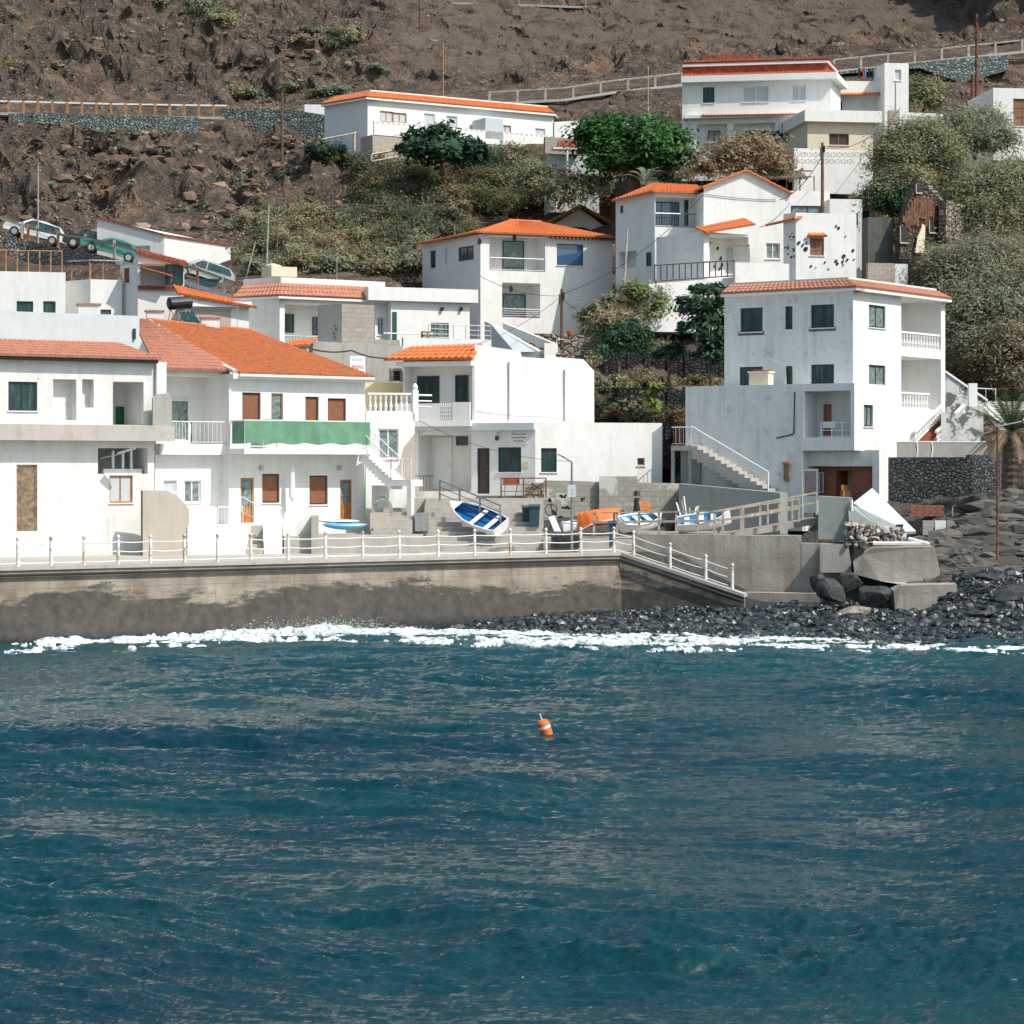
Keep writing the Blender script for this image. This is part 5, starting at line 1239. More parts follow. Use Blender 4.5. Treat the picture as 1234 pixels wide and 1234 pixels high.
f = Fac(XY(796, 176), XY(824, 176.5)); mb = MB(); fbox(mb, f, 0, f.L, f.z(805, 190), f.z(805, 148), -.2, 0); mb.build('net_fence', M['fdark'], None, 'dark netting fence between the green tree and the two-storey hilltop house', 'fence')
# big two-storey house at the top right
TCn = XY(1001, 166.5); TLn = along(TCn, 822, 180 - 10); TRn = along(TCn, 1013, 74); fa, fb = Fac(TLn, TCn), Fac(TCn, TRn); zT = Zp(190, 168)
r = root('house', 'large two-storey white hilltop house with red tiled roof terrace and three upper windows', 'house', fa, zT)
zt = fa.z(915, 92)
h0 = openings(r, fa, [('w', 847, 105, 861, 124, 'dark'), ('w', 895, 104, 926, 123, 'blind2'), ('w', 954, 103, 971, 121, 'blind2'), ('w', 853, 157, 868, 171, 'darkc')])
h0 += [(*fa.rect(840, 149, 876, 188), .6, True), (*fa.rect(884, 148, 934, 186), .6, True), (*fa.rect(942, 148, 974, 172), .6, True)]
h0 = [h for h in h0 if not (abs(h[4] - .14) < 1e-6 and h[3] < fa.z(850, 140))]
block(r, [TLn, TCn, TRn, TLn + (TRn - TCn)], zT, zt, 'white', {0: h0})
back_items(r, fa, .6, [('w', 853, 157, 868, 171, 'slate'), ('w', 895, 157, 926, 170, 'dark'), ('w', 953, 155, 969, 170, 'dark')])
A = [TLn, TCn, TRn]; Bp = offs(A, .5)
for i in range(2): mb = MB(); mb.prism([A[i], A[i + 1], Bp[i + 1], Bp[i]], zt - .35, zt + .08); mb.build('cornice', M['trim'], r)
C2 = offs(A, -.35)
tiles(r, P3(offs(A, .35)[0], zt + .1), P3(offs(A, .35)[1], zt + .1), P3(C2[1], zt + .3), P3(C2[0], zt + .3), 'orange', name='tile_edge')
tiles(r, P3(offs(A, .35)[1], zt + .1), P3(offs(A, .35)[2], zt + .1), P3(C2[2], zt + .3), P3(C2[1], zt + .3), 'orange', name='tile_edge')
for i in range(2):
    C3 = offs(A, -.6); mb = MB(); mb.prism([C2[i], C2[i + 1], C3[i + 1], C3[i]], zt + .05, zt + .85); mb.build('red_parapet', M['brick'], r)
    mb = MB(); a, b = offs(A, -.2), offs(A, -.75); mb.prism([a[i], a[i + 1], b[i + 1], b[i]], zt + .85, zt + 1.08); mb.build('parapet_cap', M['trim'], r)
    tiles(r, P3(offs(A, -.15)[i], zt + 1.1), P3(offs(A, -.15)[i + 1], zt + 1.1), P3(offs(A, -.8)[i + 1], zt + 1.35), P3(offs(A, -.8)[i], zt + 1.35), 'brick', name='tile_edge')
g = inner(fa, 3.0); mb = MB(); fbox(mb, g, g.u(846), g.u(910), zt + 1.0, g.z(880, 66), -2, 0); mb.build('roof_block', M['brick'], r)
u0_ = fa.u(846); mb = MB(); fbox(mb, fa, fa.u(826), fa.u(972), fa.z(900, 142), fa.z(900, 138), .003, .5); mb.build('ledge', M['white'], r)
tiles(r, fa.at(846, 141, .55), fa.at(973, 139, .55), fa.at(973, 137, .1), fa.at(846, 138.5, .1), 'orange', name='tile_edge')
spots(r, Fac(fa.a + fa.n * .02, fa.b + fa.n * .02), 928, 155, 943, 186, 22, 41, s0=.08, s1=.18)
# cream annex
r, f, zt = simple('annex', 'cream-walled flat annex with brown shuttered window right of the hilltop house', 'building', 973, 161.5, 1052, 8, 147, Zp(182, 162), 'cream', 5, [('w', 999, 161, 1023, 175, 'brown2')])
mb = MB(); fbox(mb, f, -.3, f.L + .5, zt - .05, f.z(1010, 134), -5.5, .45); mb.build('roof_slab', M['white'], r)
f = Fac(XY(957, 158.5), XY(1052, 160)); mb = MB(); mb.prism([f.a, f.b, f.b - f.n * .3, f.a - f.n * .3], Zp(235, 160), f.z(1000, 180)); o = mb.build('pierced_wall', M['white2'], None, 'tall white garden wall with two bands of pierced blocks below the cream annex', 'wall')
mb = MB()
for row, (y0, x0, x1) in enumerate(((187, 960, 1050), (195, 958, 1030))):
    x = x0
    while x < x1:
        c = f.at(x, y0, .004)
        for a in range(5):
            t = a * 1.2566; d_ = f.D * (.16 * math.cos(t)) + V3(0, 0, .13 * math.sin(t)); mb.obox(c + d_, f.D * .09, f.Nn * .01, (0, 0, .07))
        x += 7.2
mb.build('pierced_pattern', M['concrete'], o)
# house behind right with washing line
r, f, zt = simple('house', 'white house with dark doorways and washing on its roof behind the hilltop house', 'house', 1008, 172, 1084, 6, 114, Zp(150, 172), 'bluegrey', 6, [('w', 1012, 122, 1015, 134, 'dark1'), ('d', 1067, 123, 1074, 137, 'dgreen', 0), ('w', 1037, 123, 1043, 131, 'blind')])
mb = MB(); fbox(mb, f, -.2, f.L + .1, zt - .02, f.z(1040, 99), -.3, .4); mb.build('parapet', M['white'], r)
tiles(r, f.at(1010, 116.5, .7), f.at(1081, 115.5, .7), f.at(1081, 112.5, .42), f.at(1010, 113.5, .42), 'orange', name='tile_edge')
r2, f2, zt2 = simple('roof_room', 'white stair tower with blank recessed panel at the right end of the washing house', 'building', 1066, 170.5, 1095, 6, 76, Zp(137, 171), 'white', 3, [('w', 1078, 84, 1086, 97, 'blind')])
r = thing('washing', 'dark clothes hanging on a line on the hilltop roof', 'washing', W(1042, 99, 173)); rd_ = random.Random(5)
for k, (px, c_) in enumerate(((1034, 'fblue'), (1039, 'red'), (1041.5, 'lblue'), (1046, 'fdark'), (1050, 'teal'), (1055, 'black'))):
    mb = MB(); a, b = W(px, 82, 173), W(px + 2.6, 82, 173); lo = W(px, 97 - rd_.random() * 4, 173); n = 5
    for i in range(n): mb.poly([a.lerp(b, i / n) + V3(0, .05 * math.sin(i * 2), 0), a.lerp(b, (i + 1) / n) + V3(0, .05 * math.sin(i * 2 + 2), 0), Vector((a.lerp(b, (i + 1) / n).x, a.y + .05 * math.sin(i * 2 + 2), lo.z)), Vector((a.lerp(b, i / n).x, a.y + .05 * math.sin(i * 2), lo.z))])
    mb.build('garment', M[c_], r)
mb = MB(); mb.bar(W(1028, 81, 173), W(1064, 80, 173), .012, 4); mb.build('line', M['cable'], r)
f = Fac(XY(1079, 164), XY(1138, 165)); mb = MB(); fbox(mb, f, 0, f.L, f.z(1108, 152), f.z(1108, 136), -.2, 0); o = mb.build('pierced_wall', M['white2'], None, 'low white pierced wall right of the washing house', 'wall')
mb = MB()
for i in range(12):
    for j in range(2): fbox(mb, f, f.u(1093) + i * .21, f.u(1093) + i * .21 + .13, f.z(1110, 147 - j * 4.5), f.z(1110, 144 - j * 4.5), 0, .01)
mb.build('pierced_pattern', M['greyplaster'], o)
mb = MB(); a = XY(1071, 163.5); mb.prism([a, a + Vector((.75, 0)), a + Vector((.75, .6)), a + Vector((0, .6))], Zp(150, 164), Zp(134, 164)); mb.build('gate_pillar', M['tanblock'], None, 'tan gate pillar left of the low pierced wall', 'pillar')
r, f, zt = simple('house', 'white house with brown framed window at the right edge of the hillside', 'house', 1197, 165, 1330, 6, 107, Zp(165, 165), 'white', 6, [('w', 1221, 119, 1245, 152, 'rustg')], cap=.3)

# ============================================================ garage building and stone walls by the cars
GC2 = XY(198, 163.5); GL2 = along(GC2, 117, 180 - 14); GR2 = along(GC2, 278, 30); fa, fb = Fac(GL2, GC2), Fac(GC2, GR2)
r = root('garage_building', 'white sloping-roofed garage building behind the parked cars', 'building', fb, Zp(335, 163))
zz = [fa.z(117, 263), fa.z(198, 284), fb.z(278, 296)]; bk_ = GL2 + (GR2 - GC2)
mb = MB(); zb0 = Zp(360, 160)
hh = openings(r, fa, [('w', 160, 296, 181, 307, 'blind2')])
zl = min(zz[:2]) - .02
wall_face(mb, fa, zb0, fa.z(198, 286), hh); mb.poly([fa.P(0, fa.z(198, 286)), fa.P(fa.L, fa.z(198, 286)), fa.P(fa.L, zz[1]), fa.P(0, zz[0])])
mb.poly([(*GC2, zb0), (*GR2, zb0), (*GR2, zz[2]), (*GC2, zz[1])]); mb.poly([(*GR2, zb0), (*bk_, zb0), (*bk_, zz[2]), (*GR2, zz[2])])
mb.poly([(*GL2, zz[0]), (*GC2, zz[1]), (*GR2, zz[2]), (*bk_, zz[2] + .5)]); mb.build('wall', M['white'], r)
mb = MB(); mb.obox(P3(GL2, zz[0]), P3(GC2, zz[1]) - P3(GL2, zz[0]), (0, -.15, 0), (0, 0, .12)); mb.obox(P3(GC2, zz[1]), P3(GR2, zz[2]) - P3(GC2, zz[1]), (0, -.15, 0), (0, 0, .12)); mb.build('roof_edge', M['brick'], r)
PADS.append((np.array([[*GL2], [*GC2], [*GR2], [*bk_]]), Zp(330, 163)))
# steep street with its retaining wall and guard rail
ST = [(-60, 168, 258), (35, 166, 291), (70, 163.5, 299), (100, 161.5, 303), (140, 158.5, 312), (190, 155.5, 327), (240, 152.5, 343), (300, 149.5, 365)]
sp = [W(a, c, b) for a, b, c in ST]
mb = MB()
for i in range(len(sp) - 1): a, b = sp[i], sp[i + 1]; mb.poly([a, b, b + V3(0, 4.6, .0), a + V3(0, 4.6, .0)])
mb.build('street', plain('worn_asphalt', (.11, .105, .10), .9, sc=3), kind='structure')
PADS.append((np.array([[*sp[1].xy], [*sp[4].xy], [sp[4].x, sp[4].y + 4.6], [sp[1].x, sp[1].y + 4.6]]), sp[4].z - .1))
mb = MB()
for i in range(0, 4): a, b = sp[i], sp[i + 1]; mb.obox(a - V3(0, .35, 2.6), b - a, (0, .33, 0), (0, 0, 2.6))
mb.build('stone_wall', M['greystone'], None, 'light grey dry stone wall holding up the steep street at the left edge', 'wall')
mb = MB()
for i in range(4, 7): a, b = sp[i], sp[i + 1]; mb.obox(a - V3(0, .35, 1.6), b - a, (0, .33, 0), (0, 0, 1.6))
mb.build('street_wall', M['white2'], None, 'pale wall below the lower end of the steep street', 'wall')
gr = thing('guard_rail', 'wooden guard rail along the steep street beside the parked cars', 'guard rail', sp[3])
mb = MB(); up = V3(0, 0, .85)
for i in range(len(sp) - 1): mb.obox(sp[i] + up - V3(0, .1, 0), sp[i + 1] - sp[i], (0, .12, 0), (0, 0, .17))
mb.build('rail', M['greywood'], gr)
for px in (27, 34, 70, 103, 138, 175, 208, 238, 270, 298):
    k = [i for i in range(len(ST) - 1) if ST[i][0] <= px <= ST[i + 1][0]][0]; t = (px - ST[k][0]) / (ST[k + 1][0] - ST[k][0]); p = sp[k].lerp(sp[k + 1], t)
    mb = MB(); mb.cbox(p - V3(0, .02, .1), .17, .17, 1.3); mb.build('post', M['ochre' if px % 3 else 'greywood'], gr)

# upper road: retaining walls and fences
def road_fence(label, pts, gap, h, mat, pm, wallmat=None, wl=None, wy=None):
    """pts: (px, py of the foot, Y)"""
    P = [W(a, b, c) for a, b, c in pts]; g_ = thing('guard_rail', label, 'guard rail', P[0]); mb = MB()
    for i in range(len(P) - 1): mb.obox(P[i] + V3(0, 0, h - .13), P[i + 1] - P[i], (0, .12, 0), (0, 0, .13))
    mb.build('rail', M[mat], g_)
    L = [0]
    for i in range(len(P) - 1): L.append(L[-1] + (P[i + 1] - P[i]).length)
    n = int(L[-1] / gap)
    for k in range(n + 1):
        s_ = L[-1] * k / n; i = max(j for j in range(len(L)) if L[j] <= s_ + 1e-6); i = min(i, len(P) - 2); p = P[i].lerp(P[i + 1], (s_ - L[i]) / (L[i + 1] - L[i]))
        mb = MB(); mb.cbox(p + V3(0, -.02, -.1), .2, .14, h + .08); mb.build('post', M[pm], g_)
    mb = MB()
    for i in range(len(P) - 1): mb.obox(P[i] - V3(0, .15, .3), P[i + 1] - P[i], (0, .5, 0), (0, 0, .22))
    mb.build('kerb', M['concretel'], g_)
    return P
def ret_wall(label, top, bot, mat):
    mb = MB()
    for i in range(len(top) - 1):
        a, b = W(*top[i]), W(*top[i + 1]); c, d = W(*bot[i + 1]), W(*bot[i]); b2, a2 = b + V3(0, 1.2, 0), a + V3(0, 1.2, 0)
        n_ = max(1, int((b - a).length / 2.5))
        mb.poly([d, c, b, a]); mb.poly([a, b, b2, a2])
    a, d = W(*top[0]), W(*bot[0]); mb.poly([a, a + V3(0, 1.2, 0), d + V3(0, 1.2, 0), d]); a, d = W(*top[-1]), W(*bot[-1]); mb.poly([a, d, d + V3(0, 1.2, 0), a + V3(0, 1.2, 0)])
    return mb.build('stone_wall', M[mat], None, label, 'wall')
road_fence('white rail fence with orange-brown posts along the upper road at the left', [(-60, 133, 201.6), (140, 138, 201.8), (275, 140, 202)], 1.2, .95, 'trim', 'ochre')
ret_wall('blue-grey stone retaining wall under the upper road fence', [(10, 137, 201.2), (35, 136, 201), (140, 138.5, 201), (238, 141, 201)], [(10, 150, 200.6), (50, 172, 200.2), (140, 168, 200), (238, 168, 200)], 'bluestone')
ret_wall('dark blue-grey stone retaining wall running down towards the bungalow', [(268, 131, 199.4), (350, 132, 198.6), (400, 140, 198), (432, 143, 197.6)], [(270, 142, 199.2), (350, 182, 198.2), (400, 192, 197.6), (432, 195, 197.2)], 'bluestone')
road_fence('pale guard rail climbing between the bungalow and the hilltop house', [(590, 123, 200), (680, 118, 199.5), (740, 109, 200), (822, 100, 201)], 2.1, .9, 'greywood', 'greywood')
road_fence('pale guard rail along the upper road right of the hilltop house', [(1005, 84, 201), (1110, 73, 201.5), (1234, 60, 202), (1330, 50, 202)], 2.1, .9, 'greywood', 'greywood')
ret_wall('dark blue-grey stone retaining wall below the upper road at the right', [(1000, 88, 200.5), (1108, 75, 201), (1170, 69, 201), (1216, 66, 201.5)], [(1000, 90, 200.4), (1108, 82, 200.4), (1160, 100, 199.5), (1216, 84, 200)], 'bluestone')
road_fence('short fence with ochre posts on the crest of the gravel slope', [(545, 2, 255), (650, 5, 254), (760, 9, 253)], 2.2, .9, 'greywood', 'ochre')
# ============================================================ sea wall, quay, railing
def seawall_mat(stain=True):
    m, nt, b, o = _nt('seawall_concrete' if stain else 'cast_concrete'); v = pos(nt); g = N(nt, 'ShaderNodeNewGeometry'); s = N(nt, 'ShaderNodeSeparateXYZ'); nt.links.new(g.outputs['Position'], s.inputs[0])
    base = ramp(nt, noise(nt, v, .8, 6, .6), [(.28, (.16, .125, .092)), (.45, (.26, .215, .17)), (.58, (.335, .285, .23)), (.75, (.42, .375, .31))] if stain else [(.3, (.25, .225, .19)), (.55, (.36, .33, .29)), (.75, (.43, .40, .36))])
    streak = ramp(nt, noise(nt, pos(nt, (1.6, 1.6, .12)), 1.6, 6, .65), [(.48, 0.0), (.75, 1.0)]); base = mixc(nt, mulf(nt, streak, .55), base, (.17, .135, .105))
    # cast panel joints
    cb = N(nt, 'ShaderNodeCombineXYZ'); nt.links.new(s.outputs[0], cb.inputs[0]); nt.links.new(s.outputs[2], cb.inputs[1])
    t = N(nt, 'ShaderNodeTexBrick'); nt.links.new(cb.outputs[0], t.inputs['Vector']); t.inputs['Scale'].default_value = 1; t.inputs['Brick Width'].default_value = 2.9; t.inputs['Row Height'].default_value = 1.05 if stain else 1.3
    t.inputs['Mortar Size'].default_value = .012; t.offset = .0
    base = mixc(nt, mulf(nt, t.outputs['Fac'], .55 if stain else .3), base, (.10, .085, .07))
    if not stain:
        nt.links.new(base, b.inputs['Base Color']); b.inputs['Roughness'].default_value = .88; bump(nt, b, noise(nt, v, 6, 9, .75), .6, .05); return m
    # black algae line with ragged splash edge: height + noise
    ns = noise(nt, pos(nt, (.22, .22, .9)), 1.0, 9, .72, .3); ad = N(nt, 'ShaderNodeMath', operation='MULTIPLY_ADD'); nt.links.new(ns, ad.inputs[0]); ad.inputs[1].default_value = -4.4; nt.links.new(s.outputs[2], ad.inputs[2])
    fn = noise(nt, v, 5, 6, .7); ad2 = N(nt, 'ShaderNodeMath', operation='MULTIPLY_ADD'); nt.links.new(fn, ad2.inputs[0]); ad2.inputs[1].default_value = -.7; nt.links.new(ad.outputs[0], ad2.inputs[2])
    k = N(nt, 'ShaderNodeMapRange'); nt.links.new(ad2.outputs[0], k.inputs[0]); k.inputs[1].default_value = -.95; k.inputs[2].default_value = -.62; k.inputs[3].default_value = 1; k.inputs[4].default_value = 0
    c = mixc(nt, k.outputs[0], base, ramp(nt, noise(nt, v, 2.5, 7), [(.3, (.045, .042, .037)), (.7, (.105, .094, .08))]))
    k2 = N(nt, 'ShaderNodeMapRange'); a3 = N(nt, 'ShaderNodeMath', operation='MULTIPLY_ADD'); nt.links.new(fn, a3.inputs[0]); a3.inputs[1].default_value = -1.2; nt.links.new(s.outputs[2], a3.inputs[2])
    nt.links.new(a3.outputs[0], k2.inputs[0]); k2.inputs[1].default_value = -.5; k2.inputs[2].default_value = -.15; k2.inputs[3].default_value = 1; k2.inputs[4].default_value = 0
    c = mixc(nt, k2.outputs[0], c, (.018, .022, .022))
    nt.links.new(c, b.inputs['Base Color']); b.inputs['Roughness'].default_value = .85; bump(nt, b, noise(nt, v, 6, 9, .75), .6, .05)
    return m
M['seawall'] = seawall_mat(); M['cast'] = seawall_mat(False)
SWL = [XY(-260, 85.0), XY(200, 93.5), XY(745, 106.0)]
SWL = [SWL[0], XY(350, 96.2), XY(590, 101.6), XY(748, 105.4)]
RA = XY(897, 103.4)
zR1 = Zp(719, 103.4)
mb = MB(); pts = SWL
for i in range(3):
    a, b = pts[i], pts[i + 1]; nn = Fac(a, b).n * .35; mb.poly([P3(a + nn, -1.2), P3(b + nn, -1.2), P3(b, QZ), P3(a, QZ)])
a, b = pts[3], RA; nn = Fac(a, b).n * .35; z0_, z1_ = QZ, zR1
mb.poly([P3(a + nn, -1.2), P3(b + nn, -1.2), P3(b, z1_), P3(a, z0_)]); mb.poly([P3(b + nn, -1.2), P3(b + Vector((.4, 2.2)), -1.2), P3(b + Vector((.0, 2.2)), z1_), P3(b, z1_)])
r_sw = thing('seawall', 'weathered concrete sea wall with black tide stain and sloping ramp end', 'sea wall', P3(pts[1], 0))
mb.build('wall', M['seawall'], r_sw)
mb = MB()
for i in range(3):
    a, b = pts[i], pts[i + 1]; n1 = Fac(a, b).n; mb.obox(P3(a + n1 * .08, QZ - .02), P3(b, 0) - P3(a, 0), P3(n1 * -.55, 0), (0, 0, .14))
d = P3(RA, zR1) - P3(pts[3], QZ); n1 = Fac(pts[3], RA).n; mb.obox(P3(pts[3] + n1 * .08, QZ - .02), d, P3(n1 * -.55, 0), (0, 0, .14)); mb.build('coping', M['concretel'], r_sw)
mb = MB()
for i in range(3):
    a, b = pts[i], pts[i + 1]; n1 = Fac(a, b).n; mb.bar(P3(a + n1 * .16, QZ - .20), P3(b + n1 * .16, QZ - .20), .06, 6)
n1 = Fac(pts[3], RA).n; mb.bar(P3(pts[3] + n1 * .16, QZ - .2), P3(RA + n1 * .16, zR1 - .2), .06, 6); mb.build('pipe', M['fdark'], r_sw)
# quay paving and ramp (structure)
mb = MB(); q = [p - Vector((0, 0)) for p in pts]
mb.prism([pts[0], pts[1], pts[2], pts[3], XY(752, 113), XY(640, 118), XY(190, 119), XY(-260, 110)], -1.0, QZ - .03); mb.build('quay', M['concretel'], kind='structure')
mb = MB(); e = Vector((.25, 2.3)); mb.prism([pts[3], RA, RA + e, pts[3] + e + Vector((-.3, .4))], -1, [QZ - .04, zR1 - .04, zR1 - .04, QZ - .04]); mb.build('slipway_ramp', M['concrete'], kind='structure')
# railing: posts with ball tops and three rails
rr = thing('quay_railing', 'long railing of rust-streaked white posts and three white rails along the sea wall', 'railing', P3(pts[1], QZ + .1))
post_m = None
def pm_():
    m, nt, b, o = _nt('chipped_white_post'); v = pos(nt); g = N(nt, 'ShaderNodeNewGeometry')
    nt.links.new(ramp(nt, noise(nt, pos(nt, (1.5, 1.5, 1.5)), 2.4, 6, .7), [(.50, (.72, .70, .66)), (.60, (.50, .38, .26)), (.70, (.28, .17, .10))]), b.inputs['Base Color']); b.inputs['Roughness'].default_value = .8; return m
M['post'] = pm_()
def on_wall(px):
    for i in range(3):
        f = Fac(pts[i], pts[i + 1]); u = f.u(px)
        if -.01 <= u <= f.L + .01: return P3(f.a + f.d * u - f.n * .2, QZ + .12)
    return P3(pts[3], QZ)
tops = []
pxs = [-96, -56, -16, 24, 64, 104, 145, 184, 225, 265, 305, 350, 395, 440, 484, 531, 575, 618, 661, 703, 743]
shared = None
def post_at(p, h=1.12):
    global shared
    if shared is None:
        mb = MB(); mb.lathe(p, [(0, .07), (.5, .065), (.9, .06), (.93, .045), (.96, .045), (1.0, .07), (1.06, .075), (1.12, .03)], 9); o = mb.build('post', M['post'], rr, smooth=True); shared = (o, p)
    else:
        o = shared[0].copy(); COL.objects.link(o); o.parent = rr; o.location = p - shared[1]; o.rotation_euler = (0, 0, 0); o.name = 'post'
for px in pxs: p = on_wall(px); tops.append(p); post_at(p)

fr = Fac(pts[3], RA); tr = []
for px in (762, 806, 849, 881): u = fr.u(px); t = u / fr.L; tr.append(P3(fr.a + fr.d * u - fr.n * .2, QZ * (1 - t) + zR1 * t + .12))
for p in tr: post_at(p)
for h_, sg_ in ((.85, .035), (.5, .05), (.12, .02)):
    mb = MB(); ln = []; allp = tops + tr
    for i in range(len(allp) - 1): ln += sag(allp[i] + V3(0, 0, h_), allp[i + 1] + V3(0, 0, h_), sg_, 6)[:-1]
    mb.tube(ln, .021, 5); mb.build('rail', M['trim'], rr)

# upper boat terrace with its face and timber fence
TB = [XY(640, 109.2), XY(700, 109.6), XY(770, 109.4), XY(1028, 107.2)]
zB = 3.62
r = thing('boat_terrace', 'pale concrete boat terrace with cast face above the slipway ramp', 'terrace', P3(TB[2], .5))
mb = MB(); mb.prism([XY(766, 109.4), XY(886, 108.4), XY(886, 117.2), XY(830, 117.6), XY(766, 117.2)], .2, zB)
mb.prism([XY(886, 108.4), XY(966, 107.7), XY(966, 110.5), XY(886, 111.3)], .2, zB - .02); mb.prism([XY(966, 107.68), XY(1029, 107.1), XY(1029, 109.2), XY(966, 109.8)], .2, Zp(655, 107.2))
mb.build('wall', M['cast'], r)
mb = MB(); mb.prism([XY(875, 107.5), XY(988, 106.2), XY(988, 107.2), XY(875, 108.3)], -.3, Zp(715, 106.5)); mb.build('footing', M['cast'], r)
mb = MB(); mb.prism([XY(655, 109.3), XY(690, 109.6), XY(764, 109.5), XY(766, 117.3), XY(655, 116.8)], 1.5, zB - .25); mb.build('landing', M['concretel'], None, 'middle concrete landing with dark recess under the orange boat', 'landing')
mb = MB(); f = Fac(XY(664, 109.15), XY(700, 109.5)); fbox(mb, f, 0, f.L, f.z(680, 661), f.z(680, 646), .0, .12); mb.build('drain_recess', M['black'], None, 'dark opening in the landing behind the quay railing', 'opening')
FP = [(716, 109.9), (740, 109.7), (743.5, 109.6), (770, 109.6), (794, 109.4), (815, 109.2), (841, 109.0), (861, 108.8), (871, 108.8), (893, 108.9), (916, 109.2), (939, 109.4), (963, 109.6)]
def deckz(px): return float(np.interp(px, [716, 866, 985], [Zp(643, 109.3), Zp(641, 108.8), Zp(622, 109.8)]))
r = thing('timber_fence', 'bleached timber fence along the boat terrace and footbridge', 'fence', W(800, 642, 109.4))
mb = MB(); prev = None
for px, Y in FP:
    p = P3(XY(px, Y), deckz(px)); q_ = MB(); q_.cbox(p - V3(0, 0, .1), .10, .10, 1.08); q_.build('post', M['greywood'], r)
    if prev is not None:
        for h_ in (.45, .9): mb.obox(prev + V3(0, -.08, h_), p - prev, (0, .04, 0), (0, 0, .11 if h_ < .6 else .06))
    prev = p
mb.build('rails', M['greywood'], r)
r = thing('footbridge', 'sloping concrete footbridge rising to the grey pillar block', 'bridge', W(925, 640, 109.5))
mb = MB(); a, b = W(862, 645, 109.0), W(986, 624, 109.9); mb.obox(a - V3(0, 0, .28), b - a, (0, 1.8, 0), (0, 0, .28)); mb.build('deck', M['concrete'], r)
mb = MB(); a2, b2 = W(866, 640, 110.9), W(984, 618, 111.8); prev = None
for k in range(5):
    p = a2.lerp(b2, k / 4); mb.cbox(p - V3(0, 0, .1), .09, .09, 1.05)
    if prev is not None:
        for h_ in (.45, .9): mb.obox(prev + V3(0, 0, h_), p - prev, (0, .04, 0), (0, 0, .08))
    prev = p
mb.build('far_rail', M['greywood'], r)
mb = MB(); mb.prism([XY(986, 108.2), XY(1025, 107.9), XY(1027, 110.0), XY(988, 110.4)], Zp(650, 108), [Zp(598, 108), Zp(600, 108), Zp(600, 108), Zp(598, 108)]); mb.build('pillar_block', M['concreteg'], None, 'square grey-green rendered block at the end of the footbridge', 'pillar')
mb = MB(); mb.bar(W(1027, 655, 107.8), W(1026.5, 602, 107.8), .05, 6); mb.build('white_pipe', M['trim'], None, 'upright white pipe on the edge of the grey-green block', 'pipe')
# ruined corner: leaning slab, green sheet, rubble
def sheet(name, pts_, th, mat, label, cat):
    mb = MB(); P = [W(*p) for p in pts_]; n_ = (P[1] - P[0]).cross(P[2] - P[0]).normalized() * th; mb.poly(P); mb.poly([p + n_ for p in P][::-1])
    for i in range(len(P)): j = (i + 1) % len(P); mb.poly([P[i], P[j], P[j] + n_, P[i] + n_])
    return mb.build(name, M[mat], None, label, cat)
sheet('fallen_slab', [(1028, 606, 108.6), (1051, 588, 109.6), (1104, 640, 107.0), (1086, 641, 106.6), (1060, 633, 107.2), (1034, 610, 108.3)], .14, 'bluegrey', 'large white fallen slab leaning beside the collapsed shop front', 'slab')
sheet('green_sheet', [(1022, 607, 108.0), (1034, 611, 108.2), (1088, 637, 106.8), (1060, 634, 106.9), (1024, 634, 107.4)], .06, 'concreteg', 'crumpled pale green sheet under the fallen white slab', 'sheet')
rg2 = np.random.default_rng(8); n = 1500; px = rg2.uniform(1020, 1088, n); t = (px - 1020) / 68; Yv = 106.3 + rg2.random(n) * 1.3; py = 657 - rg2.random(n) ** 1.3 * (26 - 10 * t); P = np.array([W(a, b, c)[:] for a, b, c in zip(px, py, Yv)])
S = rg2.uniform(.03, .15, (n, 1)) * rg2.uniform(.15, 1.8, (n, 3)); V, Fc = rocks_np(P, S, rg2)
rm = stone_material('demolition_rubble', [(0, (.42, .40, .37)), (.4, (.55, .53, .50)), (.5, (.25, .21, .17)), (.8, (.06, .06, .06)), (.93, (.26, .13, .08)), (1, (.35, .32, .28))], .9) if 'stone_material' in globals() else M['rubble']
np_mesh('demolition_rubble', V, Fc, rm, None, False, kind='stuff')
mb = MB(); mb.bar(W(1052, 655, 106.0), W(1118, 655, 105.8), .09, 6); mb.bar(W(1095, 649, 106.0), W(1120, 656, 105.7), .08, 6); mb.build('white_beam', M['trim'], None, 'long white beam lying on the broken concrete block', 'beam')
mb = MB(); mb.prism([XY(1080, 106.9), XY(1088, 106.9), XY(1089, 107.3), XY(1081, 107.3)], Zp(657, 106.9), Zp(632, 106.9)); mb.build('upright_board', M['fdark'], None, 'dark upright panel in the rubble under the fallen slab', 'panel')
# broken concrete blocks on the shore
def chunk(pts_px, Y, depth, label, mat='cast', seed=1):
    rd_ = random.Random(seed); mb = MB(); P = [W(x, y, Y + dy) for x, y, dy in pts_px]; Bk = [p + V3(rd_.uniform(.1, .5), depth, 0) for p in P]
    mb.poly(P); mb.poly(Bk[::-1])
    for i in range(len(P)): j = (i + 1) % len(P); mb.poly([P[i], P[j], Bk[j], Bk[i]])
    o = mb.build('concrete_block', M[mat], None, label, 'concrete block', bevel=.05); return o
chunk([(1028, 676, .3), (1040, 668, .3), (1052, 660, .2), (1126, 659, 0), (1133, 688, 0), (1131, 705, 0), (1090, 705, 0), (1060, 700, .2), (1030, 692, .4)], 104.6, 2.6, 'large tilted concrete block under the white beam', seed=2)
chunk([(1077, 712, .2), (1086, 706, .1), (1153, 704, 0), (1154, 738, 0), (1079, 740, .1)], 102.4, 2.4, 'lower broken concrete block resting on the black stones', seed=3)
chunk([(988, 656, .1), (1022, 656, 0), (1026, 690, 0), (988, 690, .1)], 106.4, 1.0, 'tan concrete wall panel below the grey-green block', 'concrete', seed=4)
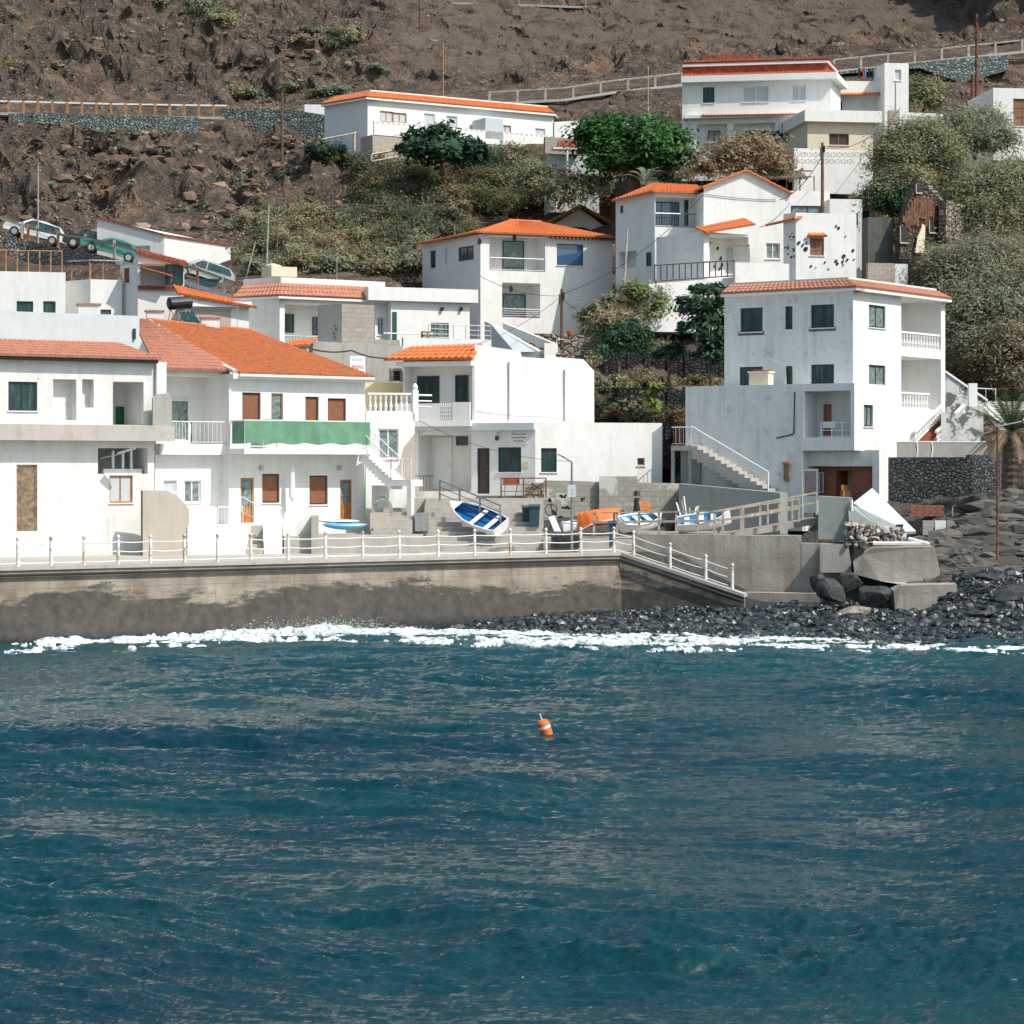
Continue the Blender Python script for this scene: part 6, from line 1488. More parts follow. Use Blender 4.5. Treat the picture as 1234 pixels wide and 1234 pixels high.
for k, (px, py, Y, s, lab) in enumerate(((1002, 712, 103.6, (.75, .6, .8), 'tall dark boulder against the terrace wall'), (1022, 700, 103.9, (.7, .6, .7), 'rounded grey boulder behind the tall dark boulder'), (1050, 724, 103.2, (1.1, .8, .75), 'large black boulder in the shade of the tilted block'),
      (1030, 738, 101.2, (.9, .6, .45), 'flat tan-topped boulder before the black stones'), (1214, 722, 99.5, (1.3, 1.0, .75), 'big weathered boulder at the right edge of the beach'), (1180, 742, 97.0, (.6, .5, .35), 'small dark boulder left of the big weathered boulder'), (1195, 700, 103.0, (.9, .8, .4), 'low slanting rock at the foot of the grey outcrop'), (985, 703, 104.6, (.4, .4, .5), 'small dark boulder at the end of the terrace footing'))):
    boulder('boulder', lab, W(px, py, Y), s, 'basaltrock' if k != 3 else 'tanrock', k + 3)
# stone walls and terraces at the right
f = Fac(XY(1070, 120.0), XY(1172, 119.0)); mb = MB(); mb.prism([f.a, f.b, f.b + Vector((1.5, 1.6)), f.a + Vector((-.2, 2.4))], 3.6, f.z(1110, 551)); mb.build('basalt_wall', M['basalt'], None, 'dark basalt dry stone wall below the palm terrace', 'wall')
f2 = Fac(XY(1171, 119.2), XY(1205, 122.0)); mb = MB(); mb.prism([f2.a, f2.b, f2.b + Vector((0, 1)), f2.a + Vector((0, 1.5))], 3.6, Zp(548, 119.2)); mb.build('basalt_wall', M['basalt'], None, 'shaded return of the basalt wall beside the palm trunk', 'wall')
f = Fac(XY(1070, 120.7), XY(1190, 121.2)); mb = MB(); fbox(mb, f, 0, f.L, f.z(1120, 553), f.z(1120, 533), -.3, 0); mb.build('terrace_parapet', M['greyplaster'], None, 'grey rendered parapet with white drips above the basalt wall', 'wall')
mb = MB(); fbox(mb, f, 0, f.L, f.z(1120, 533), f.z(1120, 531.5), -.32, .02)
for px in (1105, 1123): mb.tube([f.at(px, 533, .01), f.at(px + 1, 542, .012), f.at(px - .5, 551, .01)], .045, 4)
mb.build('white_drips', M['trim'], bpy.data.objects['terrace_parapet'])
# stair with red risers and white balustrade
r = thing('red_stair', 'stair with red-brown risers and chipped white balustrade beside the tall house', 'staircase', W(1115, 530, 122.5)); mb = MB(); w_ = MB(); tp, bt = W(1139, 500, 124.0), W(1104, 534, 121.9); dv = bt - tp; NS = 10
for k in range(NS):
    a = tp + Vector((dv.x, dv.y, 0)) * (k / NS); zt_ = tp.z + dv.z * (k / NS); mb.obox((a.x, a.y, zt_ - 1.8), Vector((dv.x, dv.y, 0)) / NS, (1.0, .3, 0), (0, 0, 1.8 - .02)); 
mb.build('flight', M['brick'], r)
for o_ in (V3(-.1, -.1, 0), V3(1.05, .2, 0)): balustrade(r, tp + o_, bt + o_, .62, gap=.26)
mb = MB(); mb.prism([XY(1134, 122.3), XY(1185, 122.8), XY(1185, 124.5), XY(1134, 124)], 6, Zp(497, 122.4)); mb.build('upper_terrace_wall', M['ruinwhite'], None, 'flaking white and black terrace wall at the top of the red stair', 'wall')
mb = MB(); a, b, c_, d_ = W(1139, 449, 126), W(1190, 484, 126.5), W(1190, 497, 126.5), W(1139, 497, 126); mb.poly([a, b, c_, d_]); mb.poly([p + V3(0, .3, 0) for p in (d_, c_, b, a)]); o = mb.build('sloping_wall', M['ruinwhite'], None, 'sloping flaking wall falling away from the corner of the tall house', 'wall')
mb = MB(); mb.obox(a - V3(0, .1, 0), b - a, (0, .5, 0), (0, 0, .12)); mb.build('coping', M['trim'], o)
mb = MB(); p = W(1172, 490, 124.2); mb.cbox(p, .42, .42, 1.2); mb.build('gate_post', M['trim'], None, 'white square gate post on the flaking terrace wall', 'post')
rail(None, W(1176, 490, 124.3), W(1200, 491, 124.3), .95, gap=.35, label='short white railing right of the square gate post', cat='railing')
sheet('slope_wall', [(1185, 490, 124), (1196, 490, 124), (1215, 512, 121.8), (1206, 513, 121.6)], .3, 'trim', 'white coping strip sloping down behind the palm', 'coping')
f = Fac(XY(1185, 130), XY(1300, 131)); mb = MB(); fbox(mb, f, 0, f.L, f.z(1220, 500), f.z(1220, 484), -.3, 0); mb.build('field_wall', M['white2'], None, 'low pale wall behind the palm crown', 'wall')
# striped kerb blocks, bricks and frame on the waste ground
r = thing('block_bench', 'low row of black and white painted blocks on the waste ground', 'kerb', W(1130, 635, 110.5))
for k, (x0, x1, m_) in enumerate(((1096, 1111, 'black'), (1112, 1126, 'greyplaster'), (1127, 1140, 'trim'), (1141, 1151, 'concreteg'), (1152, 1162, 'trim'))):
    mb = MB(); a, b = W(x0, 636, 110.5), W(x1, 636, 110.5); mb.obox(a, b - a, (0, .5, 0), (0, 0, .32)); mb.obox(a - V3(0, 0, .34), (b - a) * .9, (0, .4, 0), (0, 0, .33)); mb.build('block', M[m_], r)
r = thing('brick_stack', 'long low stack of red-brown bricks on the waste ground', 'bricks', W(1120, 622, 113))
mb = MB(); 
for j in range(4):
    for k in range(5): a = W(1096 + k * 8 + (j % 2) * 2, 622, 113) + V3(0, 0, .13 * j); mb.obox(a, (.29, 0, 0), (0, .4, 0), (0, 0, .115))
mb.build('bricks', M['redbrown'], r)
mb = MB()
for (x0, y0, x1, y1) in ((1148, 624, 1184, 624), (1148, 610, 1184, 608), (1148, 610, 1148, 624), (1184, 608, 1184, 624), (1166, 609, 1166, 624)): mb.bar(W(x0, y0, 113), W(x1, y1, 113), .04, 4)
mb.build('wire_frame', M['greywood'], None, 'pale rectangular frame standing right of the brick stack', 'frame')

# terrace walls, shade put into the stone colour, between the restaurant and the tall house
for lab, x0, x1, Y, yb, yt in (('lowest shade-painted stone terrace wall on the overgrown slope', 742, 872, 128.2, 548, 512), ('middle shade-painted stone terrace wall on the overgrown slope', 732, 876, 133.2, 508, 468), ('highest shade-painted stone terrace wall on the overgrown slope', 728, 880, 139.3, 464, 424)):
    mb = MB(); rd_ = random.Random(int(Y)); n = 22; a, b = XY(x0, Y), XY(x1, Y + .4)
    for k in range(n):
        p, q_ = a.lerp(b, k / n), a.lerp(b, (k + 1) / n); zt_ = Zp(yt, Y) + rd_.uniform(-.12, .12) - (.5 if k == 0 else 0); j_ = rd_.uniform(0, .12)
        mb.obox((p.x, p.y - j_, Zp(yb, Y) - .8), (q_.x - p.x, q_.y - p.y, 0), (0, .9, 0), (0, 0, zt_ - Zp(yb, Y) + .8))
    mb.build('terrace_wall', M['shadebasalt'], None, lab, 'wall')
# ------------------------------------------------------------------ terrain (built after the houses so it can be levelled under them)
COLS = {
 -500: [(60, 'z', -5), (106, 'z', -3), (113, 'z', 2.6), (122, 'z', 5), (128, 500), (140, 400), (150, 370), (158, 330), (166, 300), (175, 270), (200, 172), (202.2, 139), (209, 137), (212, 120), (262, 0), (300, -90), (360, -260)],
 60: [(60, 'z', -5), (106, 'z', -3), (113, 'z', 2.6), (122, 'z', 5), (128, 520), (138, 410), (148, 380), (155, 350), (164, 312), (166, 291), (172, 289), (173.5, 283), (180, 245), (200, 168), (202.2, 139), (209, 137), (211, 126), (235, 60), (262, 0), (300, -90), (360, -260)],
 130: [(60, 'z', -5), (106, 'z', -3), (113, 'z', 2.6), (122, 'z', 5), (128, 520), (138, 408), (148, 385), (155, 350), (158.5, 312), (165, 309), (170, 290), (180, 240), (200, 167), (202.2, 139), (209, 137), (211, 126), (235, 60), (262, 0), (300, -90), (360, -260)],
 200: [(60, 'z', -5), (106, 'z', -3), (113, 'z', 2.6), (122, 'z', 5), (128, 530), (138, 412), (148, 385), (153, 342), (155, 330), (163, 325), (170, 290), (178, 245), (200, 167), (202.2, 140), (209, 138), (211, 128), (235, 62), (262, 0), (300, -90), (360, -260)],
 250: [(60, 'z', -5), (106, 'z', -3), (113, 'z', 2.6), (122, 'z', 5), (128, 530), (138, 425), (148, 380), (152, 350), (154, 344), (160, 338), (167, 300), (178, 245), (200, 166), (202.2, 140), (209, 138), (211, 128), (235, 62), (262, 0), (300, -90), (360, -260)],
 350: [(60, 'z', -5), (106, 'z', -3), (113, 'z', 2.6), (122, 'z', 5), (128, 520), (140, 425), (148, 350), (156, 332), (168, 290), (184, 228), (198, 184), (200, 142), (202, 140), (209, 138), (211, 128), (235, 62), (262, 0), (300, -90), (360, -260)],
 430: [(60, 'z', -5), (104, 'z', -1), (113, 'z', 2.6), (122, 'z', 5.4), (127, 520), (140, 428), (148, 355), (156, 336), (168, 282), (182, 216), (192, 194), (197.6, 192), (199.6, 146), (206, 130), (211, 118), (235, 60), (262, 0), (300, -90), (360, -260)],
 510: [(60, 'z', -5), (92, 'z', -1), (103, 'z', 0), (113, 'z', 2.6), (122, 'z', 5.4), (128, 540), (142, 430), (150, 400), (158, 320), (168, 268), (180, 206), (185, 195), (188, 190), (202, 125), (211, 114), (235, 60), (262, -5), (300, -90), (360, -260)],
 600: [(60, 'z', -5), (88, 'z', -.9), (94, 'z', -.1), (104, 'z', .25), (113, 'z', 2.6), (122, 'z', 5.4), (129, 540), (142, 440), (151, 415), (160, 340), (168, 268), (180, 202), (185, 194), (188, 190), (202, 122), (206, 119), (211, 112), (235, 55), (262, -5), (300, -90), (360, -260)],
 700: [(60, 'z', -5), (86, 'z', -.9), (92, 'z', -.1), (105, 'z', .3), (113, 'z', 2.8), (119, 'z', 5), (129, 545), (141, 440), (151, 412), (160, 320), (168, 250), (180, 202), (187, 172), (199, 122), (201, 113), (206, 110), (211, 100), (235, 50), (258, -5), (300, -90), (360, -260)],
 760: [(60, 'z', -5), (86, 'z', -.9), (91, 'z', -.1), (106, 'z', .4), (109, 'z', 2.8), (117, 'z', 3.6), (119, 600), (123, 572), (128, 545), (128.6, 512), (133, 506), (133.6, 468), (139, 462), (139.6, 425), (145, 410), (150, 352), (158, 345), (168, 222), (180, 195), (187, 165), (199, 115), (201, 105), (206, 102), (211, 92), (235, 45), (256, -5), (300, -90), (360, -260)],
 830: [(60, 'z', -5), (86, 'z', -.9), (91, 'z', -.1), (106, 'z', .5), (109, 'z', 2.8), (117, 'z', 4), (121, 598), (124, 575), (129, 545), (129.6, 512), (134, 506), (134.6, 468), (140, 462), (140.6, 425), (146, 385), (152, 350), (160, 320), (168, 225), (176, 192), (184, 187), (200, 108), (202, 96), (207, 93), (212, 84), (232, 45), (255, -5), (300, -100), (360, -260)],
 930: [(60, 'z', -5), (84, 'z', -.9), (90, 'z', -.1), (104, 'z', .35), (106, 'z', .6), (112, 'z', 1.2), (117, 'z', 3), (119, 600), (130, 560), (141, 450), (149, 380), (158, 300), (166, 235), (172, 196), (184, 190), (196, 125), (203, 92), (208, 85), (212, 76), (230, 45), (252, -5), (300, -110), (360, -260)],
 1010: [(60, 'z', -5), (84, 'z', -.9), (90, 'z', -.05), (100, 'z', .25), (106, 'z', .7), (112, 'z', 1.4), (116, 'z', 4), (119, 603), (130, 560), (140, 455), (148, 385), (157, 300), (166, 232), (174, 195), (186, 170), (197, 110), (203, 82), (208, 76), (212, 68), (230, 40), (250, -5), (300, -120), (360, -270)],
 1060: [(60, 'z', -5), (84, 'z', -.9), (89, 'z', -.02), (100, 'z', .25), (105, 'z', .6), (107, 'z', 2.3), (112, 'z', 3.6), (115, 622), (120, 605), (122, 560), (134, 500), (142, 440), (150, 370), (157, 312), (166, 250), (175, 208), (186, 165), (198, 105), (203, 78), (208, 71), (212, 63), (230, 40), (250, -5), (300, -120), (360, -270)],
 1100: [(60, 'z', -5), (84, 'z', -.9), (89, 'z', 0), (99, 'z', .3), (103, 'z', .5), (105, 'z', 1.5), (107, 668), (112, 645), (115, 622), (120, 606), (122.4, 556), (132, 530), (136, 490), (142, 445), (150, 400), (158, 312), (166, 260), (175, 210), (186, 165), (199, 105), (203, 74), (208, 67), (212, 58), (230, 40), (250, -5), (300, -120), (360, -270)],
 1170: [(60, 'z', -5), (84, 'z', -.9), (89, 'z', .0), (97, 747), (103, 700), (106, 690), (108, 655), (112, 628), (116, 612), (121, 604), (122.4, 556), (131, 532), (135, 480), (142, 445), (150, 400), (160, 310), (168, 255), (178, 205), (188, 150), (200, 100), (203.5, 64), (209, 61), (215, 54), (232, 40), (262, 0), (300, -120), (360, -270)],
 1234: [(60, 'z', -5), (84, 'z', -.9), (89, 'z', 0), (97, 747), (103, 695), (106, 685), (109, 640), (113, 605), (122, 598), (126, 560), (130, 520), (134, 485), (142, 445), (150, 400), (160, 310), (170, 240), (180, 190), (188, 160), (200, 105), (204, 58), (209, 56), (214, 44), (221, -60), (235, -190), (300, -330), (360, -400)],
 1330: [(60, 'z', -5), (84, 'z', -.9), (89, 'z', 0), (97, 747), (103, 695), (106, 680), (109, 625), (113, 592), (122, 590), (126, 560), (130, 520), (134, 485), (142, 445), (150, 400), (160, 310), (170, 240), (180, 190), (188, 160), (200, 105), (204, 56), (208, 54), (210, 20), (216, -170), (235, -330), (300, -400), (360, -450)],  # unseen ridge, shaped to cast shade on the gully
 1800: [(60, 'z', -5), (84, 'z', -.9), (89, 'z', 0), (97, 747), (103, 695), (106, 680), (109, 625), (113, 592), (122, 590), (126, 560), (130, 520), (142, 430), (160, 310), (180, 190), (188, 160), (200, 80), (208, 40), (216, -170), (235, -330), (300, -400), (360, -450)],
}
_cp = np.array(sorted(COLS)); _YS = np.arange(55, 360, .25); _TAB = []
for _c in _cp:
    _L = COLS[int(_c)]; _y = [t[0] for t in _L]; _z = [t[2] if t[1] == 'z' else Zp(t[1], t[0]) for t in _L]
    _TAB.append(np.interp(_YS, _y, _z))
_TAB = np.array(_TAB)
def terr_base(X, Y):
    X = np.asarray(X, float); Y = np.asarray(Y, float)
    px = CX + F * X / Y
    px = px + (vnoise(X * .12 + 5, Y * .12) - .5) * 30
    ci = np.clip(np.searchsorted(_cp, px) - 1, 0, len(_cp) - 2); t = np.clip((px - _cp[ci]) / (_cp[ci + 1] - _cp[ci]), 0, 1)
    fy = np.clip((Y - _YS[0]) / .25, 0, len(_YS) - 2.001); yi = fy.astype(int); s = fy - yi
    a = _TAB[ci, yi] * (1 - s) + _TAB[ci, yi + 1] * s; b = _TAB[ci + 1, yi] * (1 - s) + _TAB[ci + 1, yi + 1] * s
    return a * (1 - t) + b * t
def sstep(x, a, b): t = np.clip((x - a) / (b - a), 0, 1); return t * t * (3 - 2 * t)
def terrain_z(X, Y, detail=True):
    X = np.asarray(X, float); Y = np.asarray(Y, float); z = terr_base(X, Y); px = CX + F * X / Y
    if detail:
        road = ((Y > 201.6) & (Y < 209.5)) * 1.0
        lo = sstep(Y, 118, 124)
        rocky = (sstep(-px, -520, -360) * sstep(Y, 168, 176) + .3 * sstep(Y, 120, 130)) ; rocky = np.clip(rocky, 0, 1)
        wx = X + 4 * (fbm(X * .1, Y * .1, 3) - .5); 
        r = ridged((wx * .8 + Y * .35) * .16, (Y * .9 - wx * .35) * .16 + 3, 6) - .55
        r2 = ridged(X * .55 + 9, Y * .55, 4) - .55
        hi = sstep(Y, 211, 216)
        z = z + (r * 6.5 + r2 * 2.0) * rocky * sstep(Y, 173, 180) * (1 - sstep(Y, 197, 201) * (1 - hi)) * (1 - road)
        gully = (ridged((X - .55 * Y) * .22, Y * .02 + X * .02, 4) - .5)
        z = z + (gully * .9 + (fbm(X * .6, Y * .6, 5) - .5) * .4) * (1 - rocky) * hi * sstep(px, 300, 420)
        z = z + (fbm(X * .7 + 3, Y * .7, 5) - .5) * (.3 + .5 * rocky) * lo * (1 - road)
        # broken rock face at the foot of the gravel slope
        foot = np.exp(-((Y - 217) / 5.0) ** 2) * sstep(px, 560, 650)
        z = z + (ridged(X * .35, Y * .5, 5) - .45) * 3.0 * foot
        shore = (1 - sstep(Y, 104, 108)) * sstep(px, 880, 960)
        z = z + (fbm(X * .9, Y * .9, 4) - .5) * .5 * shore * sstep(Y, 88, 95)
        slab = sstep(px, 1090, 1130) * sstep(Y, 105, 108) * (1 - sstep(Y, 118, 122))
        z = z + (ridged(X * .35 + Y * .5, Y * 1.3 - X * .3, 5) - .5) * 1.5 * slab
    for poly, z0 in PADS:
        c = poly.mean(0); r = np.abs(poly - c).max(); m = (abs(X - c[0]) < r + 3) & (abs(Y - c[1]) < r + 3)
        if not m.any(): continue
        n = len(poly); area = sum(poly[i][0] * poly[(i + 1) % n][1] - poly[(i + 1) % n][0] * poly[i][1] for i in range(n)); sg = 1 if area > 0 else -1
        xm, ym = X[m], Y[m]; d = np.full(xm.shape, -1e9)
        for i in range(n):
            a, b = poly[i], poly[(i + 1) % n]; e = b - a; L = math.hypot(*e)
            if L < 1e-6: continue
            nx, ny = e[1] / L * sg, -e[0] / L * sg; d = np.maximum(d, (xm - a[0]) * nx + (ym - a[1]) * ny)
        zz = z[m]; t = sstep(d, .3, 2.2); z[m] = np.where(d < 2.2, np.minimum(zz, (z0 - .08) * (1 - t) + np.maximum(zz, z0) * t), zz)
    return z
def hit(px, py, y0=96.0, y1=300.0):
    Y = np.arange(y0, y1, .12); X = (px - CX) / F * Y; z = terrain_z(X, Y); ray = Zp(py, Y)
    k = np.argmax(z >= ray); return Vector((float(X[k]), float(Y[k]), float(z[k])))

def ground_material():
    m, nt, b, o = _nt('volcanic_ground'); v = pos(nt)
    g1 = ramp(nt, noise(nt, v, .9, 9, .68), [(.30, (.028, .026, .023)), (.45, (.086, .064, .050)), (.6, (.142, .103, .079)), (.78, (.25, .18, .125))])
    gx = N(nt, 'ShaderNodeNewGeometry'); sp = N(nt, 'ShaderNodeSeparateXYZ'); nt.links.new(gx.outputs['Position'], sp.inputs[0])
    # tan and reddish earth in broad patches
    patch = ramp(nt, noise(nt, v, .16, 6, .6, .4), [(.52, 0.0), (.62, 1.0)])
    c = mixc(nt, mulf(nt, patch, .55), g1, (.235, .145, .085))
    patch2 = ramp(nt, noise(nt, pos(nt, (1, 1, 1), (.3, .2, 0)), .23, 6, .65, .5), [(.55, 0.0), (.66, 1.0)])
    c = mixc(nt, mulf(nt, patch2, .5), c, (.17, .085, .06))
    # small dark and pale stones
    vo = N(nt, 'ShaderNodeTexVoronoi', feature='F1'); vo.inputs['Scale'].default_value = 4.5; nt.links.new(v, vo.inputs['Vector'])
    sc = N(nt, 'ShaderNodeSeparateColor'); nt.links.new(vo.outputs['Color'], sc.inputs[0])
    c = mixc(nt, ramp(nt, sc.outputs[0], [(.80, 0.0), (.84, .8)]), c, (.045, .045, .045))
    c = mixc(nt, ramp(nt, sc.outputs[1], [(.93, 0.0), (.96, .6)]), c, (.30, .25, .21))
    # smoother gravel slope at the top, right of the rocky spur
    mx = N(nt, 'ShaderNodeMath', operation='MULTIPLY_ADD'); nt.links.new(sp.outputs[1], mx.inputs[0]); mx.inputs[1].default_value = .055; nt.links.new(sp.outputs[0], mx.inputs[2])
    k1 = ramp(nt, mulf(nt, mx.outputs[0], .1), [(.0, 0.0), (.35, 1.0)]); k2 = ramp(nt, mulf(nt, sp.outputs[1], .004), [(.872, 0.0), (.888, 1.0)])
    gm = N(nt, 'ShaderNodeMath', operation='MULTIPLY'); nt.links.new(k1, gm.inputs[0]); nt.links.new(k2, gm.inputs[1])
    gs = ramp(nt, noise(nt, pos(nt, (1.2, .12, .12)), .8, 6, .6), [(.3, (.095, .072, .058)), (.7, (.142, .108, .087))])
    gs = mixc(nt, ramp(nt, noise(nt, v, 5.5, 6, .7), [(.60, 0.0), (.72, .8)]), gs, (.055, .05, .048))
    c = mixc(nt, mulf(nt, gm.outputs[0], .85), c, gs)
    dk = ramp(nt, noise(nt, v, .32, 7, .68, .6), [(.50, 0.0), (.60, .75)])
    dg = N(nt, 'ShaderNodeMath', operation='MULTIPLY'); nt.links.new(dk, dg.inputs[0]); iv = N(nt, 'ShaderNodeMath', operation='SUBTRACT'); iv.inputs[0].default_value = 1; nt.links.new(gm.outputs[0], iv.inputs[1]); nt.links.new(iv.outputs[0], dg.inputs[1])
    c = mixc(nt, dg.outputs[0], c, mixc(nt, noise(nt, v, 3, 5), (.024, .026, .026), (.085, .075, .064)))
    # flat gravel slope high above the road, and steep faces darker and greyer
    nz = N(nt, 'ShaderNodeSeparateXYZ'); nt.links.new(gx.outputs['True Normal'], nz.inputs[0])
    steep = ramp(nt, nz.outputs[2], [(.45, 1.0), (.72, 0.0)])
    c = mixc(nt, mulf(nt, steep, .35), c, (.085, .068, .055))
    # grey weathered rock low down on the right, black shore
    zz = ramp(nt, mulf(nt, sp.outputs[2], .05), [(.30, 1.0), (.40, 0.0)])
    gr = ramp(nt, noise(nt, v, 2.2, 8, .7), [(.3, (.045, .046, .042)), (.7, (.125, .12, .105))])
    ck = N(nt, 'ShaderNodeTexVoronoi', feature='DISTANCE_TO_EDGE'); ck.inputs['Scale'].default_value = .9; nt.links.new(pos(nt, (1, 1.6, 2.2), (0, .35, .2)), ck.inputs['Vector'])
    gr = mixc(nt, ramp(nt, ck.outputs['Distance'], [(.01, .5), (.05, 0.0)]), gr, (.03, .034, .034))
    c = mixc(nt, zz, c, gr)
    low = ramp(nt, mulf(nt, sp.outputs[2], .25), [(.40, 1.0), (.55, 0.0)])
    c = mixc(nt, low, c, (.045, .052, .055))
    nt.links.new(c, b.inputs['Base Color']); b.inputs['Roughness'].default_value = .95; b.inputs['Specular IOR Level'].default_value = .2
    h = N(nt, 'ShaderNodeMath', operation='ADD'); nt.links.new(noise(nt, v, 2.4, 10, .72), h.inputs[0])
    nt.links.new(mulf(nt, vo.outputs['Distance'], -.5), h.inputs[1])
    bump(nt, b, h.outputs[0], .8, .28)
    return m
M['ground'] = ground_material()

def build_terrain():
    ys = np.concatenate([np.arange(62, 100, .7), np.arange(100, 170, .33), np.arange(170, 275, .36), np.arange(275, 356, 1.6)])
    xs = np.concatenate([np.arange(-150, -62, 2.5), np.arange(-62, 62, .33), np.arange(62, 152, 2.5)])
    X, Y = np.meshgrid(xs, ys); Z = terrain_z(X, Y)
    # sideways roughness so that steep faces break up
    rk = sstep(Y, 172, 178) * ((Y < 200.5) | (Y > 211))
    dx = (fbm(X * .5 + Z * .4, Y * .5 - Z * .35, 4) - .5) * 2.2 * rk; dy = (fbm(X * .45 + 40 + Z * .3, Z * .5 + 7, 4) - .5) * 1.6 * rk
    V = np.stack([X + dx, Y + dy, Z], -1).reshape(-1, 3); nx = len(xs)
    i = np.arange((len(ys) - 1) * nx).reshape(len(ys) - 1, nx)[:, :-1].ravel()
    Fq = np.stack([i, i + 1, i + nx + 1, i + nx], 1)
    np_mesh('hillside', V, Fq, M['ground'], None, False, kind='structure')

# ------------------------------------------------------------------ sea
def build_sea():
    m, nt, b, o = _nt('sea_water')
    g = N(nt, 'ShaderNodeNewGeometry'); v = pos(nt, (.55, 1, 1))
    c = ramp(nt, noise(nt, pos(nt, (.05, .1, .1)), 1.0, 4), [(.35, (.0003, .027, .043)), (.65, (.0008, .042, .050))])
    sp = N(nt, 'ShaderNodeSeparateXYZ'); nt.links.new(g.outputs['Position'], sp.inputs[0])
    near_shore = ramp(nt, mulf(nt, sp.outputs[1], .01), [(.70, 0.0), (.90, 1.0)])
    c = mixc(nt, mulf(nt, near_shore, .45), c, (.012, .085, .095))
    nt.links.new(c, b.inputs['Base Color']); b.inputs['Roughness'].default_value = .04; b.inputs['IOR'].default_value = 1.33
    h = N(nt, 'ShaderNodeMath', operation='ADD'); nt.links.new(noise(nt, pos(nt, (.8, 1.5, 1)), 3.2, 6, .62, .3), h.inputs[0])
    nt.links.new(mulf(nt, noise(nt, pos(nt, (.6, 1.4, 1), (0, 0, .25)), 11, 3, .6), .25), h.inputs[1])
    bump(nt, b, h.outputs[0], .7, .11)
    M['sea'] = m
    nr, nc = 1150, 560
    t = np.linspace(0, 1, nr); Yv = 20 * (112 / 20) ** t
    s = np.linspace(-.34, .34, nc); Yg, Sg = np.meshgrid(Yv, s, indexing='ij'); Xg = Sg * Yg
    wx = Xg + 1.2 * (fbm(Xg * .12, Yg * .12, 3) - .5) * 3; wy = Yg + 1.5 * (fbm(Xg * .1 + 9, Yg * .1, 3) - .5) * 3
    Z = .16 * (fbm(wx * .16 + 3, wy * .42, 3) - .5) * 2
    Z += .13 * (ridged(wx * .33, wy * .85 + .2 * wx, 4) - .5) * 1.5
    Z += .095 * (ridged(wx * .62 + 5, wy * 2.1, 4) - .5) * 1.4
    Z += .030 * (ridged(wx * 1.7 + 15, wy * 4.6 + .3 * wx, 3) - .5) * 1.6 + .014 * (fbm(wx * 4, wy * 9, 3) - .5) * 2
    Z *= .42 + 1.45 * sstep(fbm(Xg * .07, Yg * .12 + 4, 4), .30, .72)
    Z *= 1 - .35 * sstep(Yg, 75, 95)
    V = np.stack([Xg, Yg, Z], -1).reshape(-1, 3)
    i = np.arange((nr - 1) * nc).reshape(nr - 1, nc)[:, :-1].ravel(); Fq = np.stack([i, i + 1, i + nc + 1, i + nc], 1)
    np_mesh('sea', V, Fq, m, None, True, kind='structure')
    o = MB(); o.poly([(-900, -900, -.45), (900, -900, -.45), (900, 400, -.45), (-900, 400, -.45)]); o.build('open_water', m, kind='structure')

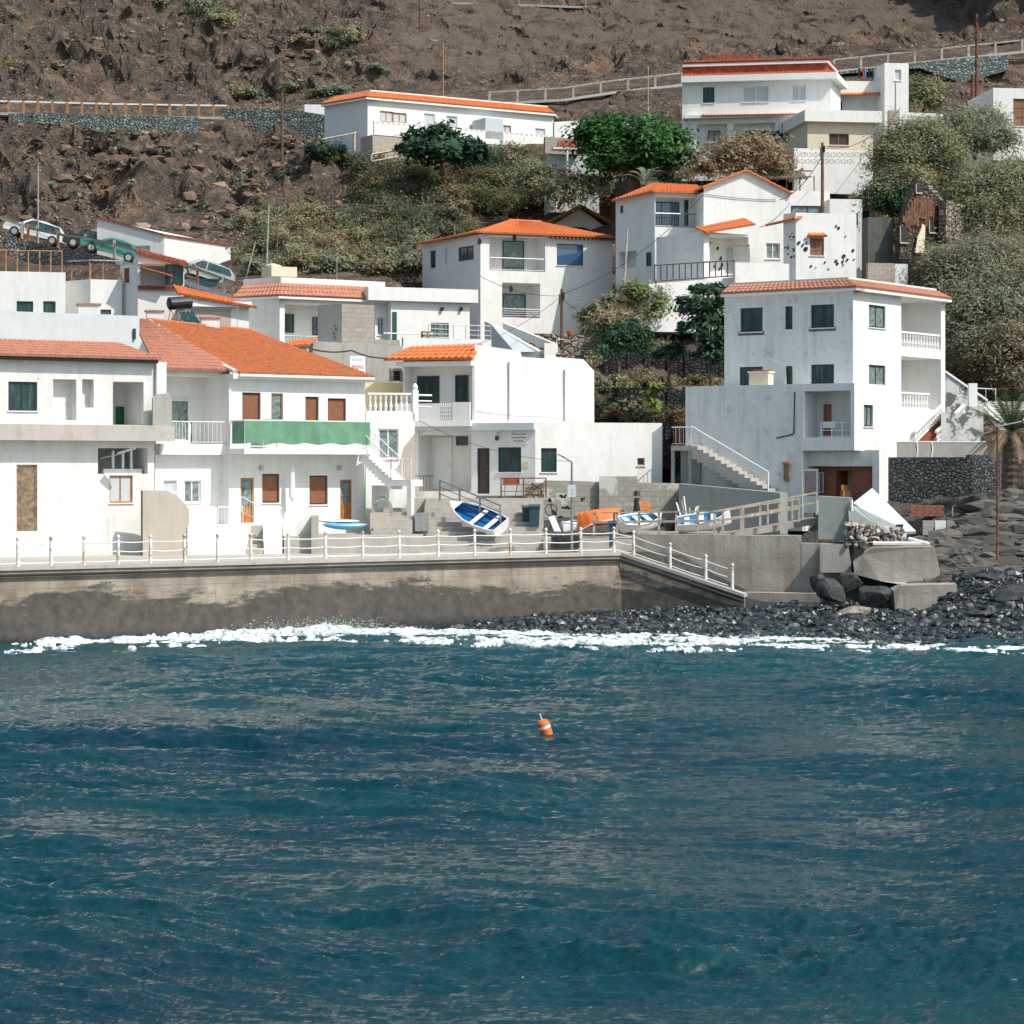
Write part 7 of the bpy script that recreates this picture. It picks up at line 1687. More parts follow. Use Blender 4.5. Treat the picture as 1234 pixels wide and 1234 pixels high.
def build_foam():
    m, nt, b, o = _nt('foam'); v = pos(nt)
    nt.links.new(ramp(nt, noise(nt, v, 5, 6), [(.38, (.26, .38, .40)), (.52, (.80, .83, .83))]), b.inputs['Base Color']); b.inputs['Roughness'].default_value = .8
    bump(nt, b, noise(nt, v, 8, 6, .7), .8, .08)
    M['foam'] = m
    xs = np.arange(-26, 22.5, .05); ys = np.arange(0, 12, .06); X, T = np.meshgrid(xs, ys, indexing='ij')
    px = CX + F * X / 92
    sh = np.interp(px, [-200, 330, 500, 700, 900, 1000, 1080, 1234, 1300], [87, 95.8, 95.3, 93.5, 91.8, 90.5, 89.3, 88.8, 88.8])     # shore line depth
    Y = sh + 1.6 - T
    wid = np.interp(px, [-200, 500, 900, 1000, 1100, 1234, 1400], [8.5, 7, 5.6, 5.2, 4.6, 4.2, 4.0]) * (.75 + .7 * vnoise(X * .35, X * 0 + 3.3))
    mask = fbm(X * 1.1, Y * .9 + 9, 6, .62) + .35 * (1 - T / wid) - .12 * np.clip(vnoise(X * .2, Y * .3), 0, 1)
    edge = T / wid
    keep = ((mask > .50) & (edge < 1.15)) | ((edge < .45) & (mask > .40))
    hgt = .05 + .55 * np.clip(fbm(X * .9 + 3, Y * 1.4, 6, .6) - .35, 0, 1) * np.interp(px, [0, 300, 420, 520, 900, 1100], [1.4, 1.6, 1.4, .9, .7, .3]) * np.clip(1.15 - edge, 0, 1) * sstep(T, 0, .5) * 1.6
    fl = fbm(X * 3.1, Y * 2.2 + 4, 5, .6); zz = np.minimum(.03 + .6 * hgt + .12 * (fl - .4), -.12 + (mask + .5 * (fl - .5) - np.interp(edge, [0, .3, .55, .8, 1.1], [.33, .40, .49, .57, .68]) + np.interp(px, [850, 1050, 1300], [0, .14, .16]) * np.interp(edge, [0, .7, 1.1], [1, .6, 0])) * 1.3); keep = zz > -.12
    V = np.stack([X, Y, zz], -1).reshape(-1, 3)
    n1, n2 = X.shape; idx = np.arange(n1 * n2).reshape(n1, n2)
    k = keep[:-1, :-1] & keep[1:, :-1] & keep[:-1, 1:] & keep[1:, 1:]
    Fq = np.stack([idx[:-1, :-1][k], idx[1:, :-1][k], idx[1:, 1:][k], idx[:-1, 1:][k]], 1)
    used = np.unique(Fq); re = np.full(n1 * n2, -1); re[used] = np.arange(len(used))
    np_mesh('surf_foam', V[used], re[Fq], m, None, True, kind='stuff')
    # thrown spray: little clots of water
    n = 5000; px = np.concatenate([RNG.normal(330, 30, 1000), RNG.normal(400, 20, 1200), RNG.normal(440, 25, 600), RNG.uniform(270, 1080, 2200)])
    sh = np.interp(px, [-200, 330, 500, 700, 900, 1000, 1080, 1234], [87, 95.8, 95.3, 93.5, 91.8, 90.5, 89.3, 88.8])
    Yp = sh + RNG.uniform(-2.5, 1.0, n); amp = np.interp(px, [0, 300, 460, 520, 1100], [.28, .3, .28, .18, .1])
    P = np.stack([(px - CX) / F * Yp, Yp, .1 + np.abs(RNG.normal(size=n)) * amp * .8], 1); S = np.repeat(RNG.uniform(.005, .02, n)[:, None], 3, 1)
    V, Fc = rocks_np(P, S); np_mesh('wave_spray', V, Fc, m, None, True, kind='stuff')

# ------------------------------------------------------------------ shore stones, loose rocks
def build_stones():
    sm = stone_material('black_wet_stone', [(0, (.008, .012, .014)), (.6, (.022, .03, .034)), (.92, (.05, .06, .062)), (1, (.16, .17, .16))], .33)
    rg = np.random.default_rng(5)
    # shore
    n = 56000; px = np.concatenate([rg.uniform(880, 1330, 38000), rg.uniform(480, 930, 18000)]); Yv = np.concatenate([rg.uniform(88.3, 105.5, 38000), 92 + 12.5 * rg.random(18000)])
    X = (px - CX) / F * Yv; z = terrain_z(X, Yv)
    seaw = np.interp(X, [-60, -12.7, 4.7, 10.2, 60], [80, 92.8, 105.3, 102.6, 200])
    ok = (Yv < seaw) | (px > 905); ok &= z > -.35
    ok &= (px > 900) | (z + .22 * np.sqrt(np.clip(Yv - 91, 0, 20)) > .15)
    X, Yv, z, px = X[ok], Yv[ok], z[ok], px[ok]; n = len(X)
    s = rg.uniform(.045, .11, n) * (1 + 1.5 * (rg.random(n) > .965)); hump = np.where(px < 905, .12 + .18 * sstep(px, 810, 850), 0.0) * sstep(Yv, 97, 103)
    S = np.stack([s, s * rg.uniform(.7, 1.2, n), s * rg.uniform(.5, .85, n)], 1)
    V, Fc = rocks_np(np.stack([X, Yv, z + s * .35 + hump * rg.random(n)], 1), S, rg); np_mesh('shore_stones', V, Fc, sm, None, False, kind='stuff')
    # layered rock outcrop on the right bank, and loose blocks on the slope under the road
    om = stone_material('grey_outcrop_rock', [(0, (.045, .044, .04)), (.6, (.085, .08, .072)), (1, (.13, .12, .105))], .9)
    n = 2600; px = rg.uniform(1104, 1330, n); Yv = rg.uniform(104.5, np.interp(px, [1104, 1165, 1185, 1330], [108.6, 109.2, 113, 116]), n); X = (px - CX) / F * Yv; z = terrain_z(X, Yv); s = rg.uniform(.10, .48, n)
    S = np.stack([s * rg.uniform(1, 2.4, n), s * .9, s * rg.uniform(.35, .9, n)], 1); V, Fc = rocks_np(np.stack([X, Yv, z - s * .15], 1), S, rg, None, .34); np_mesh('rock_outcrop', V, Fc, om, None, False, kind='structure')
    om2 = stone_material('red_brown_block', [(0, (.035, .03, .028)), (.4, (.10, .068, .05)), (.75, (.19, .12, .085)), (1, (.30, .21, .15))], .9)
    n = 2600; px = np.concatenate([rg.uniform(40, 440, 1900), rg.uniform(-60, 450, 700)]); Yv = np.concatenate([rg.uniform(172, 199, 1900), rg.uniform(212, 250, 700)]); X = (px - CX) / F * Yv; k = fbm(X * .2 + 4, Yv * .2, 4) > .48; X, Yv = X[k], Yv[k]; n = len(X); z = terrain_z(X, Yv)
    s = .14 + .5 * rg.random(n) ** 3; S = np.stack([s * rg.uniform(.8, 1.5, n), s, s * rg.uniform(.5, .9, n)], 1); V, Fc = rocks_np(np.stack([X, Yv, z + s * .1], 1), S, rg, None, .30); np_mesh('slope_blocks', V, Fc, om2, None, False, kind='stuff')
    # rubble lying on the volcanic slopes
    hm = stone_material('volcanic_rubble', [(0, (.03, .028, .028)), (.35, (.085, .06, .05)), (.7, (.16, .11, .085)), (.92, (.25, .17, .12)), (1, (.38, .31, .25))], .9)
    n = 16000; a = rg.random(n); px = np.where(a < .62, rg.uniform(-60, 460, n), rg.uniform(300, 1240, n))
    Yv = np.where(a < .62, rg.uniform(168, 201, n), rg.uniform(211, 262, n)); b = rg.random(n) < .12; Yv = np.where(b, rg.uniform(210, 258, n), Yv); px = np.where(b, rg.uniform(-60, 470, n), px)
    X = (px - CX) / F * Yv; dens = fbm(X * .15, Yv * .15, 4); ok = dens > .47; X, Yv, px = X[ok], Yv[ok], px[ok]; z = terrain_z(X, Yv); n = len(X)
    s = rg.uniform(.05, .15, n) + .45 * (rg.random(n) > .985) * rg.random(n); s = s * np.where((Yv > 211) & (px > 440), .6, 1.0); S = np.stack([s, s * rg.uniform(.6, 1.2, n), s * rg.uniform(.5, .9, n)], 1)
    V, Fc = rocks_np(np.stack([X, Yv, z + s * .2], 1), S, rg); np_mesh('slope_rubble', V, Fc, hm, None, False, kind='stuff')

# ------------------------------------------------------------------ world, sun, camera
def build_light():
    el, az = math.radians(50), math.radians(124)       # azimuth clockwise from +Y (away from the camera)
    w = bpy.data.worlds.new('World'); SC.world = w; w.use_nodes = True; nt = w.node_tree; nt.nodes.clear()
    s = nt.nodes.new('ShaderNodeTexSky'); s.sky_type = 'NISHITA'; s.sun_disc = False; s.sun_elevation = el; s.sun_rotation = az
    s.air_density = 1.0; s.dust_density = 2.2; s.ozone_density = 1.2
    bg = nt.nodes.new('ShaderNodeBackground'); bg.inputs[1].default_value = .135; out = nt.nodes.new('ShaderNodeOutputWorld')
    hs = nt.nodes.new('ShaderNodeHueSaturation'); hs.inputs['Saturation'].default_value = .80; nt.links.new(s.outputs[0], hs.inputs['Color']); nt.links.new(mixc(nt, 1.0, hs.outputs[0], (.93, 1.03, 1.0), 'MULTIPLY'), bg.inputs[0]); nt.links.new(bg.outputs[0], out.inputs[0])
    S = Vector((math.sin(az) * math.cos(el), math.cos(az) * math.cos(el), math.sin(el)))
    l = bpy.data.lights.new('sun', 'SUN'); l.energy = 3.9; l.angle = math.radians(.5); l.color = (1, .945, .865)
    o = bpy.data.objects.new('sun', l); COL.objects.link(o); o.rotation_euler = S.to_track_quat('Z', 'Y').to_euler(); o.location = S * 100
    c = bpy.data.cameras.new('camera'); co = bpy.data.objects.new('camera', c); COL.objects.link(co); SC.camera = co
    co.location = (0, 0, H); co.rotation_euler = (math.pi / 2, 0, 0); c.sensor_width = 36; c.lens = F / 1234 * 36
    c.shift_y = -(617 - YH) / 1234; c.clip_start = .5; c.clip_end = 3000
    vs = SC.view_settings; vs.view_transform = 'Standard'; vs.look = 'None'; vs.exposure = 0.20; vs.gamma = 1.0
    SC.display_settings.display_device = 'sRGB'
    SC.render.engine = 'CYCLES'; SC.cycles.max_bounces = 6; SC.cycles.use_denoising = True
build_light()
# ============================================================ boats
def boat(name, label, bow, stern, beam, depth, hullm, innerm, roll=0, band=None, flip=False, thwarts=3, cat='boat', planm=.0):
    bow, stern = Vector(bow), Vector(stern); ax = (bow - stern); L = ax.length; ax.normalize(); side = ax.cross(V3(0, 0, 1)).normalized(); up = side.cross(ax).normalized()
    R = Matrix.Rotation(math.radians(roll), 3, ax); side, up = R @ side, R @ up
    if flip: up = -up
    r = thing(name, label, cat, (bow + stern) / 2)
    st = [(0, .78, .95, 0), (.12, .90, .92, -.0), (.35, 1.0, .9, 0), (.6, .92, .93, 0), (.8, .62, 1.02, .02), (.93, .28, 1.16, .06), (1.0, .03, 1.28, .16)]
    K = 9; O = []; I = []
    for (t, w, h, k) in st:
        o = []; ii = []
        for j in range(K):
            a = math.pi * j / (K - 1); x = math.cos(a); y = -math.sin(a) ** .8
            o.append(stern + ax * (t * L) + side * (x * abs(x) ** -.35 * w * beam / 2 if abs(x) > 1e-3 else 0) + up * ((h + y * (h - k)) * depth))
            q = .90; ii.append(stern + ax * (t * L * .985 + L * .008) + side * (x * abs(x) ** -.35 * w * beam / 2 * q if abs(x) > 1e-3 else 0) + up * ((h + y * (h - k) * .80) * depth - (0.0)))
        O.append(o); I.append(ii)
    mb = MB()
    for i in range(len(st) - 1):
        for j in range(K - 1): mb.cur = 1 if (band and 2 <= j <= K - 4) else 0; mb.poly([O[i][j], O[i + 1][j], O[i + 1][j + 1], O[i][j + 1]])
    mb.cur = 0; mb.poly(O[0]); mb.build('hull', [M[hullm], M[band or hullm]], r)
    mb = MB()
    for i in range(len(st) - 1):
        for j in range(K - 1): mb.poly([I[i][j], I[i][j + 1], I[i + 1][j + 1], I[i + 1][j]])
    mb.poly(I[0][::-1]); mb.build('interior', M[innerm], r)
    mb = MB()
    for i in range(len(st) - 1):
        for j in (0, K - 1): mb.poly([O[i][j], O[i + 1][j], I[i + 1][j], I[i][j]]); mb.bar(O[i][j], O[i + 1][j], .03, 5)
    mb.bar(O[0][0], O[0][-1], .03, 5); mb.build('gunwale', M['fwhite'], r)
    if not flip:
        for t in ((.18, .45, .68)[:thwarts]):
            w = float(np.interp(t, [s[0] for s in st], [s[1] for s in st])) * beam * .46; h = float(np.interp(t, [s[0] for s in st], [s[2] for s in st])) * depth
            mb = MB(); c = stern + ax * (t * L) + up * (h * .78); mb.obox(c - side * w - ax * .12, side * 2 * w, ax * .24, up * .04); mb.build('thwart', M['fwhite'], r)
        mb = MB(); mb.poly([O[-1][0] + up * .005, O[-1][-1] + up * .005, O[-2][-1] + up * .005, O[-3][-1].lerp(O[-2][-1], .4) + up * .005, O[-3][0].lerp(O[-2][0], .4) + up * .005, O[-2][0] + up * .005]); mb.build('foredeck', M['fwhite'], r)
    return r
boat('rowing_boat', 'blue and white rowing boat drawn up with its bow on the broad steps', W(546, 617, 112.6), W(606, 642, 110.6), 1.35, .50, 'fwhite', 'blueboat', roll=-34, band='blueboat', thwarts=2)
# orange boats lying on each other
def kayak(label, a, b, w, h, mat, name='kayak', top=None, roll=0, keel=.5):
    a, b = Vector(a), Vector(b); ax = b - a; L = ax.length; ax.normalize(); side = ax.cross(V3(0, 0, 1)).normalized(); up = side.cross(ax); R = Matrix.Rotation(math.radians(roll), 3, ax); side, up = R @ side, R @ up
    r = thing(name, label, 'kayak' if name == 'kayak' else name.replace('_', ' '), (a + b) / 2); mb = MB(); K = 10; S = 12; rings = []
    for i in range(S + 1):
        t = i / S; s = max(.03, math.sin(math.pi * t) ** .55); c = a + ax * (t * L) + up * (h * .22 * (2 * t - 1) ** 2)
        rings.append([c + side * (w / 2 * s * math.cos(q)) + up * (h / 2 * s * math.sin(q) * (1.0 if math.sin(q) > 0 else keel * 2)) for q in [2 * math.pi * j / K for j in range(K)]])
    for i in range(S):
        for j in range(K): mb.cur = 1 if j < K / 2 else 0; mb.poly([rings[i][j], rings[i + 1][j], rings[i + 1][(j + 1) % K], rings[i][(j + 1) % K]])
    mb.build('hull', [M[mat], M[top or mat]], r, smooth=True)
    c = a.lerp(b, .5) + up * (h * .42); mb = MB(); pts = [c + ax * (.5 * math.cos(q)) + side * (w * .28 * math.sin(q)) + up * .03 for q in np.linspace(0, 2 * math.pi, 13)[:-1]]; mb.poly(pts); mb.build('cockpit', M['fdark' if name == 'kayak' else 'fwhite'], r)
    return r
zc = Zp(640, 109)
kayak('light blue kayak lying lowest on the landing below the orange door', W(388, 634, 109.4), W(443, 634, 109.9), .62, .34, 'lblue')
kayak('white and grey board resting on top of the light blue kayak', W(381, 628, 109.7), W(434, 629, 110.2), .6, .22, 'fwhite', name='surfboard')
boat('dinghy', 'upturned orange dinghy lying on the terrace beside the lamp post', W(694, 617, 111.9), W(740, 612, 112.6), 1.6, .74, 'orangeb', 'orangeb', roll=12, flip=True)
boat('dinghy', 'white dinghy bow showing below the upturned orange dinghy', W(679, 642, 111.6), W(700, 637, 113.0), 1.0, .40, 'fwhite', 'lblue', roll=0)
boat('rowing_boat', 'white rowing boat with light blue interior behind the timber fence', W(796, 634, 111.8), W(748, 640, 111.0), 1.3, .55, 'fwhite', 'lblue', roll=20)
boat('rowing_boat', 'long white boat with blue rail pointing to the footbridge', W(882, 632, 110.6), W(818, 641, 110.9), 1.35, .58, 'fwhite', 'lblue', roll=20)
mb = MB(); c = W(808, 640, 111.4); mb.lathe(c, [(0, .25), (.3, .30), (.55, .3), (.6, .2)], 12); mb.build('bucket', M['black'], None, 'black tub standing between the two white rowing boats', 'tub')
r = thing('timber_posts', 'bundle of bleached timbers leaning against the retaining wall', 'timbers', W(830, 634, 113)); rd_ = random.Random(3)
for k, (x0, x1, y1) in enumerate(((824, 816, 600), (827, 821, 596), (829, 826, 590), (831, 832, 602), (833, 838, 606), (835, 843, 603), (828, 819, 610))): mb = MB(); mb.bar(W(x0, 634, 112.6), W(x1 + rd_.uniform(-2, 2), y1 + rd_.uniform(0, 10), 113.2), rd_.uniform(.025, .05), 6); mb.build('timber', M['greywood' if k % 2 else 'trim'], r)
r = thing('pallet', 'orange-brown wooden slats leaning on the retaining wall', 'pallet', W(776, 622, 115.6))
for k in range(3): mb = MB(); a, b = W(774 + k * 4.2, 622, 115.0), W(769.5 + k * 4.2, 604, 115.8); mb.obox(a, (.17, 0, 0), (0, .05, 0), b - a); mb.build('slat', M['wood'], r)
mb = MB(); mb.obox(W(771, 612, 115.5), (.75, 0, -.03), (0, .04, 0), (0, 0, .08)); mb.build('crossbar', M['wood'], r)
# hanging dark jacket next to the slats
mb = MB(); c = W(767.5, 600, 116.5); mb.bar(c, c - V3(0, 0, .9), .14, 7, .2); mb.bar(c + V3(0, -.05, .1), c + V3(0, -.05, .35), .18, 8, .12); mb.build('wetsuit', M['fdark'], None, 'dark wetsuit hanging beside the orange-brown slats', 'clothing')
# bins
def bin_(label, px, py, Y, w, h, d=.6):
    r = thing('wheelie_bin', label, 'bin', W(px, py, Y)); c = ORG[r.name]; mb = MB(); a = .82
    lo = [(-w / 2 * a, -d / 2 * a), (w / 2 * a, -d / 2 * a), (w / 2 * a, d / 2 * a), (-w / 2 * a, d / 2 * a)]; hi = [(-w / 2, -d / 2), (w / 2, -d / 2), (w / 2, d / 2), (-w / 2, d / 2)]
    L_ = [c + V3(x, y, .08) for x, y in lo]; U = [c + V3(x, y, h) for x, y in hi]; mb.poly(L_); mb.poly(U)
    for i in range(4): mb.poly([L_[i], L_[(i + 1) % 4], U[(i + 1) % 4], U[i]])
    mb.build('body', M['teal'], r); mb = MB(); mb.obox(c + V3(-w / 2 - .03, -d / 2 - .05, h + .002), (w + .06, 0, 0), (0, d + .08, .08), (0, 0, .05)); mb.build('lid', M['teal'], r)
    for s_ in (-1, 1): mb = MB(); mb.bar(c + V3(s_ * w * .3, d / 2 * .8, .1), c + V3(s_ * w * .42, d / 2 * .8, .1), .1, 10); mb.build('wheel', M['black'], r)
bin_('tall dark teal bin beside the iron railing at the right', 644, 637, 112.2, .5, 1.0); bin_('dark teal bin half hidden at the left of its neighbour', 635, 637, 112.9, .45, .95)
bin_('slim dark blue bin near the end of the quay railing', 738, 661, 107.6, .32, 1.1, .4)
mb = MB(); c = W(664, 612, 115.5); mb.tube([c + V3(.28 * math.cos(t) * (1 + .1 * math.sin(3 * t)), -.05 + .02 * t, .28 * math.sin(t) - .1) for t in np.linspace(0, 14, 50)], .03, 4); mb.tube([c + V3(0, 0, .2), c + V3(.1, -.1, -.6), c + V3(-.05, -.2, -1.0)], .04, 4); mb.build('rope_coil', M['black'], None, 'black rope coil hanging by the tan stone pier', 'rope')
mb = MB(); c = W(434, 0, 0); c = W(461, 618, 111.6); mb.tube([c + V3(.42 * math.cos(t) * (1 + .12 * math.sin(2.3 * t)), -.02 * t, .5 * math.sin(t) + .15) for t in np.linspace(0, 30, 90)], .035, 4); mb.build('rope_coil', M['greywood'], None, 'big coil of old rope and nets beside the orange glazed door', 'rope')
mb = MB(); mb.tube([c + V3(.3 * math.cos(t), -.12, .35 * math.sin(t) + .42) for t in np.linspace(0, 3.3, 12)], .05, 5); mb.build('hose', M['green'], None, 'green hose over the big coil of old rope', 'hose')
mb = MB(); mb.prism([XY(500, 111.2), XY(517, 111.4), XY(517, 112), XY(500, 111.8)], Zp(640, 111.3), Zp(618, 111.3)); mb.build('crate', M['steel'], None, 'dark grey square crate on the broad steps', 'crate')
r = thing('cafe_table', 'small table and chairs in the shade beside the white annex', 'table', W(512, 592, 118)); mb = MB(); mb.cbox(W(512, 574, 117.8), .9, .6, .04)
mb.build('table_top', M['dgreen'], r)
for k in range(4): mb = MB(); mb.bar(W(506 + k * 4, 592 - (k % 2), 117.6), W(507 + k * 3.6, 574, 117.8), .02, 4); mb.build('leg', M['rust'], r)
sheet('propped_board', [(668, 641, 110.6), (676, 641, 110.6), (668, 622, 112.2), (661, 624, 112.2)], .05, 'fwhite', 'pinkish white board propped up left of the dinghies', 'board')
# small sign lamp post on quay
r = thing('street_lamp', 'grey street lamp with hooked arm and small blue plate on the quay', 'street lamp', W(689, 662, 108.6)); a = W(689, 664, 108.6); t = W(689, 557, 108.6)
mb = MB(); mb.bar(a, t, .065, 8, .045); mb.bar(t, W(678, 550, 108.4), .035, 6); mb.build('post', M['steel'], r)
mb = MB(); mb.bar(W(680, 550.5, 108.4), W(670, 546, 108.3), .07, 6, .03); mb.build('lamp_head', M['galv'], r)
mb = MB(); f = Fac(XY(684, 108.45), XY(694, 108.45)); fbox(mb, f, 0, f.L, f.z(689, 599), f.z(689, 584), 0, .03); mb.build('sign_plate', M['bluegrey'], r)
mb = MB(); fbox(mb, f, f.L * .47, f.L * .53, f.z(689, 596), f.z(689, 590), .032, .036); fbox(mb, f, f.L * .53, f.L * .62, f.z(689, 596), f.z(689, 595), .032, .036); mb.build('pictogram', M['ink'], r)

# ============================================================ cars
def car(label, px, py, Y, yaw, pitch, L=4.2, Wd=1.7, Hh=1.42, body='carsilver', kind='hatch'):
    r = thing('parked_car', label, 'car', (0, 0, 0)); ORG[r.name] = V3(0, 0, 0)
    hl = L / 2
    if kind == 'hatch': prof = [(-hl, .35), (-hl, .62), (-hl * .96, .82), (-hl * .55, .96), (-hl * .18, Hh * .97), (hl * .25, Hh), (hl * .78, Hh * .90), (hl * .97, .98), (hl, .75), (hl, .35)]; cab = 3
    else: prof = [(-hl, .35), (-hl, .62), (-hl * .97, .80), (-hl * .42, .90), (-hl * .08, Hh * .97), (hl * .3, Hh), (hl * .62, Hh * .92), (hl * .92, .98), (hl, .8), (hl, .35)]; cab = 3
    bel = .90
    def ww(x, z): return Wd / 2 * (1 - .10 * (abs(x) / hl) ** 4) * (1 if z <= bel else 1 - .20 * (z - bel) / (Hh - bel))
    mb = MB(); lo = [(x, min(z, bel)) for x, z in prof]
    n_ = len(prof)
    for s_ in (-1, 1):
        # lower side with wheel arches cut as dark discs proud of it
        poly = [V3(x, s_ * ww(x, z), z) for x, z in prof]; mb.poly(poly if s_ < 0 else poly[::-1])
    for i in range(n_ - 1): (x0, z0), (x1, z1) = prof[i], prof[i + 1]; mb.poly([V3(x0, -ww(x0, z0), z0), V3(x0, ww(x0, z0), z0), V3(x1, ww(x1, z1), z1), V3(x1, -ww(x1, z1), z1)])
    mb.poly([V3(-hl, -ww(hl, 0), .35), V3(hl, -ww(hl, 0), .35), V3(hl, ww(hl, 0), .35), V3(-hl, ww(hl, 0), .35)]); mb.build('body', M[body], r, bevel=.04)
    P = prof; gl = []
    for s_ in (-1, 1):
        x0, x1, x2 = P[3][0] + .22, P[4][0] + .08, P[6][0] - .05; zt_ = Hh - .12
        for (a, b, c_, d_) in ((x0, (x0 + x2) / 2 - .28, x1, None), ((x0 + x2) / 2 - .2, x2 + .22, None, x2)):
            top0 = c_ if c_ is not None else a; top1 = b if d_ is None else d_ - .02
            q = [V3(a, 0, bel + .03), V3(b, 0, bel + .03), V3(top1, 0, zt_ - (.06 if d_ else 0)), V3(top0, 0, zt_)]
            q = [V3(v.x, s_ * (ww(v.x, v.z) + .012), v.z) for v in q]; m2 = MB(); m2.poly(q if s_ < 0 else q[::-1]); m2.build('side_window', M['glass'], r)
    def across(i0, i1, t0, t1, nm):
        (x0, z0), (x1, z1) = P[i0], P[i1]; a = (x0 + (x1 - x0) * t0, z0 + (z1 - z0) * t0); b = (x0 + (x1 - x0) * t1, z0 + (z1 - z0) * t1); d = Vector((x1 - x0, z1 - z0)).normalized(); n2 = Vector((-d.y, d.x)) * .03
        if n2.y < 0: n2 = -n2
        m2 = MB(); m2.poly([V3(a[0] + n2.x, -ww(*a) * .88, a[1] + n2.y), V3(a[0] + n2.x, ww(*a) * .88, a[1] + n2.y), V3(b[0] + n2.x, ww(*b) * .88, b[1] + n2.y), V3(b[0] + n2.x, -ww(*b) * .88, b[1] + n2.y)]); m2.build(nm, M['glass'], r)
    across(3, 4, .1, .92, 'windscreen'); across(6, 7, .1, .8, 'rear_window')
    for x in (-hl * .62, hl * .62):
        for s_ in (-1, 1):
            m2 = MB(); y = s_ * Wd / 2; m2.bar(V3(x, y - s_ * .2, .33), V3(x, y + s_ * .025, .33), .33, 16); w_ = m2.build('wheel', M['tyre'], r); m2 = MB(); m2.bar(V3(x, y + s_ * .02, .33), V3(x, y + s_ * .04, .33), .2, 12); m2.build('rim', M['galv'], w_)
    for s_ in (-1, 1):
        m2 = MB(); m2.cbox(V3(-hl + .02, s_ * Wd * .36, .6), .08, .3, .16); m2.build('headlight', M['curtain'], r); m2 = MB(); m2.cbox(V3(hl - .03, s_ * Wd * .40, .68), .1, .16, .26); m2.build('tail_light', M['red'], r)
    for s_ in (-1, 1): m2 = MB(); m2.cbox(V3(P[3][0] + .38, s_ * (Wd / 2 + .08), .92), .12, .18, .12); m2.build('mirror', M[body], r)
    p = W(px, py, Y); r.location = p; r.rotation_euler = (0, math.radians(pitch), math.radians(yaw)); return r
for nm, c_ in (('carsilver', (.42, .47, .46)), ('carwhite', (.75, .77, .76)), ('cargreen', (.05, .24, .20)), ('carblack', (.015, .02, .025))):
    m = plain(nm, c_, .25, .2 if nm != 'carwhite' else 0, var=.02, bmp=0); M[nm] = m; m.node_tree.nodes['Principled BSDF'].inputs['Coat Weight'].default_value = .6
# the street falls to the right: nose uphill (left)
car('white car behind the guard rail at the left edge', 40, 291, 168.2, 5, 14, 4.3, 1.75, 1.5, 'carwhite')
car('green saloon car with sloping bonnet behind the guard rail', 131, 311, 161.5, 8, 15, 4.1, 1.65, 1.38, 'cargreen', 'saloon')
car('silver hatchback parked in front of the white garage building', 241, 341, 155.8, 14, 16, 4.1, 1.72, 1.5, 'carsilver')
# parked dark car beyond the green one
car('black car mostly hidden beyond the green saloon', 108, 303, 166.5, 10, 10, 3.9, 1.6, 1.4, 'carblack')
mb = MB(); mb.cbox(W(251, 352, 153.2), 1.2, .7, .75, .1); mb.obox(W(251, 352, 153.2) + V3(-.63, -.38, .75), (1.26, 0, 0), (0, .76, .06), (0, 0, .08)); mb.build('container', M['teal'], None, 'dark square bin at the rear of the silver hatchback', 'bin')

# ============================================================ poles, lamps, cables
POLE = {}
def pole(key, label, px, py0, py1, Y=None, r=.11, mat='polewood', cat='utility pole', name='utility_pole', lean=0, extra=None):
    p = hit(px, py0) if Y is None else W(px, py0, Y); t = V3((px + lean - CX) / F * p.y, p.y, Zp(py1, p.y)); rt = thing(name, label, cat, p)
    mb = MB(); mb.bar(p - V3(0, 0, .5), t, r, 7, r * .75); mb.build('post', M[mat], rt); POLE[key] = t
    if extra == 'lampL': mb = MB(); mb.bar(t, t + V3(-.55, 0, .15), .035, 5); mb.build('arm', M[mat], rt); mb = MB(); mb.bar(t + V3(-.5, 0, .16), t + V3(-1.0, 0, .25), .09, 6, .04); mb.build('lamp_head', M['galv'], rt)
    if extra == 'lampR': mb = MB(); mb.bar(t, t + V3(1.1, -.2, .3), .03, 5); mb.build('arm', M[mat], rt); mb = MB(); mb.bar(t + V3(1.0, -.2, .3), t + V3(1.5, -.3, .3), .08, 6, .04); mb.build('lamp_head', M['galv'], rt)
    if extra == 'solar': mb = MB(); mb.obox(t + V3(-.5, -.3, .05), (1.0, 0, -.35), (0, .8, 0), (0, 0, .05)); mb.build('panel', M['glass'], rt)
    if extra == 'cross': mb = MB(); mb.obox(t + V3(-.45, -.06, -.25), (.9, 0, 0), (0, .1, 0), (0, 0, .1)); mb.build('crossarm', M[mat], rt)
    if extra == 'fit':
        mb = MB(); mb.bar(t + V3(.1, -.1, -.2), t + V3(.1, -.1, -.6), .06, 5); mb.bar(t + V3(-.14, -.1, -.3), t + V3(-.14, -.1, -.9), .03, 5); mb.build('insulators', M['black'], rt)
    return rt
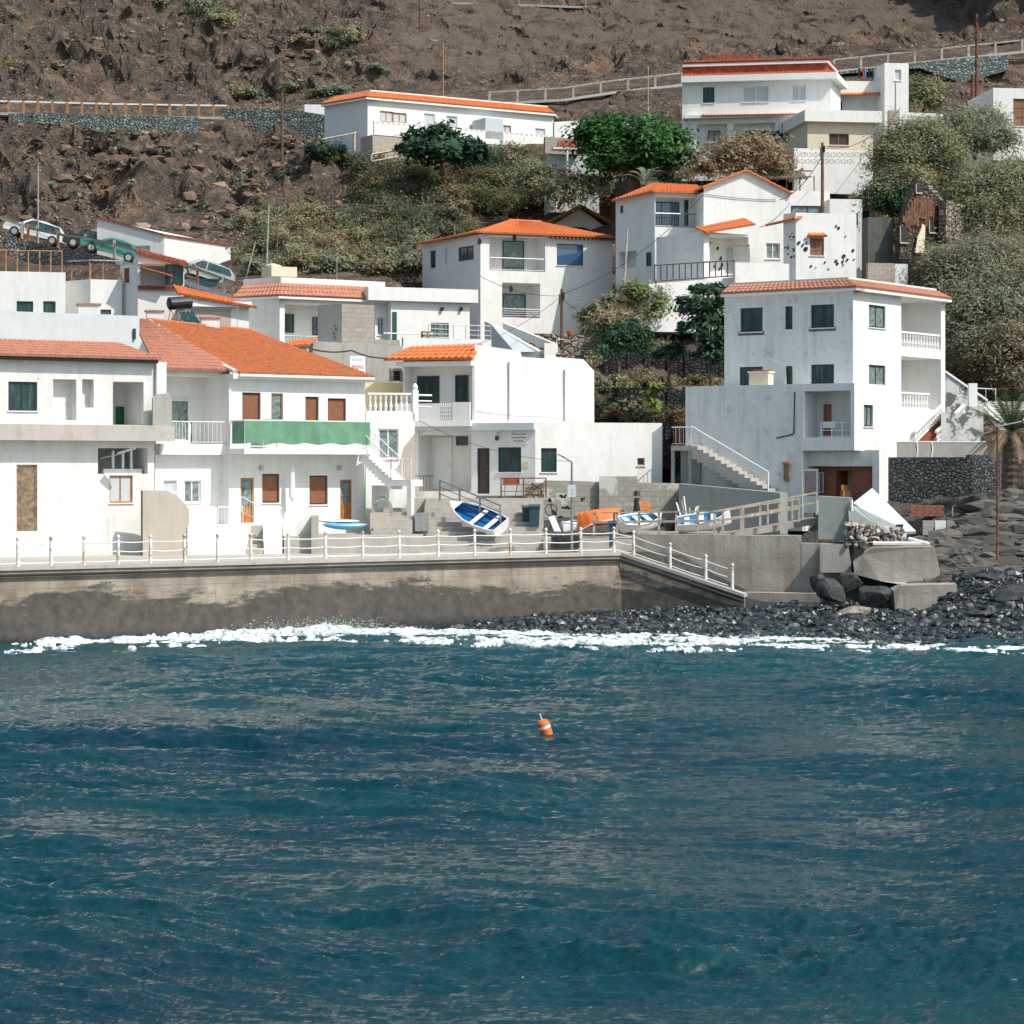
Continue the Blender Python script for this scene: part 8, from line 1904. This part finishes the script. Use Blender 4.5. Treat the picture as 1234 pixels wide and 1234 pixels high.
def make_poles():
    pole('a', 'thin pale lamp post with flat solar panel above the white car', 46, 293, 184, 167.4, .06, 'galv', 'lamp post', 'lamp_post', extra='solar')
    pole('b', 'dark wooden utility pole standing on the rubble slope below the stone wall', 340, 214, 111, None, .13, 'polewood', extra='cross')
    pole('c', 'pale slim pole rising behind the wide white house', 320.5, 332, 247, 152, .06, 'greywood', lean=3.5)
    pole('d', 'slim brown pole close to the right of the pale slim pole', 333, 328, 250, 153, .06, 'polewood', lean=2)
    pole('e', 'short leaning stick post behind the silver hatchback', 293, 338, 291, 153, .05, 'greywood', lean=15, name='leaning_post', cat='post')
    pole('f', 'red-brown pole high on the gravel slope at the top of the picture', 506, 38, -12, None, .11, 'rust')
    pole('g', 'ochre street lamp behind the long bungalow', 534, 112, 52, 194, .07, 'ochre', 'street lamp', 'street_lamp', extra='lampL')
    pole('h', 'thin pale pole right of the big green tree below the guard rail', 781, 140, 80, 184, .05, 'greywood')
    pole('i', 'dark red-brown utility pole at the top right below the upper road', 1177, 130, 17, None, .15, 'rust', extra='fit')
    pole('j', 'brown utility pole behind the gable roof with loose cables', 991, 256, 172, 147.5, .12, 'polewood', extra='fit')
    pole('k', 'thin ochre lamp pole in front of the hilltop house', 891, 207, 154, None, .05, 'ochre', 'street lamp', 'street_lamp', extra='lampR')
    pole('l', 'thick brown utility pole before the hipped roof house', 677, 411, 348, 136, .11, 'polewood', extra='fit')
    pole('m', 'pale leaning pole beside the blue balcony house', 751, 358, 276, 143.5, .08, 'greywood', lean=5)
    pole('n', 'tall thin dark lamp post before the palm', 1202, 661, 514, 104.5, .06, 'rust', 'lamp post', 'lamp_post', extra=None)
    pole('o', 'small lamp pole on the roof of the washing house', 1079, 137, 99, 166, .06, 'steel', 'street lamp', 'street_lamp')
    pole('p', 'short thick stub pole beside the tall red-brown utility pole', 1172, 132, 90, None, .14, 'rust')
    pole('q', 'thin ochre post left of the hilltop house', 1 + 817, 167, 130, 172, .05, 'ochre', name='fence_post', cat='post')
    mb = MB(); t = POLE['n']; mb.bar(t, t + V3(1.2, -.1, .25), .035, 5); mb.bar(t + V3(1.1, -.1, .25), t + V3(1.7, -.1, .2), .13, 8, .05); o = bpy.data.objects
    rt = [x for x in COL.objects if x.get('label') == 'tall thin dark lamp post before the palm'][0]; mb.build('lamp_head', M['galv'], rt)
    def cable(label, p, q, s=.6, r=.018): mb = MB(); mb.tube(sag(p, q, s, 18), r, 4); mb.build('cable', M['cable'], None, label, 'cable')
    cable('cable from the red-brown slope pole falling to the left of the picture top', POLE['f'] - V3(0, 0, 4), W(470, 5, 240), .3)
    cable('cable crossing the gravel slope towards the upper right pole', W(930, -6, 215), POLE['i'] - V3(0, 0, 1.8), 2.8, .03)
    cable('cable from the slope down to the hilltop house', W(790, 2, 210), W(842, 52, 180), .5)
    cable('cable from the brown pole up to the cream annex', POLE['j'] - V3(0, 0, .3), W(1085, 130, 160), .9)
    cable('cable from the brown pole to the gable house wall', POLE['j'] - V3(0, 0, .8), W(939, 241, 147), .5, .03)
    cable('cable from the thick pole to the right of the hipped roof house', POLE['l'] - V3(0, 0, .3), W(848, 234, 146), .8)
    cable('cable from the thick pole to the corner of the hipped roof house', POLE['l'] - V3(0, 0, .4), W(579, 333, 149.8), .35)
    cable('cable from the thick pole down to the wide white house', POLE['l'] - V3(0, 0, .4), W(485, 425, 128), 1.0)
    cable('cable from the thick pole down to the tangled dry bush', POLE['l'] - V3(0, 0, .5), W(738, 404, 133), .15)
    cable('cable sagging across the restaurant front towards the annex', W(505, 507, 116.5), W(690, 556, 108.7), .45, .014)
    mb = MB(); mb.tube(sag(W(377, 421, 122.8), W(425, 422, 122.9), .12), .05, 4); mb.tube(sag(W(425, 423, 122.9), W(488, 428, 123.5), .25), .05, 4); mb.build('cable_bundle', M['cable'], None, 'thick cable bundle along the grey rendered wall behind the red sign', 'cable')
make_poles_later = make_poles

# antennas
def antenna(label, p, h, L, ang):
    mb = MB(); p = Vector(p); t = p + V3(0, 0, h); mb.bar(p, t, .02, 5); a = V3(math.cos(ang), .2, math.sin(ang)).normalized(); mb.bar(t - a * L / 2, t + a * L / 2, .012, 4)
    for k in range(7): q = t + a * (L * (k / 6 - .5)); b_ = V3(-a.z, .4, a.x) * (.10 + .03 * k); mb.bar(q - b_, q + b_, .008, 3)
    mb.build('tv_antenna', M['galv'], None, label, 'antenna')
antenna('television antenna on the roof of the wide white house', W(406, 337, 141), 1.3, .9, .1); antenna('television antenna on the left end of the hipped roof house', W(548, 284, 151), .6, 1.0, -.6)
antenna('small antenna on the orange striped house behind the solar heater', W(286, 397, 133.3), 1.5, .6, .5)
r = thing('garden_figure', 'orange flower pot ornament on the wall below the hipped roof house', 'ornament', W(688, 412, 136)); 
mb = MB(); c = W(687, 405, 137); mb.lathe(c, [(0, .12), (.12, .18), (.28, .22), (.3, .1)], 9); mb.build('pot', M['orange'], r)

# ============================================================ buoy
r = thing('buoy', 'orange buoy with white band and short rod tilting in the sea', 'buoy', W(660, 886, 59.5)); b0 = W(662, 888, 59.2) - V3(0, 0, .12); ax = V3(-.34, -.12, 1).normalized()
q = ax.orthogonal().normalized(); q2 = ax.cross(q)
def ring_body(prof, mat, name):
    mb = MB(); n = 18; rings = []
    for (z, rr_) in prof: rings.append([b0 + ax * z + q * (rr_ * math.cos(2 * math.pi * i / n)) + q2 * (rr_ * math.sin(2 * math.pi * i / n)) for i in range(n)])
    for i in range(len(rings) - 1):
        for j in range(n): mb.poly([rings[i][j], rings[i][(j + 1) % n], rings[i + 1][(j + 1) % n], rings[i + 1][j]])
    mb.poly(rings[-1]); mb.poly(rings[0][::-1]); return mb.build(name, M[mat], r, smooth=False)
ring_body([(0, .12), (.1, .15), (.36, .155)], 'orangeb', 'body'); ring_body([(.362, .157), (.43, .157)], 'fwhite', 'band'); ring_body([(.432, .155), (.52, .14), (.57, .09), (.585, .05)], 'orangeb', 'top')
mb = MB(); mb.bar(b0 + ax * .58, b0 + ax * .74, .02, 6, .012); mb.build('rod', M['fwhite'], r)
# ============================================================ vegetation (needs the terrain)
def bl(px, py, Y, rx, rz, ry=None): 
    c = W(px, py, Y); return (c.x, c.y, c.z, rx, ry or rx * .8, rz)
def veg():
    g = lambda px, py: hit(px, py)
    # big dark green tree by the hilltop
    p = W(768, 222, 162.5)
    shrub('green_tree', 'big dense dark green tree standing before the long white garden wall', [bl(762, 188, 163, 4.0, 2.6), bl(735, 180, 163, 2.6, 1.9), bl(790, 190, 163, 2.7, 2.2), bl(755, 165, 163.5, 2.6, 1.4), bl(815, 205, 163.5, 1.5, 1.3), bl(740, 205, 162.5, 2.2, 1.6), bl(720, 168, 163, 1.7, 1.2), bl(790, 172, 163.5, 2.0, 1.1), bl(775, 208, 162, 2.6, 1.5)], 17000, .19, 'lf_ficus', ((p.x, p.y, p.z), .28), 'tree', clump=.17, shell=.72)
    shrub('broadleaf_tree', 'bushy green tree before the terrace wall of the long bungalow', [bl(532, 182, 172, 2.6, 1.5), bl(512, 180, 172, 1.7, 1.1), bl(552, 186, 172, 1.8, 1.0), bl(527, 168, 172, 1.2, 1.0), bl(565, 190, 172, 1.2, .8)], 5200, .24, 'lf_pine', ((W(532, 205, 172)), .2), 'tree', clump=.22, aspect=2.6)
    shrub('pine_tree', 'dark pine with layered branches left of the tall house', [bl(845, 372, 128, 1.4, .5), bl(860, 352, 128.5, 1.1, .45), bl(835, 366, 127.6, .9, .35), bl(850, 392, 128, 1.5, .7), bl(864, 405, 128, 1.2, .8), bl(838, 395, 127.6, 1.0, .5), bl(868, 372, 128.6, .9, .6), bl(856, 425, 128, 1.3, .8), bl(842, 350, 128.4, .6, .3)], 8500, .13, 'lf_pine', ((W(858, 460, 128)), .15), 'tree', clump=.2, shell=.5)
    shrub('dragon_tree', 'small dark umbrella-shaped tree with bare trunk on the shaded terrace', [bl(808, 424, 130, .75, .32), bl(800, 428, 130, .5, .25), bl(818, 428, 130, .5, .25)], 900, .16, 'lf_pine', ((W(805, 460, 130)), .11), 'tree', clump=.25, aspect=4)
    shrub('citrus_tree', 'small sunlit lime-green shrub on the dark terrace', [bl(789, 476, 127, .45, .55), bl(786, 490, 127, .5, .45)], 500, .15, 'lf_lime', ((W(789, 512, 127)), .04), 'shrub', clump=.3)
    # tangled dry bush, right of the white ramp
    shrub('dry_bush', 'tangled grey dry bush at the end of the restaurant roof', [bl(728, 388, 134, 1.3, .9), bl(742, 375, 134.5, .9, .8), bl(716, 398, 133.5, .9, .5), bl(750, 392, 134, 1.0, .7)], 2600, .10, 'lf_grey', ((W(728, 425, 133.5)), .08), 'bush', aspect=7, clump=.35, extra=('lf_brown', 1800, .8))
    shrub('leafy_bush', 'fresh green bush above the tangled dry bush', [bl(774, 362, 141, 1.3, .9), bl(790, 378, 140, .9, .8), bl(760, 352, 142, .8, .5)], 2600, .11, 'lf_olive', ((W(775, 392, 140)), .07), 'bush', extra=('lf_lime', 1500, 1.0))
    shrub('dark_ivy', 'dark hanging ivy under the tangled dry bush', [bl(746, 412, 131.5, 1.4, .9), bl(730, 420, 131, .8, .5), bl(762, 418, 131.5, .9, .6), bl(760, 405, 132, 1.2, .6)], 4200, .11, 'lf_pine', ((W(746, 440, 131)), .07), 'ivy')
    shrub('brown_bush', 'dry brown bush before the hilltop house', [bl(865, 202, 158, 2.0, 1.2), bl(900, 190, 159, 2.4, 1.4), bl(925, 200, 159, 1.8, 1.1), bl(845, 210, 157, 1.2, .8)], 8500, .11, 'lf_brown', ((W(890, 218, 158)), .1), 'bush', clump=.3, aspect=3, shell=.35)
    # tamarisks at the right
    T = [('huge grey-green tamarisk filling the slope right of the tall house', [bl(1165, 345, 140, 2.6, 2.2), bl(1200, 330, 141, 2.6, 2.2), bl(1185, 380, 138, 2.8, 2.2), bl(1225, 370, 139, 2.4, 2.4), bl(1150, 390, 137, 1.5, 1.8), bl(1165, 420, 136, 1.5, 1.3), bl(1130, 320, 141, 1.3, 1.0)], 26000, 'lf_grey', ('lf_brown', 12000, .9), (1185, 450, 137)),
         ('dry brown tamarisk at the right edge above the palm', [bl(1225, 425, 134, 2.0, 1.4), bl(1195, 440, 134, 1.5, .9), bl(1240, 455, 133, 1.6, .8)], 9000, 'lf_brown', ('lf_grey', 5000, .9), (1220, 470, 133)),
         ('rounded olive-green tamarisk below the cream annex', [bl(1100, 180, 155, 2.2, 1.6), bl(1080, 200, 154, 1.6, 1.4), bl(1125, 190, 155, 1.8, 1.5), bl(1090, 225, 152, 1.4, 1.2), bl(1110, 165, 157, 1.4, 1.0)], 17000, 'lf_olive', ('lf_grey', 6000, 1.0), (1100, 240, 153)),
         ('dark shaded bush left of the ruined gable', [bl(1070, 240, 151, 1.3, 1.2), bl(1085, 250, 151, 1.2, 1.1)], 6000, 'lf_pine', ('lf_olive', 2000, 1.0), (1077, 268, 151)),
         ('large grey-green shrub mass right of the ruin', [bl(1190, 240, 152, 2.6, 1.6), bl(1220, 225, 153, 2.2, 1.6), bl(1165, 225, 154, 1.9, 1.0), bl(1215, 262, 150, 2.4, 1.4), bl(1240, 245, 152, 2.0, 1.8), bl(1180, 262, 150, 1.4, 1.3)], 21000, 'lf_olive', ('lf_grey', 9000, 1.0), (1200, 290, 151)),
         ('pale feathery bush below the stub utility pole', [bl(1165, 158, 162, 2.4, 1.1), bl(1185, 150, 163, 1.6, .9), bl(1190, 172, 160, 2.0, .9), bl(1150, 172, 161, 1.3, .8)], 12000, 'lf_grey', ('lf_olive', 5000, 1.0), (1175, 185, 161)),
         ('green bush behind the low white pierced wall', [bl(1113, 112, 178, 1.4, 1.1), bl(1105, 125, 177, 1.4, .8), bl(1120, 125, 177, 1.0, .8)], 6500, 'lf_olive', ('lf_pine', 1500, 1.0), (1112, 136, 177))]
    for lab, B, n, m, ex, tb in T: shrub('tamarisk' if 'tamarisk' in lab else 'bush', lab, B, int(n * 1.9), .075, m, ((W(*tb)), .14), 'bush', clump=.30, aspect=3.4, extra=(ex[0], int(ex[1] * 1.6), ex[2]), shell=.45)
    shrub('bush', 'olive bush below the small white house left of the big green tree', [bl(655, 222, 164, 1.6, 1.0), bl(690, 232, 163, 1.9, 1.0), bl(640, 212, 166, 1.4, .9), bl(712, 226, 163, 1.2, .8)], 12000, .09, 'lf_olive', ((W(672, 245, 163)), .1), 'bush', aspect=3, extra=('lf_grey', 4000, 1.0))
    # shrubs on the slopes that stand alone
    L = [(418, 48, 1.7, 1.1, 'lf_olive', 'round olive bush alone on the slope above the stone wall'), (408, 57, .9, .6, 'lf_grey', 'small grey bush left of the round olive bush'), (455, 90, 1.0, .6, 'lf_grey', 'dark grey bush at the foot of the slope above the bungalow'), (378, 40, .9, .5, 'lf_grey', 'small dark bush high on the slope between the rocks'), (360, 52, .9, .6, 'lf_brown', 'small dry bush on the slope left of the round olive bush'),
         (240, 18, 2.2, 1.1, 'lf_grey', 'wide grey bush at the top left of the slope'), (268, 28, 1.6, 1.0, 'lf_olive', 'green bush beside the wide grey bush'), (195, 5, 1.4, .7, 'lf_olive', 'green bush at the very top left'), (285, 118, 1.3, .7, 'lf_olive', 'bush at the right end of the upper road fence'), (300, 118, 1.0, .6, 'lf_grey', 'grey bush on the roadside above the stone wall'), (355, 110, 1.2, .5, 'lf_grey', 'low grey bush on the road bank above the stone wall'),
         (383, 118, 1.0, .5, 'lf_olive', 'low green bush on the road bank left of the bungalow'), (405, 112, 1.1, .6, 'lf_grey', 'low bush above the curved annex wall'), (395, 192, 1.6, .9, 'lf_pine', 'dark bush at the foot of the blue-grey stone wall'), (420, 198, 1.3, .6, 'lf_lime', 'lime-green low bush right of the dark bush'), (355, 212, .9, .6, 'lf_grey', 'small dark bush right of the wooden utility pole'), (330, 140, .8, .4, 'lf_brown', 'tiny dry bush on top of the stone wall')]
    for k, (px, py, rx, rz, m, lab) in enumerate(L):
        q_ = g(px, py); c = (q_.x, q_.y, q_.z + rz * .35)
        rn = random.Random(k); B = [(c[0], c[1], c[2], rx, rx * .8, rz)] + [(c[0] + rn.uniform(-.8, .8) * rx, c[1] + rn.uniform(-.3, .3), c[2] + rn.uniform(-.3, .4) * rz, rx * .5, rx * .5, rz * .6) for _ in range(3)]
        shrub('bush', lab, B, int(900 * rx + 400), .13, m, None, 'bush', clump=.3, shell=.4)
    # scrub cover (nobody could count it)
    rg = np.random.default_rng(21)
    def cover(name, regs, n, mats, rlo, rhi, per, size):
        Vs = {m: [] for m in mats}; 
        for k in range(n):
            reg = regs[rg.integers(0, len(regs))]; x0, x1, y0, y1 = reg; px, py = rg.uniform(x0, x1), rg.uniform(y0, y1)
            h = g(px, py); 
            if fbm(np.array([h.x * .22]), np.array([h.y * .22 + h.z * .1]), 3)[0] < .38: continue
            r_ = rg.uniform(rlo, rhi); m = mats[rg.integers(0, len(mats))]
            B = [(h.x, h.y, h.z + r_ * .35, r_, r_ * .9, r_ * .75)]; V, _ = leaf_cloud(B, int(per * r_ * r_) + 30, size, .3, 2.4, rng=rg, shell=.35); Vs[m].append(V)
        for m in mats:
            if Vs[m]: V = np.concatenate(Vs[m]); np_mesh(name, V, np.arange(len(V)).reshape(-1, 4), M[m], None, kind='stuff')
    cover('hillside_scrub', [(435, 720, 196, 262), (435, 720, 196, 262), (440, 560, 196, 300), (480, 720, 200, 250)], 400, ['lf_olive', 'lf_grey', 'lf_olive', 'lf_grey', 'lf_brown'], .6, 1.5, 560, .095)
    cover('dry_scrub', [(285, 510, 262, 335), (330, 520, 250, 330)], 230, ['lf_brown', 'lf_grey', 'lf_olive'], .5, 1.1, 560, .09)
    cover('terrace_scrub', [(716, 780, 440, 570), (716, 800, 380, 440), (760, 830, 535, 580), (1060, 1200, 440, 480), (700, 720, 420, 500)], 110, ['lf_brown', 'lf_olive', 'lf_grey'], .3, .7, 700, .09)
    cover('terrace_ledges', [(720, 870, 462, 470), (720, 830, 503, 512), (720, 825, 540, 560), (740, 830, 393, 412)], 150, ['lf_brown', 'lf_olive', 'lf_brown'], .25, .6, 700, .08)
    cover('upper_scrub', [(1040, 1234, 100, 300), (1050, 1100, 205, 300), (1110, 1234, 440, 500), (830, 900, 190, 225), (640, 730, 215, 250)], 120, ['lf_olive', 'lf_grey', 'lf_brown'], .5, 1.3, 520, .09)
    cover('slope_tufts', [(0, 440, 0, 120), (60, 440, 170, 260)], 90, ['lf_grey', 'lf_brown'], .25, .6, 400, .10)
    # palm
    base = W(1221, 612, 113.5); top = W(1213, 520, 112.8); r = thing('palm_tree', 'shaggy palm with a skirt of dead fronds on a thick trunk', 'palm', base)
    mb = MB(); prof = []; n = 26
    for k in range(n + 1): t = k / n; prof.append((t * (top.z - base.z + .5) - .5, (.60 - .12 * t) * (1 + .07 * (k % 2))))
    mb.lathe(base, prof, 14); mb.build('trunk', M['ruinstone'] if False else M['bark'], r, smooth=False)
    top = Vector((base.x - .1, base.y, top.z)); rn = random.Random(9)
    def frond(ang, elev, L, mat, droop, nm, wd=.34):
        d = V3(math.cos(ang), math.sin(ang), 0); pts = []; 
        for k in range(11): t = k / 10; pts.append(top + d * (L * t * math.cos(elev) * (1 - .15 * t)) + V3(0, 0, L * t * math.sin(elev) - droop * t * t * L))
        mb = MB(); mb.tube(pts, [.035 * (1 - .8 * k / 10) for k in range(11)], 4); s_ = V3(-d.y, d.x, 0)
        for k in range(1, 52):
            t = k / 52; i = min(9, int(t * 10)); p = pts[i].lerp(pts[i + 1], t * 10 - i); tg = (pts[i + 1] - pts[i]).normalized(); w = wd * math.sin(math.pi * min(1, t * .9 + .1)) + .08
            for sd in (-1, 1): e = p + s_ * (sd * w) + tg * w * .8 - V3(0, 0, w * rn.uniform(.2, .7)); mb.poly([p - tg * .015, p + tg * .02, e]) 
        mb.build(nm, M[mat], r)
    for k in range(18): frond(k * 2 * math.pi / 18 + rn.uniform(-.2, .2), rn.uniform(.5, 1.25), rn.uniform(2.3, 3.1), 'lf_palm', rn.uniform(.1, .4), 'frond')
    for k in range(26): frond(k * 2 * math.pi / 26 + rn.uniform(-.2, .2), rn.uniform(-.25, .25), rn.uniform(1.8, 3.0), 'lf_dead', rn.uniform(.35, .75), 'dead_frond', .16)
    # second small palm-like plant by the big tree
    r2 = thing('young_palm', 'young palm with arching grey-green fronds at the foot of the big green tree', 'palm', W(778, 226, 158)); 
    top = W(778, 222, 158); r = r2
    def frond2(ang, elev, L):
        d = V3(math.cos(ang), math.sin(ang) * .5, 0); pts = [top + d * (L * t * math.cos(elev)) + V3(0, 0, L * t * math.sin(elev) - .45 * t * t * L) for t in np.linspace(0, 1, 8)]
        mb = MB(); mb.tube(pts, .02, 3); s_ = V3(-d.y, d.x, 0).normalized()
        for k in range(1, 22):
            t = k / 22; i = min(6, int(t * 7)); p = pts[i].lerp(pts[i + 1], t * 7 - i); tg = (pts[i + 1] - pts[i]).normalized()
            for sd in (-1, 1): mb.poly([p - tg * .02, p + tg * .02, p + s_ * sd * .25 + tg * .22 - V3(0, 0, .1)])
        mb.build('frond', M['lf_grey'], r2)
    for k in range(11): frond2(k * .29 + .1, rn.uniform(.7, 1.3), rn.uniform(1.8, 2.4))
    mb = MB(); mb.lathe(top - V3(0, 0, .5), [(0, .2), (.5, .15)], 8); mb.build('trunk', M['bark'], r2)
build_stones_ok = True
build_terrain(); build_sea(); build_foam(); build_stones(); make_poles(); veg()
